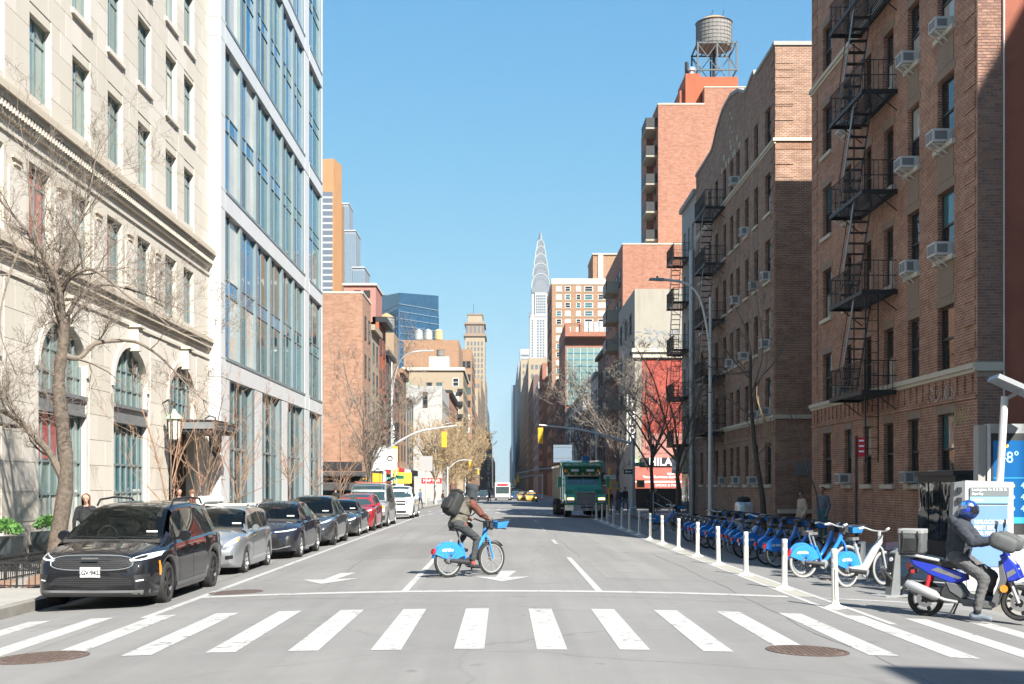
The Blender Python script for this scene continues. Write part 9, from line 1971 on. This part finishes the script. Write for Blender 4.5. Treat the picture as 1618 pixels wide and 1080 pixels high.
q = MB(); q.box(-0.78, 0.0, -0.28, -0.20, 2.9, 4.5); q.build('sign_back', 'sign_white', t); q = MB(); q.box(-0.1, 0.9, -0.22, -0.16, 3.0, 4.4); q.build('sign_plate', 'sign_white', t)
q = MB(); q.tube([(0.42 + 0.16*math.cos(u), -0.24, 3.75 + 0.16*math.sin(u)) for u in [2*math.pi*i/12 for i in range(13)]], 0.035, 5, cap=False); q.build('sign_ring', 'ink', t)
t = thing('sign_post', 'thin post with green street names and one way signs on the left corner', 'sign post', (Xp(626, 86), 86, zwalk(86)))
KP('post', 'steel_pole', lambda q: q.tube([(0,0,0), (0,0,4.6)], 0.05, 8)); KP('street_name', 'sign_green', lambda q: q.box(-0.72, -0.05, -0.02, 0.02, 2.28, 2.52)); KP('street_name', 'sign_green', lambda q: q.hexa([(0.05,-0.03,2.38),(0.55,-0.33,2.38),(0.57,-0.29,2.38),(0.07,0.01,2.38),(0.05,-0.03,2.64),(0.55,-0.33,2.64),(0.57,-0.29,2.64),(0.07,0.01,2.64)]))
KP('one_way_sign', 'sign_black', lambda q: q.box(-0.5, -0.05, -0.03, 0.0, 1.72, 2.02)); KP('one_way_sign', 'sign_white', lambda q: q.box(0.05, 0.55, -0.04, -0.01, 1.72, 2.02)); text('E 27 St', t, 'white_ink', 0.2, (-0.38, -0.024, 2.4)); text('ONE WAY', t, 'ink', 0.11, (0.3, -0.044, 1.87))
KP('arrow', 'white_ink', lambda q: q.face([(-0.46, -0.034, 1.87), (-0.34, -0.034, 1.97), (-0.34, -0.034, 1.90), (-0.12, -0.034, 1.90), (-0.12, -0.034, 1.84), (-0.34, -0.034, 1.84), (-0.34, -0.034, 1.77)]))
yr_ = 80.0
t = mast_signal('traffic signal with mast arm reaching left on the right corner of the cross street', Xp(1000, yr_), yr_, 5.0, Xp(852, yr_), Zp(671, yr_), [(Xp(854, yr_), Zp(688, yr_))], 0.14, (0.25, 1.75), mid=(Xp(925, yr_), Zp(680, yr_)))
KP('street_name', 'sign_green', lambda q: q.box(0.1, 0.75, -0.2, -0.16, 3.15, 3.4)); KP('one_way_sign', 'sign_black', lambda q: q.box(-0.6, -0.05, -0.22, -0.18, 2.65, 2.95)); text('E 27 St', t, 'white_ink', 0.2, (0.42, -0.204, 3.27))
KP('arrow', 'white_ink', lambda q: q.face([(-0.55, -0.224, 2.8), (-0.42, -0.224, 2.91), (-0.42, -0.224, 2.84), (-0.12, -0.224, 2.84), (-0.12, -0.224, 2.76), (-0.42, -0.224, 2.76), (-0.42, -0.224, 2.69)]))
t = thing('walk_signal', 'yellow pedestrian signal on a short post right of the green truck', 'pedestrian signal', (Xp(962, 82), 82, zwalk(82)))
KP('post', 'signal_yellow', lambda q: q.tube([(0,0,0), (0,0,3.1)], 0.06, 8)); KP('walk_box', 'signal_yellow', lambda q: q.box(0.08, 0.62, -0.15, 0.12, 1.65, 2.15)); KP('walk_lens', 'stucco_grey', lambda q: q.box(0.24, 0.56, -0.16, -0.151, 1.72, 2.08)); KP('one_way_sign', 'sign_white', lambda q: q.box(-0.35, 0.45, -0.09, -0.06, 2.35, 2.62)); text('ONE WAY', t, 'ink', 0.15, (0.08, -0.094, 2.48))
for i, (x0, y, tip, zt) in enumerate(((-8.1, 178, Xp(746, 178), Zp(727, 178)), (-8.1, 262, Xp(758, 262), Zp(741, 262)), (8.4, 172, Xp(815, 172), Zp(748, 172)), (8.4, 260, Xp(812, 260), Zp(758, 260)))):
 mast_signal(['second signal down the left side with yellow head on its arm', 'third signal far down the left side', 'signal with its arm over the right lane behind the bus', 'farthest signal on the right side'][i], x0, y, 5.2, tip, zt, [(tip-0.3*(1 if tip > x0 else -1), zt-0.65)], 0.12)
lamp('curved street lamp on the right pavement by the shaded row', 9.0, 118, 9.5, -2.4); lamp('farther curved street lamp on the right pavement', 9.0, 150, 9.5, -2.4)
# blue grey billboard on a pole behind the truck, and its mate on the left
t = thing('billboard', 'blank blue grey sign panel hung over the pavement behind the green truck', 'sign', (Xp(889, 112), 112, zwalk(112)))
KP('panel', 'sign_slate', lambda q: q.box(-0.85, 0.85, -0.05, 0.05, 4.2, 5.8)); KP('pole', 'steel_pole', lambda q: q.tube([(0.6,0.1,0), (0.6,0.1,5.2)], 0.07, 8)); KP('panel_rim', 'grey_metal', lambda q: [q.box(-0.87, 0.87, -0.08, -0.05, 4.6, 4.66), q.box(-0.87, 0.87, -0.08, -0.05, 5.6, 5.66)])
t = thing('billboard', 'back of a large grey road sign on a post before the white painted building', 'sign', (Xp(673, 140), 140, zwalk(140)))
KP('panel', 'grey_wall', lambda q: q.box(-0.75, 0.75, -0.03, 0.03, 3.9, 5.6)); KP('pole', 'steel_pole', lambda q: q.tube([(0,0.1,0), (0,0.1,5.4)], 0.07, 8))
t = thing('shop_banner', 'yellow shop fascia on the left side beyond the cross street', 'sign', (-10.6, 124, 1.55)); KP('fascia', 'sign_yellow', lambda q: q.box(-0.5, 1.3, -0.1, 0.1, 0.4, 1.5))
t = thing('blade_sign', 'narrow black vertical sign on the left row beyond the cross street', 'sign', (-11.0, 118.5, 3.6)); KP('panel', 'sign_black', lambda q: q.box(-0.15, 0.75, -0.06, 0.06, 0, 4.2))
for i, ch in enumerate('BEYOND'): text(ch, t, 'white_ink', 0.62, (0.3, -0.064, 3.7-0.62*i), bold=0.012)
# silver wrapped bundle, stair rail, plank and litter near the docks
t = thing('wrapped_bundle', 'bundle wrapped in crumpled silver foil with a black top behind the blue bikes', 'bundle', (Xp(1176, 46.0), 46.0, zwalk(46)))
q = MB(); roundbox(q, (0, 0, 0.62), (1,0,0), (0,1,0), (0,0,1), 0.34, 0.3, 0.62, 0.3, 12); q.build('foil', 'foil', t, smooth=True); q = MB(); roundbox(q, (-0.02, 0, 1.30), (1,0,0), (0,1,0), (0,0,1), 0.24, 0.22, 0.13, 0.7, 10); q.build('black_top', 'pack_black', t, smooth=True)
t = thing('stair_rail', 'pale metal stair rail on the pavement before the shops at the right', 'railing', (Xp(1046, 70), 70, zwalk(70)))
KP('rail', 'ac_white', lambda q: [q.tube([(-0.5, 0, 0.0), (-0.5, 0, 1.5), (0.5, 0, 0.9), (0.5, 0, 0)], 0.03, 6), q.tube([(-0.5, 0, 0.9), (0.5, 0, 0.4)], 0.025, 6)])
q = MB(); q.box(-0.16, 0.16, -0.05, 0.05, 0, 0.025); o = q.build('wooden_plank', 'interior_plank', None, loc=(6.75, 25.2, zroad(6.75, 25.2)+0.002)); o.rotation_euler = (0, 0, 0.2); tag(o, 'short wooden plank under the wheels of the docked bikes', 'plank')
# thin haze over the whole avenue
q = MB(); q.box(-1600, 1600, -300, 3700, -2.8, 330); hz_ = q.build('haze', 'haze_air'); hz_['kind'] = 'stuff'


# ------------------------------------------------------------------ turn lettering into plain meshes
def finalize():
 dg = bpy.context.evaluated_depsgraph_get()
 got = {o: bpy.data.meshes.new_from_object(o.evaluated_get(dg)) for o in [p[0] for p in PEOPLE] + TEXTS}; trash = []
 for o, bones in PEOPLE:
  me = got[o]; me.name = 'body'
  me.materials.clear(); names = sorted(set(b[4] for b in bones)); idx = {n: i for i, n in enumerate(names)}
  for n in names: me.materials.append(MAT[n])
  n = len(me.polygons); C = np.empty(n*3); me.polygons.foreach_get('center', C); C = C.reshape(-1, 3); best = np.full(n, 1e9); out = np.zeros(n, int)
  for a, b, ra, rb, m in bones:
   a = np.array(a); d = np.array(b) - a; l2 = max(d.dot(d), 1e-9); t = np.clip((C-a).dot(d)/l2, 0, 1)
   dist = np.linalg.norm(C - a - t[:, None]*d, axis=1) - (ra + (rb-ra)*t); k = dist < best; best[k] = dist[k]; out[k] = idx[m]
  me.polygons.foreach_set('material_index', out.astype('i4')); me.polygons.foreach_set('use_smooth', np.ones(n, bool)); me.update()
  if n > 9000:      # folds in the cloth
   skin = set(v for p in me.polygons if names[out[p.index]].startswith('skin') for v in p.vertices)
   vc = [(v.co.copy(), v.normal.copy()) for v in me.vertices]; co = []
   for i, (c, nn) in enumerate(vc):
    if i not in skin: c = c + nn*(mnoise.noise(Vector((c.x*9, c.y*9, c.z*24)))*0.010 + mnoise.noise(Vector((c.x*22+5, c.y*22, c.z*38)))*0.004)
    co.extend(c)
   me.vertices.foreach_set('co', co); me.update()
  o.modifiers.clear(); trash.append(o.data); o.data = me
 for o in TEXTS:
  me = got[o]
  q = bpy.data.objects.new('lettering', me); COL.objects.link(q); q.parent = o.parent
  q.location = o.location; q.rotation_euler = o.rotation_euler; q.scale = o.scale
 bpy.data.batch_remove([o.data for o in TEXTS] + TEXTS + trash)
finalize()
for o in bpy.data.objects:
 if '_w' in o: del o['_w']
